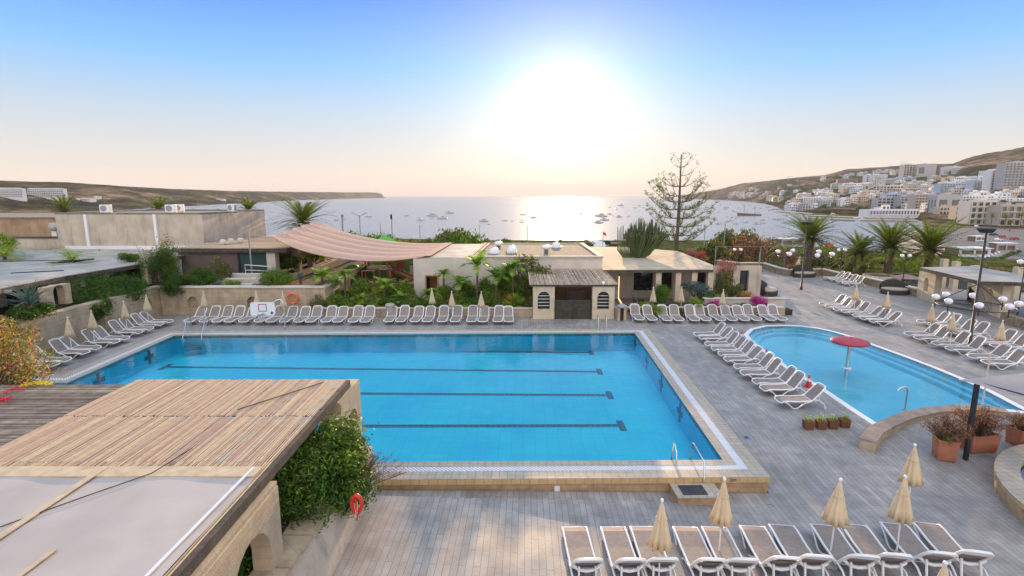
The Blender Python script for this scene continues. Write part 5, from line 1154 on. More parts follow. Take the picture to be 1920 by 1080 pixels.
# bed shrubs behind far loungers
r2 = random.Random(5); keys = ['deep', 'mid', 'lime', 'mid', 'deep', 'olive']; k = 0
for px in range(598, 1000, 13):
    for row_, (Y, h) in enumerate(((40.3, r2.uniform(18, 30)), (42.4, r2.uniform(26, 42)))):
        if row_ == 1 and (px % 3 == 0 or 770 < px < 830): continue
        k += 1; shr(keys[(k*5+row_) % 6], px+r2.uniform(-6, 6), 585 if row_ == 0 else 574, r2.uniform(30, 46), h*1.1, Y, f'leafy shrub in the palm garden bed, {nth(k)} from the left', 'shrubs of the palm garden', zb=.4)
for px, py, r_, key in ((618, 588, 24, 'lime'), (770, 586, 22, 'lime'), (850, 588, 26, 'lime')): pass
shr('olive', 985, 560, 130, 84, 43.0, 'large sprawling olive green bush against the central building', depth=1.2, zb=.4); shr('mid', 950, 545, 70, 62, 43.2, 'leafy creeper mound at the left of the sprawling bush', depth=1.0, zb=.6)
shr('gold', 955, 592, 58, 38, 40.3, 'small orange tinged bush left of the kiosk pier', depth=.8)
# beds right of kiosk
for i, (px, pb, w, h, Y, key, lab) in enumerate(((1215, 586, 80, 20, 39.9, 'lime', 'low green planting behind the first loungers right of the kiosk'), (1241, 578, 52, 46, 40.8, 'midfine', 'rounded green bush between two closed parasols'), (1186, 588, 48, 14, 39.9, 'mid', 'low hedge beside the stone lantern'), (1272, 588, 52, 22, 39.9, 'olive', 'grey green low bush right of the rounded bush'), (1305, 580, 60, 22, 40.2, 'lime', 'lime green ground shrub before the white planter wall'),
        (1339, 590, 44, 30, 40.4, 'magenta', 'smaller magenta bougainvillea behind the loungers'), (1383, 588, 34, 24, 40.6, 'deep', 'dark shrub between the two magenta bougainvilleas'), (1425, 590, 50, 36, 40.4, 'magenta', 'larger magenta bougainvillea beside the daybed'), (1300, 556, 70, 28, 42.9, 'blue', 'grey leaved bush under the restaurant canopy'), (1362, 566, 60, 58, 43.4, 'olive', 'tall olive shrub at the restaurant corner'), (1390, 572, 56, 26, 42.4, 'gold', 'yellowing groundcover shrub at the restaurant corner'), (1325, 568, 50, 26, 42.2, 'deep', 'dark bush in front of the restaurant columns'))):
    shr(key, px, pb, w, h, Y, lab, depth=.8, name='bougainvillea' if key == 'magenta' else 'shrub')
# red and pink bougainvilleas
def bougain(label, px, pb, w, h, Y, fl='flower_red', green='dry', frac=.3, zb=None, n=2600, key2=None):
    p = at(px, pb, Y); s_ = scl(Y, p.z); W, Hh = w/2/s_, h/s_; z = p.z if zb is None else zb; t = thing('bougainvillea', label, 'bougainvillea', (p.x, Y, z))
    q, d = lobes(n, (W, W*.8, Hh*.6), 12, .6, 0, .42); leaf_mesh('foliage', q, d, .055*max(1, W*.6), M[key2 or 'leaf_'+green], t)
    m_ = int(n*frac); sel = np.argsort(-(d[:, 2]+nr.random(len(q))*.9+q[:, 2]/Hh))[:m_]; leaf_mesh('flowers', q[sel]+d[sel]*.06, d[sel], .05*max(1, W*.6), M[fl], t, aspect=1.2)
    mb = MB()
    for i in range(9): a = i*.7; mb.tube([(0, 0, -.2), (W*.4*math.cos(a), W*.35*math.sin(a), Hh*.4), (W*.85*math.cos(a), W*.7*math.sin(a), Hh*rng.uniform(.5, .95))], [.03, .02, .008], 4)
    mb.build('stems', M['bark'], t); return t
bougain('bougainvillea with pink sprays spilling over the restaurant roof corner', 1357, 545, 52, 66, 44.2, 'flower_red', 'dry', .28)
bougain('purple bougainvillea on the back edge of the restaurant roof', 1293, 490, 34, 30, 60, 'flower_magenta', 'olive', .5, zb=1.5)
bougain('reddish bougainvillea right of the purple one on the restaurant roof', 1313, 495, 30, 24, 57, 'flower_red', 'dry', .3, zb=1.8)
bougain('bougainvillea with magenta and yellow tips beside the covered walkway', 304, 552, 84, 112, 41.4, 'flower_pink', 'mid', .05, n=15000, key2='leaf_deep')
shr('deep', 244, 492, 46, 22, 42.5, 'low dark creeper on the walkway roof beside the bougainvillea', depth=.9)
for i, (px, pb, w, h, Y, key, lab) in enumerate(((212, 578, 150, 62, 36.3, 'deepfine', 'dark creeping bush hanging over the left retaining wall'), (180, 602, 74, 50, 34.2, 'deep', 'creeper falling down the left wall beside the arched pier'), (250, 556, 60, 34, 40.5, 'deep', 'dark creeper under the second walkway arch'), (330, 556, 100, 44, 40.4, 'deepfine', 'dark hanging shrub at the corner of the terrace walls'), (378, 538, 56, 36, 41.6, 'deepfine', 'rounded dark green shrub left of the garden steps'), (351, 536, 36, 22, 42.2, 'gold', 'small yellow tinged shrub between the dark shrubs'), (412, 530, 46, 46, 43.6, 'olive', 'loose olive shrub before the brown screen'),
        (520, 541, 60, 38, 41.8, 'box', 'dense clipped round green shrub on the planter wall'), (548, 542, 60, 11, 41.4, 'gold', 'low orange green groundcover beside the clipped shrub'), (411, 540, 18, 12, 41.2, 'blue', 'tiny silver leaved plant on the planter wall'), (435, 540, 34, 16, 41.6, 'lime', 'small pale shrub left of the garden steps'), (60, 600, 120, 36, 29.0, 'deep', 'dark planting under the walkway at the left edge'), (20, 640, 90, 50, 24.5, 'olive', 'olive shrub at the left edge by the first wall niche'), (590, 492, 60, 36, 52, 'lime', 'sunlit shrub under the left end of the shade sail'), (540, 505, 50, 34, 50, 'deep', 'dark shrub behind the bar piers'))):
    shr(key, px, pb, w, h, Y, lab, depth=None if w < 70 else 1.0)
# spiky plants
def spiky(label, p, r_, n, m, seed=3, name='agave', w=.05, up_=.9):
    q = random.Random(seed); v = []
    for i in range(n):
        az = i*2.39996; e = q.uniform(.05, 1.35)*up_; l = r_*q.uniform(.8, 1.1); d = Vector((math.cos(az)*math.cos(e), math.sin(az)*math.cos(e), math.sin(e))); s = Vector((-math.sin(az), math.cos(az), 0))*w; a = d*l*.5+Vector((0, 0, .05*l)); b_ = d*l-Vector((0, 0, .12*l))
        v += [-s*.6, s*.6, a+s, a-s]+[a-s, a+s, b_+s*.15, b_-s*.15]
    t = thing(name, label, 'plant', p); quads('leaves', v, m, t); MB().tube([(0, 0, -.5), (0, 0, .05)], .1, 7).build('stem', M['bark'], t); return t
p = at(55, 573, 28.6); spiky('large spiky grey green agave under the walkway at far left', (p.x, p.y, p.z), 1.6, 70, M['leaf_blue'], 3, w=.06)
p = at(563, 521, 41.8); spiky('small spiky yucca right of the clipped shrub', (p.x, p.y, p.z), .75, 50, M['leaf_blue'], 4, 'yucca', .03); p = at(700, 532, 41.8)
p = at(1296, 584, 40.6); spiky('tuft of long bladed leaves before the white planter wall', (p.x, p.y, p.z), .8, 40, M['leaf_garden'], 6, 'leaf_tuft', .03)
for i, (px, pb, w, h, Y, lab) in enumerate(((14, 470, 110, 40, 47, 'yellow green feathery plant hanging over the roof at the left edge'),)): shr('lime', px, pb+16, w, h, Y, lab, depth=1.2, zb=3.9)
# overhanging palm fronds through the walkway roof
for i, (px, py, L_, lab) in enumerate(((8, 478, 3.2, 'palm with yellow green fronds over the walkway roof at the left edge'), (135, 483, 2.3, 'palm growing through the hole in the walkway roof'))):
    p = P(px, py, 4.2); t = thing('roof_palm', lab, 'palm tree', (p.x, p.y, 1.9), 0, 'palms through the walkway roof'); MB().tube([(0, 0, 0), (0, 0, 2.1)], .12, 8).build('trunk', M['palmbark'], t)
    V, mi = palm_crown(15 if i == 0 else 11, L_, L_*.22, 60+i, elev=(.15, 1.0), drp=(.35, .75), n=24, w0=.05); o = quads('crown', V, [M['leaf_garden'], M['leaf_gold']], t, mi); o.location = (0, 0, 2.1)

# ---- araucaria
def araucaria():
    Y = 62.0; b0 = at(1268, 472, Y); tp = at(1267, 289, Y); Hh = tp.z-b0.z; z0 = b0.z; s_ = scl(Y, 3)
    t = thing('norfolk_pine', 'tall sparse norfolk pine with tiers of upturned branches behind the restaurant', 'tree', (b0.x, Y, z0-1.5)); MB().tube([(0, 0, 0), (.05, 0, 1.5+Hh*.5), (0, 0, 1.5+Hh)], [.24, .16, .035], 9).build('trunk', M['bark'], t)
    q = random.Random(4); mb = MB(); pts = []; nn = []
    tiers = [(298, 14), (313, 22), (329, 37), (349, 40), (367, 52), (378, 60), (392, 62), (408, 68), (424, 70), (440, 66), (452, 52)]
    for ti, (py, ext) in enumerate(tiers):
        zb = at(1268, py, Y).z-z0+1.5; nb = 4 if ti < 3 else 6; R0 = ext/s_
        for k in range(nb):
            if q.random() < .06: continue
            a = k*2*math.pi/nb+ti*.55+q.uniform(-.2, .2); L_ = R0*q.uniform(.75, 1.12); rise = L_*(.62 if ti < 6 else .50)*q.uniform(.8, 1.15); path = []
            for i in range(9):
                u = i/8; path.append(Vector((math.cos(a)*L_*u, math.sin(a)*L_*u, zb-.10*L_*math.sin(u*math.pi*.8)+rise*u**1.8)))
            mb.tube(path, [.062*(1-.7*i/8)*(1 if ti > 2 else .6) for i in range(9)], 5)
            for i in range(3 if ti > 4 else (6 if ti > 2 else 8), 9):
                nt_ = 3 if ti > 3 else 1
                if i == 8: nt_ = 4 if ti > 3 else 2
                for _ in range(nt_):
                    if ti > 3 and q.random() < .1: continue
                    c = path[i]+Vector((q.uniform(-.22, .22), q.uniform(-.22, .22), q.uniform(-.05, .22)))
                    for _ in range(11 if ti > 3 else 7): w = Vector((q.gauss(0, .09), q.gauss(0, .09), q.gauss(.06, .1))); pts.append(tuple(c+w)); nn.append((q.gauss(0, 1), q.gauss(0, 1), q.gauss(0, .3)))
    mb.build('branches', M['bark'], t); leaf_mesh('needle_tufts', np.array(pts), np.array(nn), .075, M['leaf_pine'], t, aspect=2.2)
araucaria()
# ---- candelabra cactus tree
def cactus():
    Y = 50; b0 = P(1195, 484, 3.0); Y = b0.y; s_ = scl(Y, 4); t = thing('candelabra_cactus', 'huge many stemmed candelabra cactus growing through the restaurant roof', 'cactus', (b0.x, Y, 2.4)); t.scale = (1, 1, 1.17); q = random.Random(8)
    mb = MB(); st = lambda: None; k = 0
    for i in range(230):
        a = q.uniform(0, 6.28); r_ = q.random()**.5; ox, oy = math.cos(a)*r_, math.sin(a)*r_
        X = ox*2.1+.55+(.35 if ox > 0 else 0); Yy = oy*1.6; top = 3.85*(1-.42*r_**2.2)*q.uniform(.86, 1.04); zb = .75+1.25*r_**1.5+q.uniform(-.2, .3)
        rr = q.uniform(.04, .06); pth = [(X*.25, Yy*.25, .35+.3*r_), (X*.72, Yy*.72, zb), (X*.92, Yy*.95, zb+.45), (X*1.0, Yy, (zb+top)/2+.3), (X*1.04+q.uniform(-.05, .05), Yy*1.03, top)]
        mb.tube(pth, [.06, .05, rr, rr, rr*.45], 5)
    for i in range(11):     # stray stems at the left
        x = -1.9+i*.13; zt = 3.3*q.uniform(.75, 1.0); mb.tube([(-.2, 0, .35), (x*.7, 0, .5), (x*1.02, .1, 1.2), (x*1.05, .1, zt)], [.07, .06, .055, .03], 6)
    mb.build('stems', M['cactus_skin'], t)
    MB().tube([(0, 0, -.2), (.05, 0, .5)], [.3, .26], 10).build('trunk', M['bark'], t)
    mb = MB().tube([(-1.0, .1, .72), (-.5, .1, .66), (.3, 0, .7)], .05, 5).build('fallen_stems', M['bark'], t)
cactus()

# ---- foreground bush between the arches
t = thing('bush', 'dense dark green bush growing out between the near pergola arches', 'bush', (-5.6, 13.35, .3))
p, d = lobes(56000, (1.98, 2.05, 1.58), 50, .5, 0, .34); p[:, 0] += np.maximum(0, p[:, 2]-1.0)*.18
leaf_mesh('foliage', p, d, .052, [M['leaf_deep'], M['leaf_lime'], M['leaf_mid']], t, mi=np.where(nr.random(len(p)) < .02+.14*(p[:, 2] > 2.0)*(p[:, 0] > 0), 1, np.where(nr.random(len(p)) < .3, 2, 0)), aspect=2.3)  # more lime leaves at top right: sunlit highlight put into the leaf colour
mb = MB()
for i in range(14): a = i*.9; mb.tube([(.1*math.cos(a), .1*math.sin(a), 0), (.5*math.cos(a), .6*math.sin(a), 1.0), (1.1*math.cos(a), 1.2*math.sin(a), 1.8)], [.05, .035, .012], 5)
mb.build('branches', M['bark'], t)
t = thing('bush', 'dark green bush low behind the nearest pergola arch', 'bush', (-6.0, 10.6, -.25))
p, d = lobes(12000, (1.15, 1.5, 1.25), 24, .35, 0, .36); leaf_mesh('foliage', p, d, .06, [M['leaf_deep'], M['leaf_mid']], t, mi=(nr.random(len(p)) < .3).astype(int), aspect=2.3)
MB().tube([(0, 0, 0), (.2, 0, 1)], .05, 6).build('branches', M['bark'], t)
def twiggy(label, base, rad, h, n, fl, leafm, seed, ln=.03, group=None, nl=700, nf=200, lean=(0, 0)):
    t = thing('bougainvillea', label, 'bougainvillea', base, 0, group); q = random.Random(seed); mb = MB(); tips = []
    for i in range(n):
        a = q.uniform(0, 6.28); r_ = q.random()**.6*rad; zz = h*q.uniform(.55, 1.0)*(1-.35*(r_/rad)**2); m1 = Vector((math.cos(a)*r_*.35+lean[0]*.3, math.sin(a)*r_*.35+lean[1]*.3, zz*.55)); e = Vector((math.cos(a)*r_+lean[0], math.sin(a)*r_+lean[1], zz))
        mb.tube([(0, 0, 0), m1, e], [.014, .009, .004], 4); tips += [m1.lerp(e, q.random()**.6) for _ in range(4)]+[e]
        for _ in range(2):
            s = m1.lerp(e, q.random()); f = s+Vector((q.gauss(0, .14), q.gauss(0, .14), q.gauss(.08, .1)))*rad; mb.tube([s, f], [.006, .003], 3); tips.append(f)
    mb.build('twigs', M['bark'], t); T = np.array([tuple(q.choice(tips)+Vector((q.gauss(0, .04), q.gauss(0, .04), q.gauss(0, .04)))) for _ in range(nl)]); leaf_mesh('leaves', T, nr.normal(size=(nl, 3)), ln, M[leafm], t)
    if nf: T = np.array([tuple(q.choice(tips)+Vector((q.gauss(0, .05), q.gauss(0, .05), q.gauss(.03, .05)))) for _ in range(nf)]); leaf_mesh('flowers', T, nr.normal(size=(nf, 3)), ln*1.2, M[fl], t, aspect=1.2)
    return t
twiggy('dry twiggy bougainvillea with a few pink blooms right of the near bush', (-4.35, 13.9, .6), .95, 1.3, 60, 'flower_magenta', 'leaf_dry', 5, .03, nl=500, nf=60, lean=(.45, .3))
# terracotta troughs with bougainvillea at right
g = 'terracotta troughs by the curved wall'
a = trough(1769, 858, .62, .62, .72, R(-20), 'tall square terracotta planter left of the black post', M['terracotta'], group=g); b_ = trough(1832, 842, 1.15, .62, .62, R(6), 'long terracotta trough behind the black post', M['terracotta'], group=g); c_ = trough(1912, 832, .75, .6, .62, R(10), 'terracotta trough at the right edge above the round whirlpool', M['terracotta'], group=g)
for o, (lab, rad, h, n, nf, nl) in zip((a, b_, c_), (('dry orange leaved bougainvillea in the square planter', .75, 1.15, 120, 30, 2200), ('brown bougainvillea with pink blooms in the long trough', .95, 1.2, 130, 160, 2200), ('pink flowering bougainvillea in the right edge trough', .6, .8, 60, 200, 700))):
    z = .5; tw = twiggy(lab, Vector(o.location)+Vector((0, 0, z)), rad, h, n, 'flower_red', 'leaf_dry' if nf < 180 else 'leaf_olive', int(rad*100), .035, 'bougainvilleas in the terracotta troughs', nl, nf)
o = shrub('lime', 'small green plant at the foot of the square planter bougainvillea', Vector(a.location)+Vector((-.08, -.08, .5)), (.38, .3, .42), name='potted_plant', cat='plant')
# left foreground bougainvillea, orange and green
t = thing('bougainvillea', 'orange and green bougainvillea reaching in from the left edge', 'bougainvillea', (-17.2, 16.6, 1.2)); q = random.Random(12); mb = MB(); LP_, FP = [], []
for i in range(120):
    px, py = q.uniform(-60, 75), q.uniform(600, 715)
    if q.random() < .2: px = q.uniform(40, 118); py = q.uniform(632, 700)
    if q.random() < .25: px, py = q.uniform(-40, 30), q.uniform(590, 640)
    e = at(px, py, 17.2+q.uniform(-1.2, 1.2))-Vector(t.location); m1 = Vector((e.x*.45+q.gauss(0, .25), e.y*.5, e.z*.62+q.gauss(0, .15)))
    mb.tube([(-1.8, 0, -1.2), m1, e], [.02, .012, .004], 4)
    for _ in range(48): s = m1.lerp(e, q.random()**.5); LP_.append(tuple(s+Vector((q.gauss(0, .10), q.gauss(0, .10), q.gauss(0, .10)))))
mb.build('twigs', M['bark'], t); A_ = np.array(LP_); leaf_mesh('leaves', A_, nr.normal(size=A_.shape), .05, [M['leaf_lime'], M['leaf_gold'], M['leaf_olive'], M['flower_pink']], t, mi=nr.choice(4, len(A_), p=[.28, .34, .26, .12]))
def spray(label, pxs, z, m, n, sz, seed):
    t = thing('bougainvillea_spray', label, 'flowers', P(*pxs[0], z)); q = random.Random(seed); pts = []
    for (x, y), (x1, y1) in zip(pxs[:-1], pxs[1:]):
        for _ in range(n): k = q.random(); p = P(x+(x1-x)*k, y+(y1-y)*k, z+q.uniform(-.02, .16)); pts.append(tuple(p+Vector((q.gauss(0, .06), q.gauss(0, .08), 0))-Vector(t.location)))
    leaf_mesh('flowers', np.array(pts), nr.normal(size=(len(pts), 3)), sz, m, t, aspect=1.2); MB().tube([P(*p, z+.05)-Vector(t.location) for p in pxs], .008, 4).build('stem', M['bark'], t)
spray('yellow bougainvillea spray lying on the grey slatted roof', [(42, 722), (60, 718), (78, 718), (96, 720)], 3.05, [M['flower_yellow']], 110, .045, 1)
spray('pink bougainvillea spray on the grey slatted roof below the yellow one', [(-10, 748), (10, 735), (28, 726), (46, 732)], 3.05, [M['flower_red']], 45, .045, 2)
spray('crimson flower clump at the left edge of the grey slatted roof', [(-20, 752), (0, 750), (14, 748)], 3.05, [M['flower_red']], 130, .05, 3)

# ---- belt of shrubs and trees between the resort and the sea
q = random.Random(21)
def belt(x0, x1, step, pb, ptop, Y0, Y1, keys, fmt, group, wf=1.5, jig=8):
    n = 0; px = x0
    while px < x1:
        n += 1; Y = q.uniform(Y0, Y1); x = px+q.uniform(-step*.3, step*.3); top = ptop(x)+q.uniform(-jig, jig); p = at(x, top, Y); zb = H(p.x, Y); h = max(.8, p.z-zb); w = max(step*wf/2/scl(Y, 0), .62*h)
        shrub(q.choice(keys), fmt % nth(n), (p.x, Y, zb-.15), (w, w, h/1.12), group=group); px += step
belt(560, 700, 22, 0, lambda x: np.interp(x, (560, 640, 680, 700), (448, 444, 426, 432)), 72, 90, ('far', 'fardeep'), 'shoreline bush beyond the sail, %s from the left', 'bushes beyond the shade sail')
belt(690, 860, 18, 0, lambda x: np.interp(x, (690, 740, 770, 800, 860), (440, 438, 448, 450, 440)), 70, 84, ('fardeep', 'mid', 'lime'), 'green bush beyond the playground roof, %s from the left', 'bushes beyond the playground')
belt(840, 960, 18, 0, lambda x: np.interp(x, (840, 862, 880, 905, 960), (422, 416, 436, 450, 446)), 74, 86, ('far', 'fardeep', 'olive'), 'bush on the skyline above the skylights, %s from the left', 'bushes above the skylights', jig=5)
belt(960, 1180, 20, 0, lambda x: np.interp(x, (960, 1020, 1090, 1180), (456, 454, 452, 462)), 76, 110, ('far', 'olive', 'lime'), 'low bush along the shore behind the flat roof, %s from the left', 'low shore bushes')
belt(1290, 1480, 17, 0, lambda x: np.interp(x, (1290, 1330, 1360, 1385, 1410, 1450, 1480), (470, 452, 430, 420, 424, 448, 462)), 72, 92, ('far', 'olive', 'dry'), 'scrubby tree right of the norfolk pine, %s from the left', 'scrubby trees right of the pine', 2.0, 6)
belt(1370, 1500, 16, 0, lambda x: 488, 69, 73, ('olive', 'dry'), 'dull green hedge bush along the far parapet, %s from the left', 'hedge along the far parapet', 1.6, 3)
belt(1540, 1860, 22, 0, lambda x: np.interp(x, (1540, 1570, 1640, 1700, 1780, 1860), (462, 460, 474, 478, 488, 492)), 68, 86, ('far', 'olive', 'lime'), 'rounded bush between the date palms, %s from the left', 'bushes between the date palms', 2.0, 6)
belt(1540, 1730, 20, 0, lambda x: np.interp(x, (1540, 1730), (500, 512)), 63, 67, ('deep', 'mid'), 'dark low bush behind the far planter, %s from the left', 'bushes behind the far planter', 1.7, 3)
belt(1790, 2000, 20, 0, lambda x: np.interp(x, (1790, 1860, 1920, 2000), (496, 498, 490, 488)), 55, 80, ('olive', 'lime', 'dry', 'mid'), 'bush behind the right pergola, %s from the left', 'bushes behind the right pergola', 2.2, 4)
belt(150, 560, 24, 0, lambda x: 394, 84, 104, ('fardeep',), 'bush hidden mostly by the rendered block, %s from the left', 'bushes behind the rendered block') if 0 else None

belt(560, 1240, 15, 0, lambda x: np.interp(x, (560, 700, 860, 960, 1100, 1240), (447, 445, 446, 449, 450, 454)), 96, 150, ('fardeep', 'far'), 'dark scrub bush near the waterline, %s from the left', 'waterline scrub', 2.0, 5)
belt(1290, 1900, 22, 0, lambda x: np.interp(x, (1290, 1480, 1640, 1760, 1900), (470, 478, 482, 488, 492)), 96, 140, ('fardeep', 'far'), 'dark scrub bush behind the date palms, %s from the left', 'scrub behind the date palms', 2.6, 3)
# ================================================================ THE BAY: TOWN, BOATS, PLAYGROUND, SHORE FURNITURE
def fac(name, c, v=.06): M[name] = mat(name, c, .85, v, .15, extra=streaks if 0 else None)
for n_, c in (('town_white', (.72, .70, .68)), ('town_cream', (.64, .57, .48)), ('town_sand', (.50, .42, .34)), ('town_grey', (.42, .40, .40)), ('town_blue', (.42, .50, .58)), ('town_ochre', (.58, .45, .30)), ('town_brown', (.26, .15, .11))): fac(n_, c)
KW = {'town_white': 'white', 'town_cream': 'cream', 'town_sand': 'sandy', 'town_grey': 'grey', 'town_blue': 'pale blue', 'town_ochre': 'ochre', 'town_brown': 'red brown'}
def block(px, py, w, h, m, label, group, rz=None, Y=None, depth=None, floors=None, bays=None, detail=False, balc=False, name='apartment_building', cat='building', roofbox=True, down=3, lift=0):
    """w,h in photo pixels; base centre at px,py on the terrain"""
    p = hit(px, py) if Y is None else at(px, py, Y); s_ = scl(p.y, p.z); W, Hh = w/s_, h/s_; D = depth or min(W, 14); rz = rng.uniform(-.5, .15) if rz is None else rz
    floors = floors or max(1, round(Hh/3.1)); fh = Hh/floors; bays = bays or max(2, round(W/3.2)); bw_ = W/bays
    t = thing(name, label, cat, (p.x, p.y+D/2, p.z-.3+lift), rz, group)
    mb = MB().box(-W/2, W/2, -D/2, D/2, -down, Hh, 0); sd_ = [(0, -1)]
    mb.box(-W/2+.3, W/2-.3, -D/2+.3, D/2-.3, Hh+.004, Hh+.05, 0); mb.box(-W/2-.002, W/2+.002, -D/2-.002, -D/2+.25, Hh, Hh+.9, 0)
    if roofbox and W > 7: a = rng.uniform(-W*.3, W*.1); mb.box(a, a+rng.uniform(2.5, W*.3+2), -D*.2, D*.3, Hh+.052, Hh+rng.uniform(2, 2.8), 0)
    if not detail:
        for f in range(floors):
            for b2 in range(bays):
                if rng.random() < .12: continue
                x = -W/2+(b2+.5)*bw_; z = f*fh; ww = bw_*rng.uniform(.24, .36); mb.box(x-ww, x+ww, -D/2-.04, -D/2-.004, z+fh*.25, z+fh*.75, 1)
            nb = max(1, int(D/4))
            for b2 in range(nb):
                y = -D/2+(b2+.5)*D/nb; mb.box(-W/2-.04, -W/2-.004, y-.7, y+.7, f*fh+fh*.3, f*fh+fh*.75, 1)
            if balc or W > 16: mb.box(-W/2+.4, W/2-.4, -D/2-1.2, -D/2-.05, f*fh+.0, f*fh+.16, 0); mb.box(-W/2+.4, W/2-.4, -D/2-1.2, -D/2-1.1, f*fh+.16, f*fh+.95, 0)
    mb.build('wall', [m, M['glass']], t)
    if detail:
        wmsh = None
        for f in range(floors):
            for b2 in range(bays):
                x = -W/2+(b2+.5)*bw_; z = f*fh
                if wmsh is None:
                    wmsh = MB().box(-bw_*.36, bw_*.36, -.05, -.004, fh*.12, fh*.82).build('window', M['glass'], t); o = wmsh
                else: o = wmsh.copy(); C.objects.link(o)
                o.location = (x, -D/2, z)
            if balc: MB().box(-W/2+.2, W/2-.2, -D/2-1.5, -D/2-.06, f*fh-.08, f*fh+.1).box(-W/2+.2, W/2-.2, -D/2-1.5, -D/2-1.42, f*fh+.1, f*fh+.9).build('balcony', m, t)
        if balc:
            for b2 in range(bays+1): x = -W/2+.25+b2*(W-.5)/bays; MB().box(x-.18, x+.18, -D/2-1.55, -D/2-1.2, 0, Hh).build('pillar', m, t)
    return t
T = M
big = [(1842, 421, 44, 44, 'town_cream', 'cream block with deep square balconies behind the rightmost palm', dict(detail=True, balc=True, floors=4, bays=4, rz=-.15)),
       (1805, 412, 22, 26, 'town_ochre', 'small cream house with balconies beside the square balcony block', dict(detail=True, floors=3, bays=2, rz=-.2)),
       (1772, 402, 18, 14, 'town_ochre', 'low ochre house in front of the blank white block', dict(detail=True, floors=2, bays=3, rz=-.1)),
       (1779, 399, 44, 33, 'town_grey', 'blank pale block with bare side wall above the ochre house', dict(floors=1, bays=2, rz=-.1)),
       (1837, 384, 70, 17, 'town_white', 'long white block behind the blank pale block', dict(floors=3, rz=-.1)),
       (1868, 421, 15, 38, 'town_grey', 'narrow dark grey block beside the square balcony block', dict(floors=5, rz=-.1)),
       (1893, 423, 38, 38, 'town_sand', 'tan block with big square windows near the right edge', dict(detail=True, floors=3, bays=3, rz=-.1, balc=True)),
       (1922, 422, 36, 36, 'town_sand', 'tan balcony block cut by the right edge', dict(detail=True, floors=3, bays=3, rz=0, balc=True)),
       (1875, 382, 90, 10, 'town_white', 'long low white roofline behind the cream blocks', dict(floors=2, rz=-.1)),
       (1661, 392, 30, 21, 'town_grey', 'grey office block with balcony bands left of the glass block', dict(detail=True, floors=4, bays=4, rz=-.1)),
       (1673, 391, 24, 27, 'town_blue', 'bluish glass fronted block on the waterfront', dict(detail=True, floors=6, bays=5, rz=-.1)),
       (1701, 391, 26, 23, 'town_grey', 'grey waterfront block right of the glass block', dict(detail=True, floors=5, bays=4, balc=True, rz=-.1)),
       (1735, 392, 36, 27, 'town_sand', 'long sandy waterfront block with rows of balconies', dict(detail=True, floors=5, bays=7, balc=True, rz=-.1)),
       (1708, 333, 34, 24, 'town_cream', 'big stepped hotel on the skyline, left wing with balconies', dict(detail=True, floors=6, bays=6, balc=True, rz=.1)),
       (1738, 331, 30, 23, 'town_grey', 'big skyline hotel, plain grey right wing', dict(floors=1, bays=2, rz=-.4)),
       (1766, 327, 18, 13, 'town_brown', 'small brown block right of the skyline hotel', dict()),
       (1789, 325, 34, 12, 'town_white', 'white block high on the hill under the cliff', dict()),
       (1880, 356, 44, 36, 'town_white', 'large white stepped apartment block on the upper right slope', dict(detail=True, floors=8, bays=8, balc=True, Y=700, rz=-.1)),
       (1907, 350, 50, 44, 'town_grey', 'tall pale apartment terrace at the right edge of the slope', dict(detail=True, floors=9, bays=8, balc=True, Y=680, rz=-.1)),
       (1912, 318, 18, 14, 'town_white', 'small white tower block high at the right edge', dict()),
       (1860, 332, 26, 12, 'town_white', 'white block above the stepped apartments', dict()),
       (1800, 358, 70, 14, 'town_blue', 'long bluish white terrace of balconies on the slope', dict(detail=True, floors=4, bays=14, balc=True, rz=-.05)),
       (1845, 356, 40, 18, 'town_blue', 'pale blue terraced block right of the long terrace', dict(detail=True, floors=5, bays=7, balc=True, rz=-.05)),
       (1820, 341, 52, 9, 'town_white', 'broad white building above the long bluish terrace', dict(floors=2)),
       (1668, 361, 64, 12, 'town_cream', 'long cream building behind the stone tower', dict(floors=3, detail=True, bays=10, rz=0)),
       (1700, 367, 50, 14, 'town_sand', 'broad plain sandy block below the long cream building', dict(floors=2)),
       (1624, 367, 7, 21, 'town_sand', 'square stone church tower on the slope', dict(name='tower', roofbox=False, floors=2, bays=1)),
       (1591, 347, 34, 11, 'town_brown', 'red brown roofed block on the left of the slope', dict(floors=2)), (1600, 357, 40, 13, 'town_white', 'white block below the red brown one', dict(floors=3)),
       (1634, 345, 20, 17, 'town_white', 'stepped white tower block left of centre on the slope', dict(detail=True, floors=5, bays=4, balc=True)), (1650, 342, 26, 14, 'town_white', 'white block right of the stepped white tower block', dict()),
       (1560, 378, 26, 14, 'town_cream', 'sunlit cream block left end of the waterfront', dict()), (1535, 388, 46, 18, 'town_white', 'white waterfront terrace at the left of the town', dict(floors=5)), (1505, 392, 30, 20, 'town_cream', 'cream waterfront block at the left of the town', dict(floors=5))]
for px, py, w, h, m, lab, kw in big: block(px, py, w, h, M[m], lab, None, **kw)
q = random.Random(77); cnt = {}
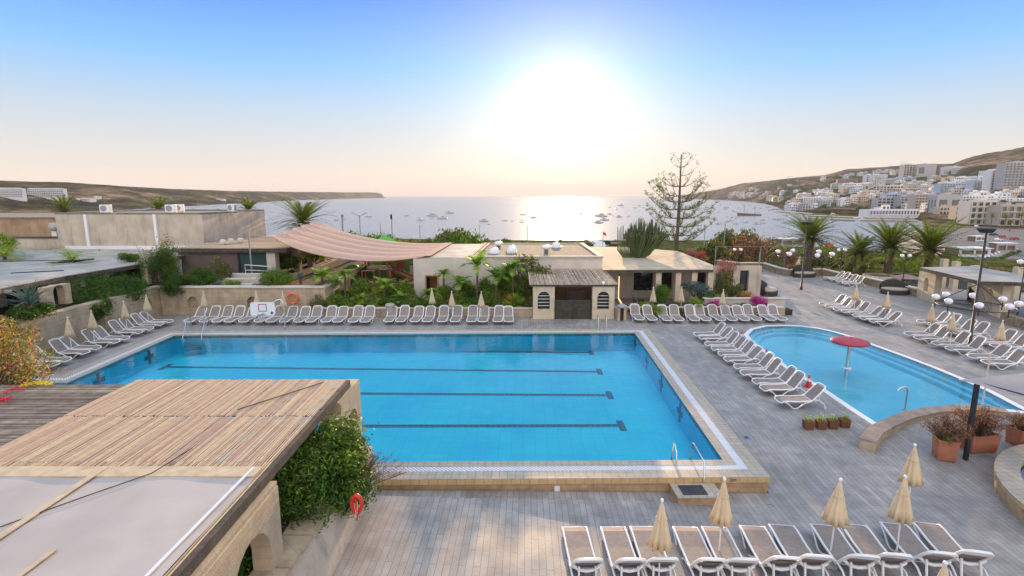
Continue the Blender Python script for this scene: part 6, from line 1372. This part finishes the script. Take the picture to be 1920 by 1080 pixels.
zones = [('the lower slope behind the waterfront', 1480, 1760, lambda x: np.interp(x, (1480, 1560, 1640, 1760), (385, 372, 366, 364)), lambda x: np.interp(x, (1480, 1560, 1640, 1760), (398, 390, 378, 374)), 58, (10, 24), (6, 13)),
         ('the middle slope', 1500, 1900, lambda x: np.interp(x, (1500, 1600, 1700, 1900), (370, 346, 338, 338)), lambda x: np.interp(x, (1500, 1600, 1700, 1900), (386, 366, 362, 362)), 86, (9, 24), (6, 12)),
         ('the far left slope', 1370, 1500, lambda x: np.interp(x, (1370, 1430, 1500), (366, 352, 346)), lambda x: np.interp(x, (1370, 1430, 1500), (371, 374, 384)), 42, (5, 13), (3, 7)),
         ('the ridge', 1490, 1800, lambda x: np.interp(x, (1490, 1560, 1640, 1800), (340, 333, 324, 320)), lambda x: np.interp(x, (1490, 1560, 1640, 1800), (344, 338, 332, 327)), 30, (6, 14), (4, 8)),
         ('the flat behind the beach', 1680, 1780, lambda x: 388, lambda x: 396, 7, (12, 22), (9, 14)), ('the right slope above the flats', 1760, 1930, lambda x: 362, lambda x: 378, 16, (12, 26), (8, 13))]
pal_ = ['town_white', 'town_white', 'town_cream', 'town_cream', 'town_grey', 'town_sand', 'town_white', 'town_ochre', 'town_blue']
for zn, x0, x1, fa, fb, n, wr, hr in zones:
    pts = sorted((q.uniform(x0, x1), q.random()) for _ in range(n))
    for i, (x, k) in enumerate(pts):
        m = pal_[q.randrange(9)]; y = fa(x)+(fb(x)-fa(x))*k; block(x, y, q.uniform(*wr), q.uniform(*hr)*(.75+.4*k), M[m], f'{KW[m]} house on {zn}, {nth(i+1)} from the left', 'houses on '+zn)
q3 = random.Random(5)
xs_ = sorted(q3.uniform(1470, 1925) for _ in range(70))
for i, x in enumerate(xs_):
    y = q3.uniform(np.interp(x, (1470, 1600, 1800, 1925), (345, 330, 326, 322)), np.interp(x, (1470, 1600, 1925), (386, 394, 398))); p = hit(x, y); w = q3.uniform(4, 9)*p.y/1000*1.3
    shrub('hill', f'dark tree clump among the hillside houses, {nth(i+1)} from the left', (p.x, p.y, p.z-1), (w, w, w*.8), group='trees on the town hillside', name='tree', cat='tree')
for i, (x, y, w, h) in enumerate(((20, 373.5, 46, 14), (88, 373.5, 66, 14))): block(x, y, w, h, M['town_white'], 'long white hotel block on the left headland, '+('left' if i == 0 else 'right')+' one', 'hotel blocks on the left headland', rz=0, detail=True, floors=4, bays=16, balc=True, roofbox=False, down=26, lift=5, depth=7)
for i, (x, y, w, h) in enumerate(((156, 377, 26, 5), (181, 373, 8, 5), (412, 376, 14, 3))): block(x, y, w, h, M['town_white'], f'small white house low on the left headland, {nth(i+1)} from the left', 'houses on the left headland', rz=0, roofbox=False)
# pier restaurant, quays, beach bar
block(1676, 403, 92, 10, M['town_white'], 'low white harbour building with long flat roofs over the water', None, Y=520, detail=True, floors=1, bays=16, balc=True, rz=.0, depth=16, name='harbour_building')
block(1664, 393, 12, 8, M['town_white'], 'white box room on top of the harbour building', None, Y=526, roofbox=False, floors=1, name='rooftop_room')
q2 = MB(); a, b_ = P(1440, 388, SEAZ+1), P(1560, 391, SEAZ+1)
for i, (x0, y0, x1, y1, w) in enumerate(((1448, 392, 1488, 393, 6), (1520, 404, 1640, 409, 14), (1560, 411, 1600, 413, 4), (1612, 412, 1720, 414, 12), (1470, 397, 1530, 401, 12))):
    a, b_ = P(x0, y0, SEAZ+.8), P(x1, y1, SEAZ+.8); t = thing('quay', f'dark stone quay in the harbour, {nth(i+1)} of the harbour arms', 'quay'); MB().beam((a.x, a.y, SEAZ-1), (b_.x, b_.y, SEAZ-1), w, 4).build('quay_wall', M['rubble'], t); MB().beam((a.x, a.y, SEAZ+1.1), (b_.x, b_.y, SEAZ+1.1), w-1, .15).build('surface', M['roof_sand'], t)
rd = MB().slab([tuple(P(x, y, -12.2))[:2] for x, y in ((1720, 425), (2100, 436), (2100, 520), (1880, 505), (1800, 478), (1740, 450))], -12.3, -12.05).build('promenade', mat('pale_asphalt', (.15, .15, .155), .9, .25, .12, spec=.2, detail=7)); tag(rd, kind='structure', label='grey promenade and road along the beach', cat='road')
bd = MB().slab([tuple(P(x, y, -12.2))[:2] for x, y in ((1690, 430), (1760, 436), (1800, 470), (1750, 480), (1660, 470))], -12.4, -12.1).build('beach', M['roof_sand']); tag(bd, kind='structure', label='small sandy beach by the palms', cat='beach')
def kiosk2(px, py, w, h, rz, lab, m='town_white'):
    p = P(px, py, -12.05); s_ = scl(p.y, -12); W, Hh = w/s_, h/s_; t = thing('beach_kiosk', lab, 'kiosk', p, rz, 'beach buildings')
    MB().panel(rect(-W/2, W/2, 0, Hh), [rect(-W*.42, -W*.03, Hh*.3, Hh*.8), rect(W*.03, W*.42, Hh*.3, Hh*.8)], (0, -W*.25, 0), (1, 0, 0), (0, 0, 1), .3).build('wall', M[m], t); MB().box(-W/2, W/2, -W*.2, W*.3, 0, Hh-.01).build('interior', M['town_brown'], t); MB().box(-W*.55, W*.55, -W*.32, W*.35, Hh, Hh+.25).build('roof', M['town_white'], t)
kiosk2(1813, 480, 58, 15, 0, 'low beach kiosk with two openings under the palm fronds'); kiosk2(1878, 474, 34, 18, -.1, 'grey beach bar with yellow doors behind the tall mast', 'town_grey')
kiosk2(1832, 452, 26, 9, .2, 'white beach shelter left of the grey beach bar'); kiosk2(1480, 462, 42, 14, 0, 'dark roofed white pavilion by the water behind the leftmost date palm', 'town_grey')
M['carred'] = mat('red_car_paint', (.45, .02, .02), .25, .05, 1); M['cardark'] = mat('dark_car_paint', (.03, .035, .04), .2, .05, 1)
def car(px, py, rz, m, lab):
    p = P(px, py, -12.03); t = thing('parked_car', lab, 'car', p, rz, 'cars by the beach')
    pr = [(-2.1, .35), (2.1, .35), (2.15, .75), (1.9, .9), (1.0, .98), (.45, 1.42), (-1.2, 1.45), (-1.9, .98), (-2.15, .9)]
    MB().panel([(x, z) for x, z in pr], [], (0, .85, 0), (1, 0, 0), (0, 0, 1), 1.7).build('body', m, t)
    for s in (-.853, .853): MB().box(-1.5, .7, s-.004, s+.004, 1.0, 1.36).build('window', M['glass'], t)
    for x in (-1.35, 1.35):
        for s in (-.8, .8): MB().tube([(x, s-.1, .33), (x, s+.1, .33)], .33, 12).build('wheel', M['black'], t)
for i, (x, y, rz, m, c) in enumerate(((1879, 446, .5, 'carred', 'red car on the promenade, farther of two'), (1902, 450, .3, 'carred', 'red car on the promenade, nearer to the right edge'), (1872, 452, .4, 'plastic', 'white car parked below the red cars'), (1860, 490, .1, 'cardark', 'dark car parked at the roadside behind the right pergola'), (1831, 426, .6, 'plastic', 'white van parked before the square balcony block'), (1863, 442, .2, 'cardark', 'dark car on the promenade beside the tall mast head'))): car(x, y, rz, M[m], c)
for i in range(9):
    p = P(1851+i*6.5, 486-i*2.3, -12.05); t = thing('beach_lounger', f'tiny white beach lounger on the promenade terrace, {nth(i+1)} from the left', 'lounger', p, .3, 'white loungers on the beach terrace'); MB().box(-.35, .35, -1, .4, .3, .4).build('seat', M['plastic'], t); MB().beam((0, .4, .35), (0, 1, .95), .7, .08).build('backrest', M['plastic'], t)
for i in range(7): p = P(1862+i*8, 493-i*3.2, -12.05); shrub('mid', f'clipped hedge block beside the beach terrace, {nth(i+1)} from the left', p, (2.0, 1.2, 1.1), group='hedges by the beach terrace')
for i, (x, pb, pt_, r_) in enumerate(((1857, 428, 406, 9), (1883, 430, 408, 8), (1893, 434, 418, 9), (1912, 428, 405, 10), (1735, 424, 394, 5))):
    p = P(x, pb, -12.1); s_ = scl(p.y, -12); date_palm(f'small palm on the seafront before the blocks, {nth(i+1)} in row', p, (pb-pt_)/s_, .25, r_/s_*1.2, 30, 70+i, group='seafront palms')
# poles along the shore
def pole(px, pyt, pyb, Y, label, w=.09, kind=0):
    a, b_ = at(px, pyt, Y), at(px, pyb, Y); zb = H(a.x, Y); t = thing('lamp_post', label, 'lamp post', (a.x, Y, zb), 0, 'posts along the shore'); h = a.z-zb; MB().tube([(0, 0, 0), (0, 0, h)], w, 6).build('shaft', M['greypaint'], t)
    if kind == 1: MB().tube([(-1.1, 0, h+.25), (0, 0, h-.4), (1.1, 0, h+.25)], .06, 5).build('arms', M['greypaint'], t); [MB().box(s*1.25-.3, s*1.25+.3, -.12, .12, h+.2, h+.3).build('lamp_head', M['greypaint'], t) for s in (-1, 1)]
    elif kind == 2: MB().box(-.2, .2, -.2, .2, h-.8, h).build('lamp_head', M['black'], t)
    else: MB().ball((0, 0, h), w*1.6, n=8, k=4).build('cap', M['greypaint'], t)
for px, pt_, Y, k, w, lab in ((641.5, 404, 95, 0, .17, 'bare dark post left of the double armed lamp'), (674, 402, 100, 1, .09, 'double armed street lamp beyond the shade sail'), (734, 402, 95, 2, .10, 'post with a floodlight head on the shore'), (787, 423, 90, 0, .06, 'thin pole right of the green tent roof'), (713, 420, 90, 0, .05, 'very thin pole left of the floodlight post'), (899, 423, 95, 0, .05, 'thin pole behind the tawny bush'), (989, 424, 95, 0, .06, 'thin pole left of the sun glitter'), (1043, 402, 100, 2, .07, 'tall lamp post standing in the sun glitter'), (1099, 426, 90, 0, .06, 'thin pole right of the sun glitter'), (1360, 420, 80, 0, .07, 'thin pole among the scrubby trees'), (1322, 432, 80, 0, .05, 'thin pole right of the norfolk pine'), (1411, 426, 80, 0, .05, 'thin pole right in the scrubby trees'), (1528, 455, 85, 0, .08, 'thin pole right of the leftmost date palm'), (1541, 465, 88, 0, .08, 'white pole beside the orange sign')): pole(px, pt_, 450, Y, lab, w, k)
a = at(1131, 433, 88); zb = H(a.x, 88); t = thing('flagpole', 'flagpole with a small red and white flag above the restaurant', 'flagpole', (a.x, 88, zb)); h = a.z-zb; MB().tube([(0, 0, 0), (0, 0, h)], .05, 6).build('pole', M['greypaint'], t); MB().panel([(0, 0), (.45, -.3), (.6, -.8), (.06, -.5)], [], (0, 0, h-.1), (1, 0, 0), (0, 0, 1), .03).build('flag', M['red'], t)
a, b_ = at(1135, 451, 84), at(1168, 459, 84); t = thing('sign_board', 'dark sign board with white lettering above the restaurant roof', 'sign', (a.x, 84, b_.z)); W = b_.x-a.x; hh = a.z-b_.z; MB().box(0, W, 0, .12, 0, hh).build('board', M['black'], t); text('Ventuno', hh*.8, M['plastic'], t, (W*.62, -.02, hh*.48), (R(90), 0, 0))
for x in (.3, W-.3): MB().box(x-.06, x+.06, .13, .25, -4, hh).build('post', M['black'], t)
a, b_ = at(1548, 457, 84), at(1556, 463, 84); t = thing('orange_sign', 'small orange sign board right of the leftmost date palm', 'sign', (a.x, 84, b_.z)); MB().box(0, 1.3, 0, .1, 0, a.z-b_.z).build('board', M['orange'], t); MB().box(.6, .7, .11, .2, -4, 1).build('post', M['greypaint'], t)
a = at(1114, 455, 95); t = thing('white_hut', 'small white hut roof on the shore left of the dark sign', 'hut', (a.x, 95, H(a.x, 95))); hh = a.z-t.location.z; MB().box(-1.8, 1.8, -1.5, 1.5, 0, hh-.5).build('wall', M['town_white'], t); MB().lathe([(2.6, hh-.499), (1.6, hh+.2), (.02, hh+.5)], 4, sm=False).build('roof', M['town_white'], t)
a = at(722, 441, 70); zb = -1.2; t = thing('green_tent', 'bright green pointed tent roof behind the shade sail', 'tent', (a.x, 70, zb)); hh = a.z-zb; MB().lathe([(2.0, hh-1.3), (1.9, hh-1.1), (.02, hh+.05)], 4, sm=False).build('roof', M['green'], t)
for i in range(4): x, y = 1.3*math.cos(i*math.pi/2+.78), 1.3*math.sin(i*math.pi/2+.78); MB().tube([(x, y, 0), (x, y, hh-1.2)], .05, 5).build('leg', M['greypaint'], t)
for (x0, y0, x1, y1) in (((1330, 478, 1495, 480)),):
    pass
t = thing('wire_fence', 'thin metal rail fence beyond the far parapet', 'fence'); ps = [P(1340, 500), P(1424, 500), P(1470, 502)]; hz = 2.6
for p in ps: MB().tube([p, p+Vector((0, 0, hz))], .05, 6).build('post', M['greypaint'], t)
for z in (hz,): MB().tube([p+Vector((0, 0, z)) for p in ps], .022, 4).build('rail', M['greypaint'], t)
p = P(1422, 509); t = thing('banner_pole', 'grey pole on a dark round foot on the far deck', 'post', p); MB().tube([(0, 0, 0), (0, 0, 2.3)], .07, 8).build('pole', M['greypaint'], t); MB().lathe([(.45, 0), (.42, .16), (.1, .2)], 14).build('foot', M['black'], t)

# ---- playground
t = thing('play_tower', 'timber play tower with green slide and net ramp under the shade sail', 'playground tower', (0, 0, 0)); Yp = 54.0
def pg(px, py, Y): return at(px, py, Y)
c = P(706, 529, .5); bx, by = c.x, Yp
for x in (-1.1, 1.1):
    for y in (-1, 1): MB().box(bx+x-.09, bx+x+.09, by+y-.09, by+y+.09, .5, 3.6).build('post', M['timber'], t)
MB().box(bx-1.2, bx+1.2, by-1.1, by+1.1, 1.75, 1.87).build('platform', M['timber'], t); MB().box(bx-1.0, bx+1.0, by-1.12, by-1.05, .6, 1.7).build('green_panel', M['greenpanel'], t); MB().box(bx-1.2, bx+1.2, by-1.2, by-1.12, 1.9, 2.1).build('rail', M['render_pale'], t); MB().box(bx-.4, bx+.5, by-1.1, by-1.04, 2.12, 3.0).build('play_panel', M['green'], t)
MB().slab([(bx-1.4, by-1.3), (bx+1.4, by-1.3), (bx+1.4, by+1.3), (bx-1.4, by+1.3)], 3.6, 3.68).build('roof', M['timber'], t)
mb = MB(); A, B2 = Vector((bx-1.15, by-.9, 1.95)), Vector((bx-3.6, by-3.3, .65)); n = 12; pr = [A.lerp(B2, i/n)-Vector((0, 0, .35*math.sin(math.pi*i/n))) for i in range(n+1)]; vs = []
for p in pr:
    for o_, z in ((-.42, .32), (-.34, .0), (.34, .0), (.42, .32)): vs.append(p+Vector((.7*o_, -.7*o_, z)))
mb.add(vs, [(i*4+j, i*4+j+1, i*4+5+j, i*4+4+j) for i in range(n) for j in range(3)]+[(i*4+j, i*4+4+j, i*4+5+j, i*4+j+1) for i in range(n) for j in range(3)], 0, True).build('slide', M['green'], t)
MB().ball((B2.x, B2.y, .75), .55, .4).build('slide_end', M['green'], t); MB().ball((bx-2.6, by-.4, 1.9), .6, .5).build('slide_cover', M['green'], t)
mb = MB(); A, B2 = Vector((bx+1.2, by-.9, 1.8)), Vector((bx+4.8, by-2.6, .55))
mb.beam(A, B2, .12, .22).beam(A+Vector((0, 1.4, 0)), B2+Vector((0, 1.4, 0)), .12, .22).build('ramp_beam', M['timber'], t); mb = MB()
for i in range(9): p = A.lerp(B2, (i+.5)/9); mb.beam(p, p+Vector((0, 1.4, 0)), .05, .05)
for k in (.2, .5, .8): mb.beam(A+Vector((0, 1.4*k, 0)), B2+Vector((0, 1.4*k, 0)), .03, .03)
for k in range(5): mb.beam(A+Vector((0, 1.4, .3+k*.25)), B2+Vector((0, 1.4, .3+k*.25)), .03, .03)
mb.build('rope_net', M['greypaint'], t)
t = thing('playhouse', 'green playhouse panel with arched top at the right of the playground', 'playhouse', (P(763, 510, .5).x, 56.5, .5)); MB().panel([(-1, 0), (1, 0), (1, 1.9)]+[(math.cos(a), 1.9+.6*math.sin(a)) for a in np.linspace(.3, math.pi-.3, 8)]+[(-1, 1.9)], [rect(-.45, .45, .9, 1.6)], (0, 0, 0), (1, 0, 0), (0, 0, 1), .12).build('front', M['green'], t); MB().box(-.6, .6, .3, .4, 0, 1.8).build('back', M['red'], t)
for i, (px, py, w, lab) in enumerate(((665, 533, 1.35, 'long white topped playground bench table behind the green palm'), (740, 533, .35, 'small white stool in the playground, far one'), (756, 536, .35, 'small white stool in the playground, right one'), (742, 539, .3, 'small white stool in the playground, near one'))):
    p = P(px, py, .95); o = thing('play_table' if i == 0 else 'stool', lab, 'table' if i == 0 else 'stool', (p.x, p.y, .5)); MB().box(-w, w, -.3, .3, .45, .5).build('tabletop', M['plastic'], o)
    for x in ((-w*.6, w*.6) if i == 0 else (0,)): MB().box(x-.06, x+.06, -.06, .06, 0, .449).build('leg', M['black'], o)
for i, (px, py) in enumerate(((691, 537), (723, 533))):
    p = P(px, py, .5); o = thing('balance_bars', 'low timber bars with pale rail in the playground, '+('left' if i == 0 else 'right')+' pair', 'play bars', (p.x, p.y, .5), 0, 'timber bars of the playground')
    for x in (-.55, .55): MB().box(x-.06, x+.06, -.06, .06, 0, 1.5).build('post', M['timber'], o)
    MB().beam((-.6, 0, 1.5), (.6, .25, 1.5), .06, .06).build('rail', M['plastic'], o); MB().beam((-.6, 0, .7), (.6, 0, .7), .05, .05).build('rail', M['timber'], o)
# white ramp walls at the left of the playground
for i, (a, b_, zt_, lab) in enumerate(((P(592, 513, 1.9), P(652, 485, 2.2), 2.7, 'long pale garden ramp wall behind the planter, upper one'), (P(588, 533, 1.2), P(662, 500, 1.4), 1.75, 'pale low ramp wall at the left of the playground'), (P(660, 541, .8), P(720, 548, .8), .75, 'thin white edging board in the playground, far one'), (P(688, 556, .7), P(712, 560, .7), .7, 'thin white edging board in the playground, near one'))):
    t = thing('ramp_wall' if i < 2 else 'edging_board', lab, 'wall' if i < 2 else 'edging'); MB().beam((a.x, a.y, zt_/2), (b_.x, b_.y, zt_/2), .3 if i < 2 else .08, zt_).build('wall', M['render_pale'], t)
t = thing('ramp_fence', 'row of leaning metal mesh fence rails on the garden ramp', 'fence'); a, b_ = P(602, 517, 1.8), P(655, 493, 1.9); mb = MB(); n = 26
for i in range(n): p = a.lerp(b_, i/(n-1)); mb.tube([p, p+Vector((0, 0, .9))], .02, 4)
mb.tube([a+Vector((0, 0, .9)), b_+Vector((0, 0, .9))], .025, 4).build('railings', M['greypaint'], t)
t = thing('garden_gate', 'pale slatted shutter on the side of the planter wall', 'gate', (-14.2, 41.6, .1)); mb = MB()
for z in np.arange(0, 1.6, .16): mb.box(0, .04, 0, 1.6, z, z+.1)
mb.build('slats', M['render_pale'], t)
pth = MB().box(7.9, 9.5, 39.4, 46.4, -.02, .01).build('restaurant_path', M['deck_cross']); tag(pth, kind='structure', label='paved path between the kiosk and the restaurant', cat='path')
pth = MB().box(9.0, 22, 42.05, 60, -.02, .004).build('restaurant_terrace', M['deck_cross']); tag(pth, kind='structure', label='paved floor of the restaurant terrace', cat='terrace')

# ---- boats
M['hull'] = mat('white_hull', (.62, .60, .58), .4, .1, .5); M['hulldark'] = mat('brown_hull', (.16, .085, .05), .5, .1, .5); M['deckb'] = mat('boat_deck', (.48, .42, .34), .6, .1, 1)
def hull(L_, B_, D_, m, t, bow=.35, name='hull'):
    mb = MB(); n = 10; vs = []
    for i in range(n+1):
        u = i/n; x = -L_/2+L_*u; w = B_/2*(1-max(0, (u-.45)/.55)**2.2)*(.88+.12*min(1, u*4)); sh = D_*(1+bow*u**2)
        for y, z in ((-w, sh), (-w*.86, .12), (0, -.35), (w*.86, .12), (w, sh)): vs.append((x, y, z))
    fs = [(i*5+j, i*5+5+j, i*5+6+j, i*5+j+1) for i in range(n) for j in range(4)]+[(i*5+4, i*5+9, i*5+5, i*5) for i in range(n)]+[(0, 1, 2, 3, 4)]
    return mb.add(vs, fs, 0, False).build(name, m, t)
def boat_proto(kind):
    t = bpy.data.objects.new('motorboat', None); C.objects.link(t)
    if kind == 0:
        hull(8, 2.6, .95, M['hull'], t); MB().add([(-1.8, -.95, .9), (1.9, -.7, 1.1), (1.9, .7, 1.1), (-1.8, .95, .9), (-1.6, -.85, 2.1), (.6, -.7, 2.0), (.6, .7, 2.0), (-1.6, .85, 2.1)], [(0, 1, 5, 4), (1, 2, 6, 5), (2, 3, 7, 6), (3, 0, 4, 7), (4, 5, 6, 7)]).build('cabin', M['hull'], t)
        MB().add([(.65, -.66, 1.95), (1.75, -.62, 1.2), (1.75, .62, 1.2), (.65, .66, 1.95)], [(0, 1, 2, 3)]).box(-1.4, .3, -.92, -.86, 1.4, 1.85).box(-1.4, .3, .86, .92, 1.4, 1.85).build('windscreen', M['glass'], t); MB().tube([(-2.6, -.9, 1), (-2.4, -.8, 2.7), (-1.6, -.7, 2.75)], .05, 4).tube([(-2.6, .9, 1), (-2.4, .8, 2.7), (-1.6, .7, 2.75)], .05, 4).box(-2.6, -1.0, -.9, .9, 2.75, 2.82).build('sun_roof', M['hulldark'], t)
    elif kind == 1:
        hull(5.2, 1.9, .55, M['hull'], t); MB().box(-.3, .3, -.5, .5, .55, 1.1).build('console', M['hulldark'], t); MB().box(-2.9, -2.55, -.2, .2, .2, 1.1).build('outboard_motor', M['black'], t)
    else:
        hull(10.5, 3.2, 1.2, M['hull'], t); MB().box(-2.8, 2.2, -1.15, 1.15, 1.2, 2.3).build('cabin', M['hull'], t); MB().box(-2.6, 2.21, -1.16, 1.16, 1.6, 2.0).build('window_band', M['glass'], t); MB().box(-2.2, .8, -.95, .95, 2.31, 2.9).build('flybridge', M['hull'], t); MB().tube([(-.8, 0, 2.9), (-.9, 0, 4.6)], .06, 5).tube([(-1.9, -.9, 2.9), (-1.7, -.7, 3.9), (-.5, -.7, 3.9)], .05, 4).tube([(-1.9, .9, 2.9), (-1.7, .7, 3.9), (-.5, .7, 3.9)], .05, 4).build('radar_arch', M['hull'], t)
    return t
BP = [boat_proto(i) for i in range(3)]; bu = [False]*3
KN = ['motor cruiser with cabin', 'small open boat', 'large motor yacht']; NM = ['motorboat', 'dinghy', 'motor_yacht']
def boat(px, py, wpx, kind, label, group, rz):
    p = P(px, py, SEAZ); L0 = (8, 5.2, 10.5)[kind]; s = wpx/scl(p.y, SEAZ)/L0; o = BP[kind]
    if bu[kind]: o = dup(o)
    bu[kind] = True; o.name = NM[kind]; o.location = (p.x, p.y, SEAZ+.02); o.rotation_euler = (0, 0, rz); o.scale = (s, s, s); tag(o, label, 'boat', group)
zo = {'the left bay': [(579, 381, 10, 1), (512, 381, 8, 1), (630, 413, 9, 1), (645, 411, 7, 1), (690, 407, 11, 1), (763, 405, 8, 1), (789, 413, 14, 0), (811, 405, 20, 2), (829, 410, 19, 0), (843, 400, 15, 0), (410, 392, 10, 0)],
      'the bay before the sun': [(907, 415, 17, 2), (917, 421, 6, 1), (947, 414, 9, 1), (960, 415, 6, 1), (981, 403, 10, 1), (979, 413, 7, 1), (979, 417, 8, 1), (1001, 409, 14, 0), (1002, 416, 7, 1), (1035, 415, 6, 1), (1050, 404, 10, 0), (1090, 402, 13, 0), (1094, 405, 7, 1)],
      'the bay right of the glitter': [(1127, 406, 22, 2), (1122, 418, 18, 2), (1133, 413, 17, 0), (1161, 407, 12, 0), (1143, 402, 9, 0), (1154, 393, 7, 0), (1144, 389, 6, 1), (1164, 386, 11, 0), (1178, 406, 7, 1), (1150, 405, 4, 1), (1191, 390, 7, 1), (1198, 386, 6, 1), (1207, 390, 5, 1), (1168, 389, 4, 1), (1215, 385, 7, 0), (1230, 384, 5, 1)],
      'the bay behind the pine': [(1296, 409, 12, 0), (1331, 410, 10, 0), (1346, 420, 12, 1), (1362, 416, 10, 0), (1371, 414, 9, 0), (1381, 409, 8, 0), (1380, 420, 11, 1), (1399, 417, 9, 0), (1419, 420, 12, 0), (1430, 413, 12, 2), (1432, 419, 10, 1), (1452, 412, 12, 1), (1309, 423, 11, 1), (1280, 407, 9, 1), (1315, 391, 6, 1), (1312, 394, 6, 1), (1322, 386, 7, 0), (1329, 390, 5, 1), (1345, 389, 5, 1), (1350, 385, 6, 0), (1362, 390, 11, 2), (1361, 393, 7, 1), (1348, 398, 6, 1), (1374, 396, 8, 0), (1385, 392, 5, 1), (1404, 386, 5, 1), (1414, 391, 6, 1), (1427, 391, 5, 1), (1363, 407, 5, 1), (1373, 408, 6, 1), (1328, 397, 5, 1), (1316, 400, 5, 1), (1302, 396, 5, 1), (1295, 378, 5, 1), (1303, 380, 5, 1), (1338, 381, 4, 1), (1357, 383, 4, 1), (1370, 381, 5, 1), (1326, 379, 4, 1), (1392, 384, 5, 1)],
      'the inner harbour': [(1477, 418, 18, 2), (1463, 412, 11, 1), (1472, 404, 14, 0), (1486, 402, 12, 0), (1496, 408, 9, 1), (1455, 398, 10, 0), (1465, 397, 12, 0), (1480, 398, 9, 0), (1548, 413, 13, 1), (1562, 405, 18, 2), (1572, 403, 10, 0), (1597, 413, 11, 1), (1617, 412, 13, 0), (1555, 398, 14, 0), (1440, 389, 7, 1), (1442, 395, 8, 1), (1510, 406, 9, 0), (1528, 403, 9, 0), (1628, 404, 12, 0), (1712, 407, 10, 0), (1585, 402, 9, 0)]}
for zn, L_ in zo.items():
    L_.sort()
    for i, (x, y, w, k) in enumerate(L_): boat(x, y, w*1.05, k, f'{KN[k]} moored in {zn}, {nth(i+1)} from the left', 'boats in '+zn, rng.choice((0, math.pi))+rng.uniform(-.3, .3))
p = P(1404, 404, SEAZ); L_ = 44/scl(p.y, SEAZ); t = thing('schooner', 'brown hulled two masted sailing schooner anchored in the bay', 'sailing ship', (p.x, p.y, SEAZ), math.pi)
hull(L_, L_*.18, L_*.055, M['hulldark'], t, 1.2); MB().box(-L_*.3, L_*.1, -L_*.05, L_*.05, L_*.06, L_*.1).build('deckhouse', M['deckb'], t); MB().tube([(L_*.48, 0, L_*.11), (L_*.62, 0, L_*.15)], .15, 5).build('bowsprit', M['hulldark'], t)
for x, h in ((L_*.22, .46), (-L_*.24, .42)): ms_ = MB().tube([(x, 0, L_*.05), (x, 0, L_*h)], .16, 6).build('mast', M['beam'], t); MB().tube([(x-.4, 0, L_*.13), (x-L_*.22, 0, L_*.14)], .3, 6).build('furled_sail', M['deckb'], ms_); MB().tube([(x, 0, L_*h), (x+L_*.2, 0, L_*.1)], .04, 3).tube([(x, 0, L_*h), (x-L_*.2, 0, L_*.1)], .04, 3).build('stay', M['black'], ms_)
for i, (x, y, hgt) in enumerate(((273, 390, 20), (1616, 410, 34), (1088, 402, 15), (1049, 405, 14), (372, 393, 18))):
    p = P(x, y, SEAZ); s_ = scl(p.y, SEAZ); h = hgt/s_; t = thing('sailing_boat', ('lone sailing boat in the left bay behind the antenna', 'sailing boat with tall mast in the inner harbour', 'sailing boat right of the sun glitter', 'sailing boat in the sun glitter', 'sailing boat in the left bay above the roofs')[i], 'sailing boat', (p.x, p.y, SEAZ)); hull(h*.9, h*.26, h*.07, M['hull'], t); MB().tube([(0, 0, .3), (0, 0, h)], .09, 5).build('mast', M['greypaint'], t); MB().box(-h*.25, h*.1, -h*.06, h*.06, h*.07, h*.12).build('cabin', M['hull'], t)
# crane on the ridge
for i, (x, y, w) in enumerate(((1478, 333, 10), (1691, 306, 12))):
    p = hit(x, y+6); t = thing('tower_crane', 'tiny tower crane on the far ridge, '+('left one' if i == 0 else 'right one above the hotel'), 'crane', p); s_ = scl(p.y, p.z); h = 8/s_; MB().tube([(0, 0, 0), (0, 0, h)], .8, 4).build('mast', M['greypaint'], t); MB().beam((-w*.3/s_, 0, h), (w*.8/s_, 0, h), 1, 1).build('jib', M['greypaint'], t)

# ================================================================ AIR
m = bpy.data.materials.new('sea_air'); m.use_nodes = True; N, L = m.node_tree.nodes, m.node_tree.links; N.remove(N['Principled BSDF'])
v = N.new('ShaderNodeVolumePrincipled'); v.inputs['Density'].default_value = .00008; v.inputs['Color'].default_value = (.95, .93, .92, 1); v.inputs['Anisotropy'].default_value = .0
L.new(v.outputs[0], N['Material Output'].inputs['Volume'])
hz_ = MB().box(-48000, 48000, -120, 25000, -40, 420).build('haze', m); tag(hz_, kind='stuff', label='thin warm haze over the bay', cat='haze')
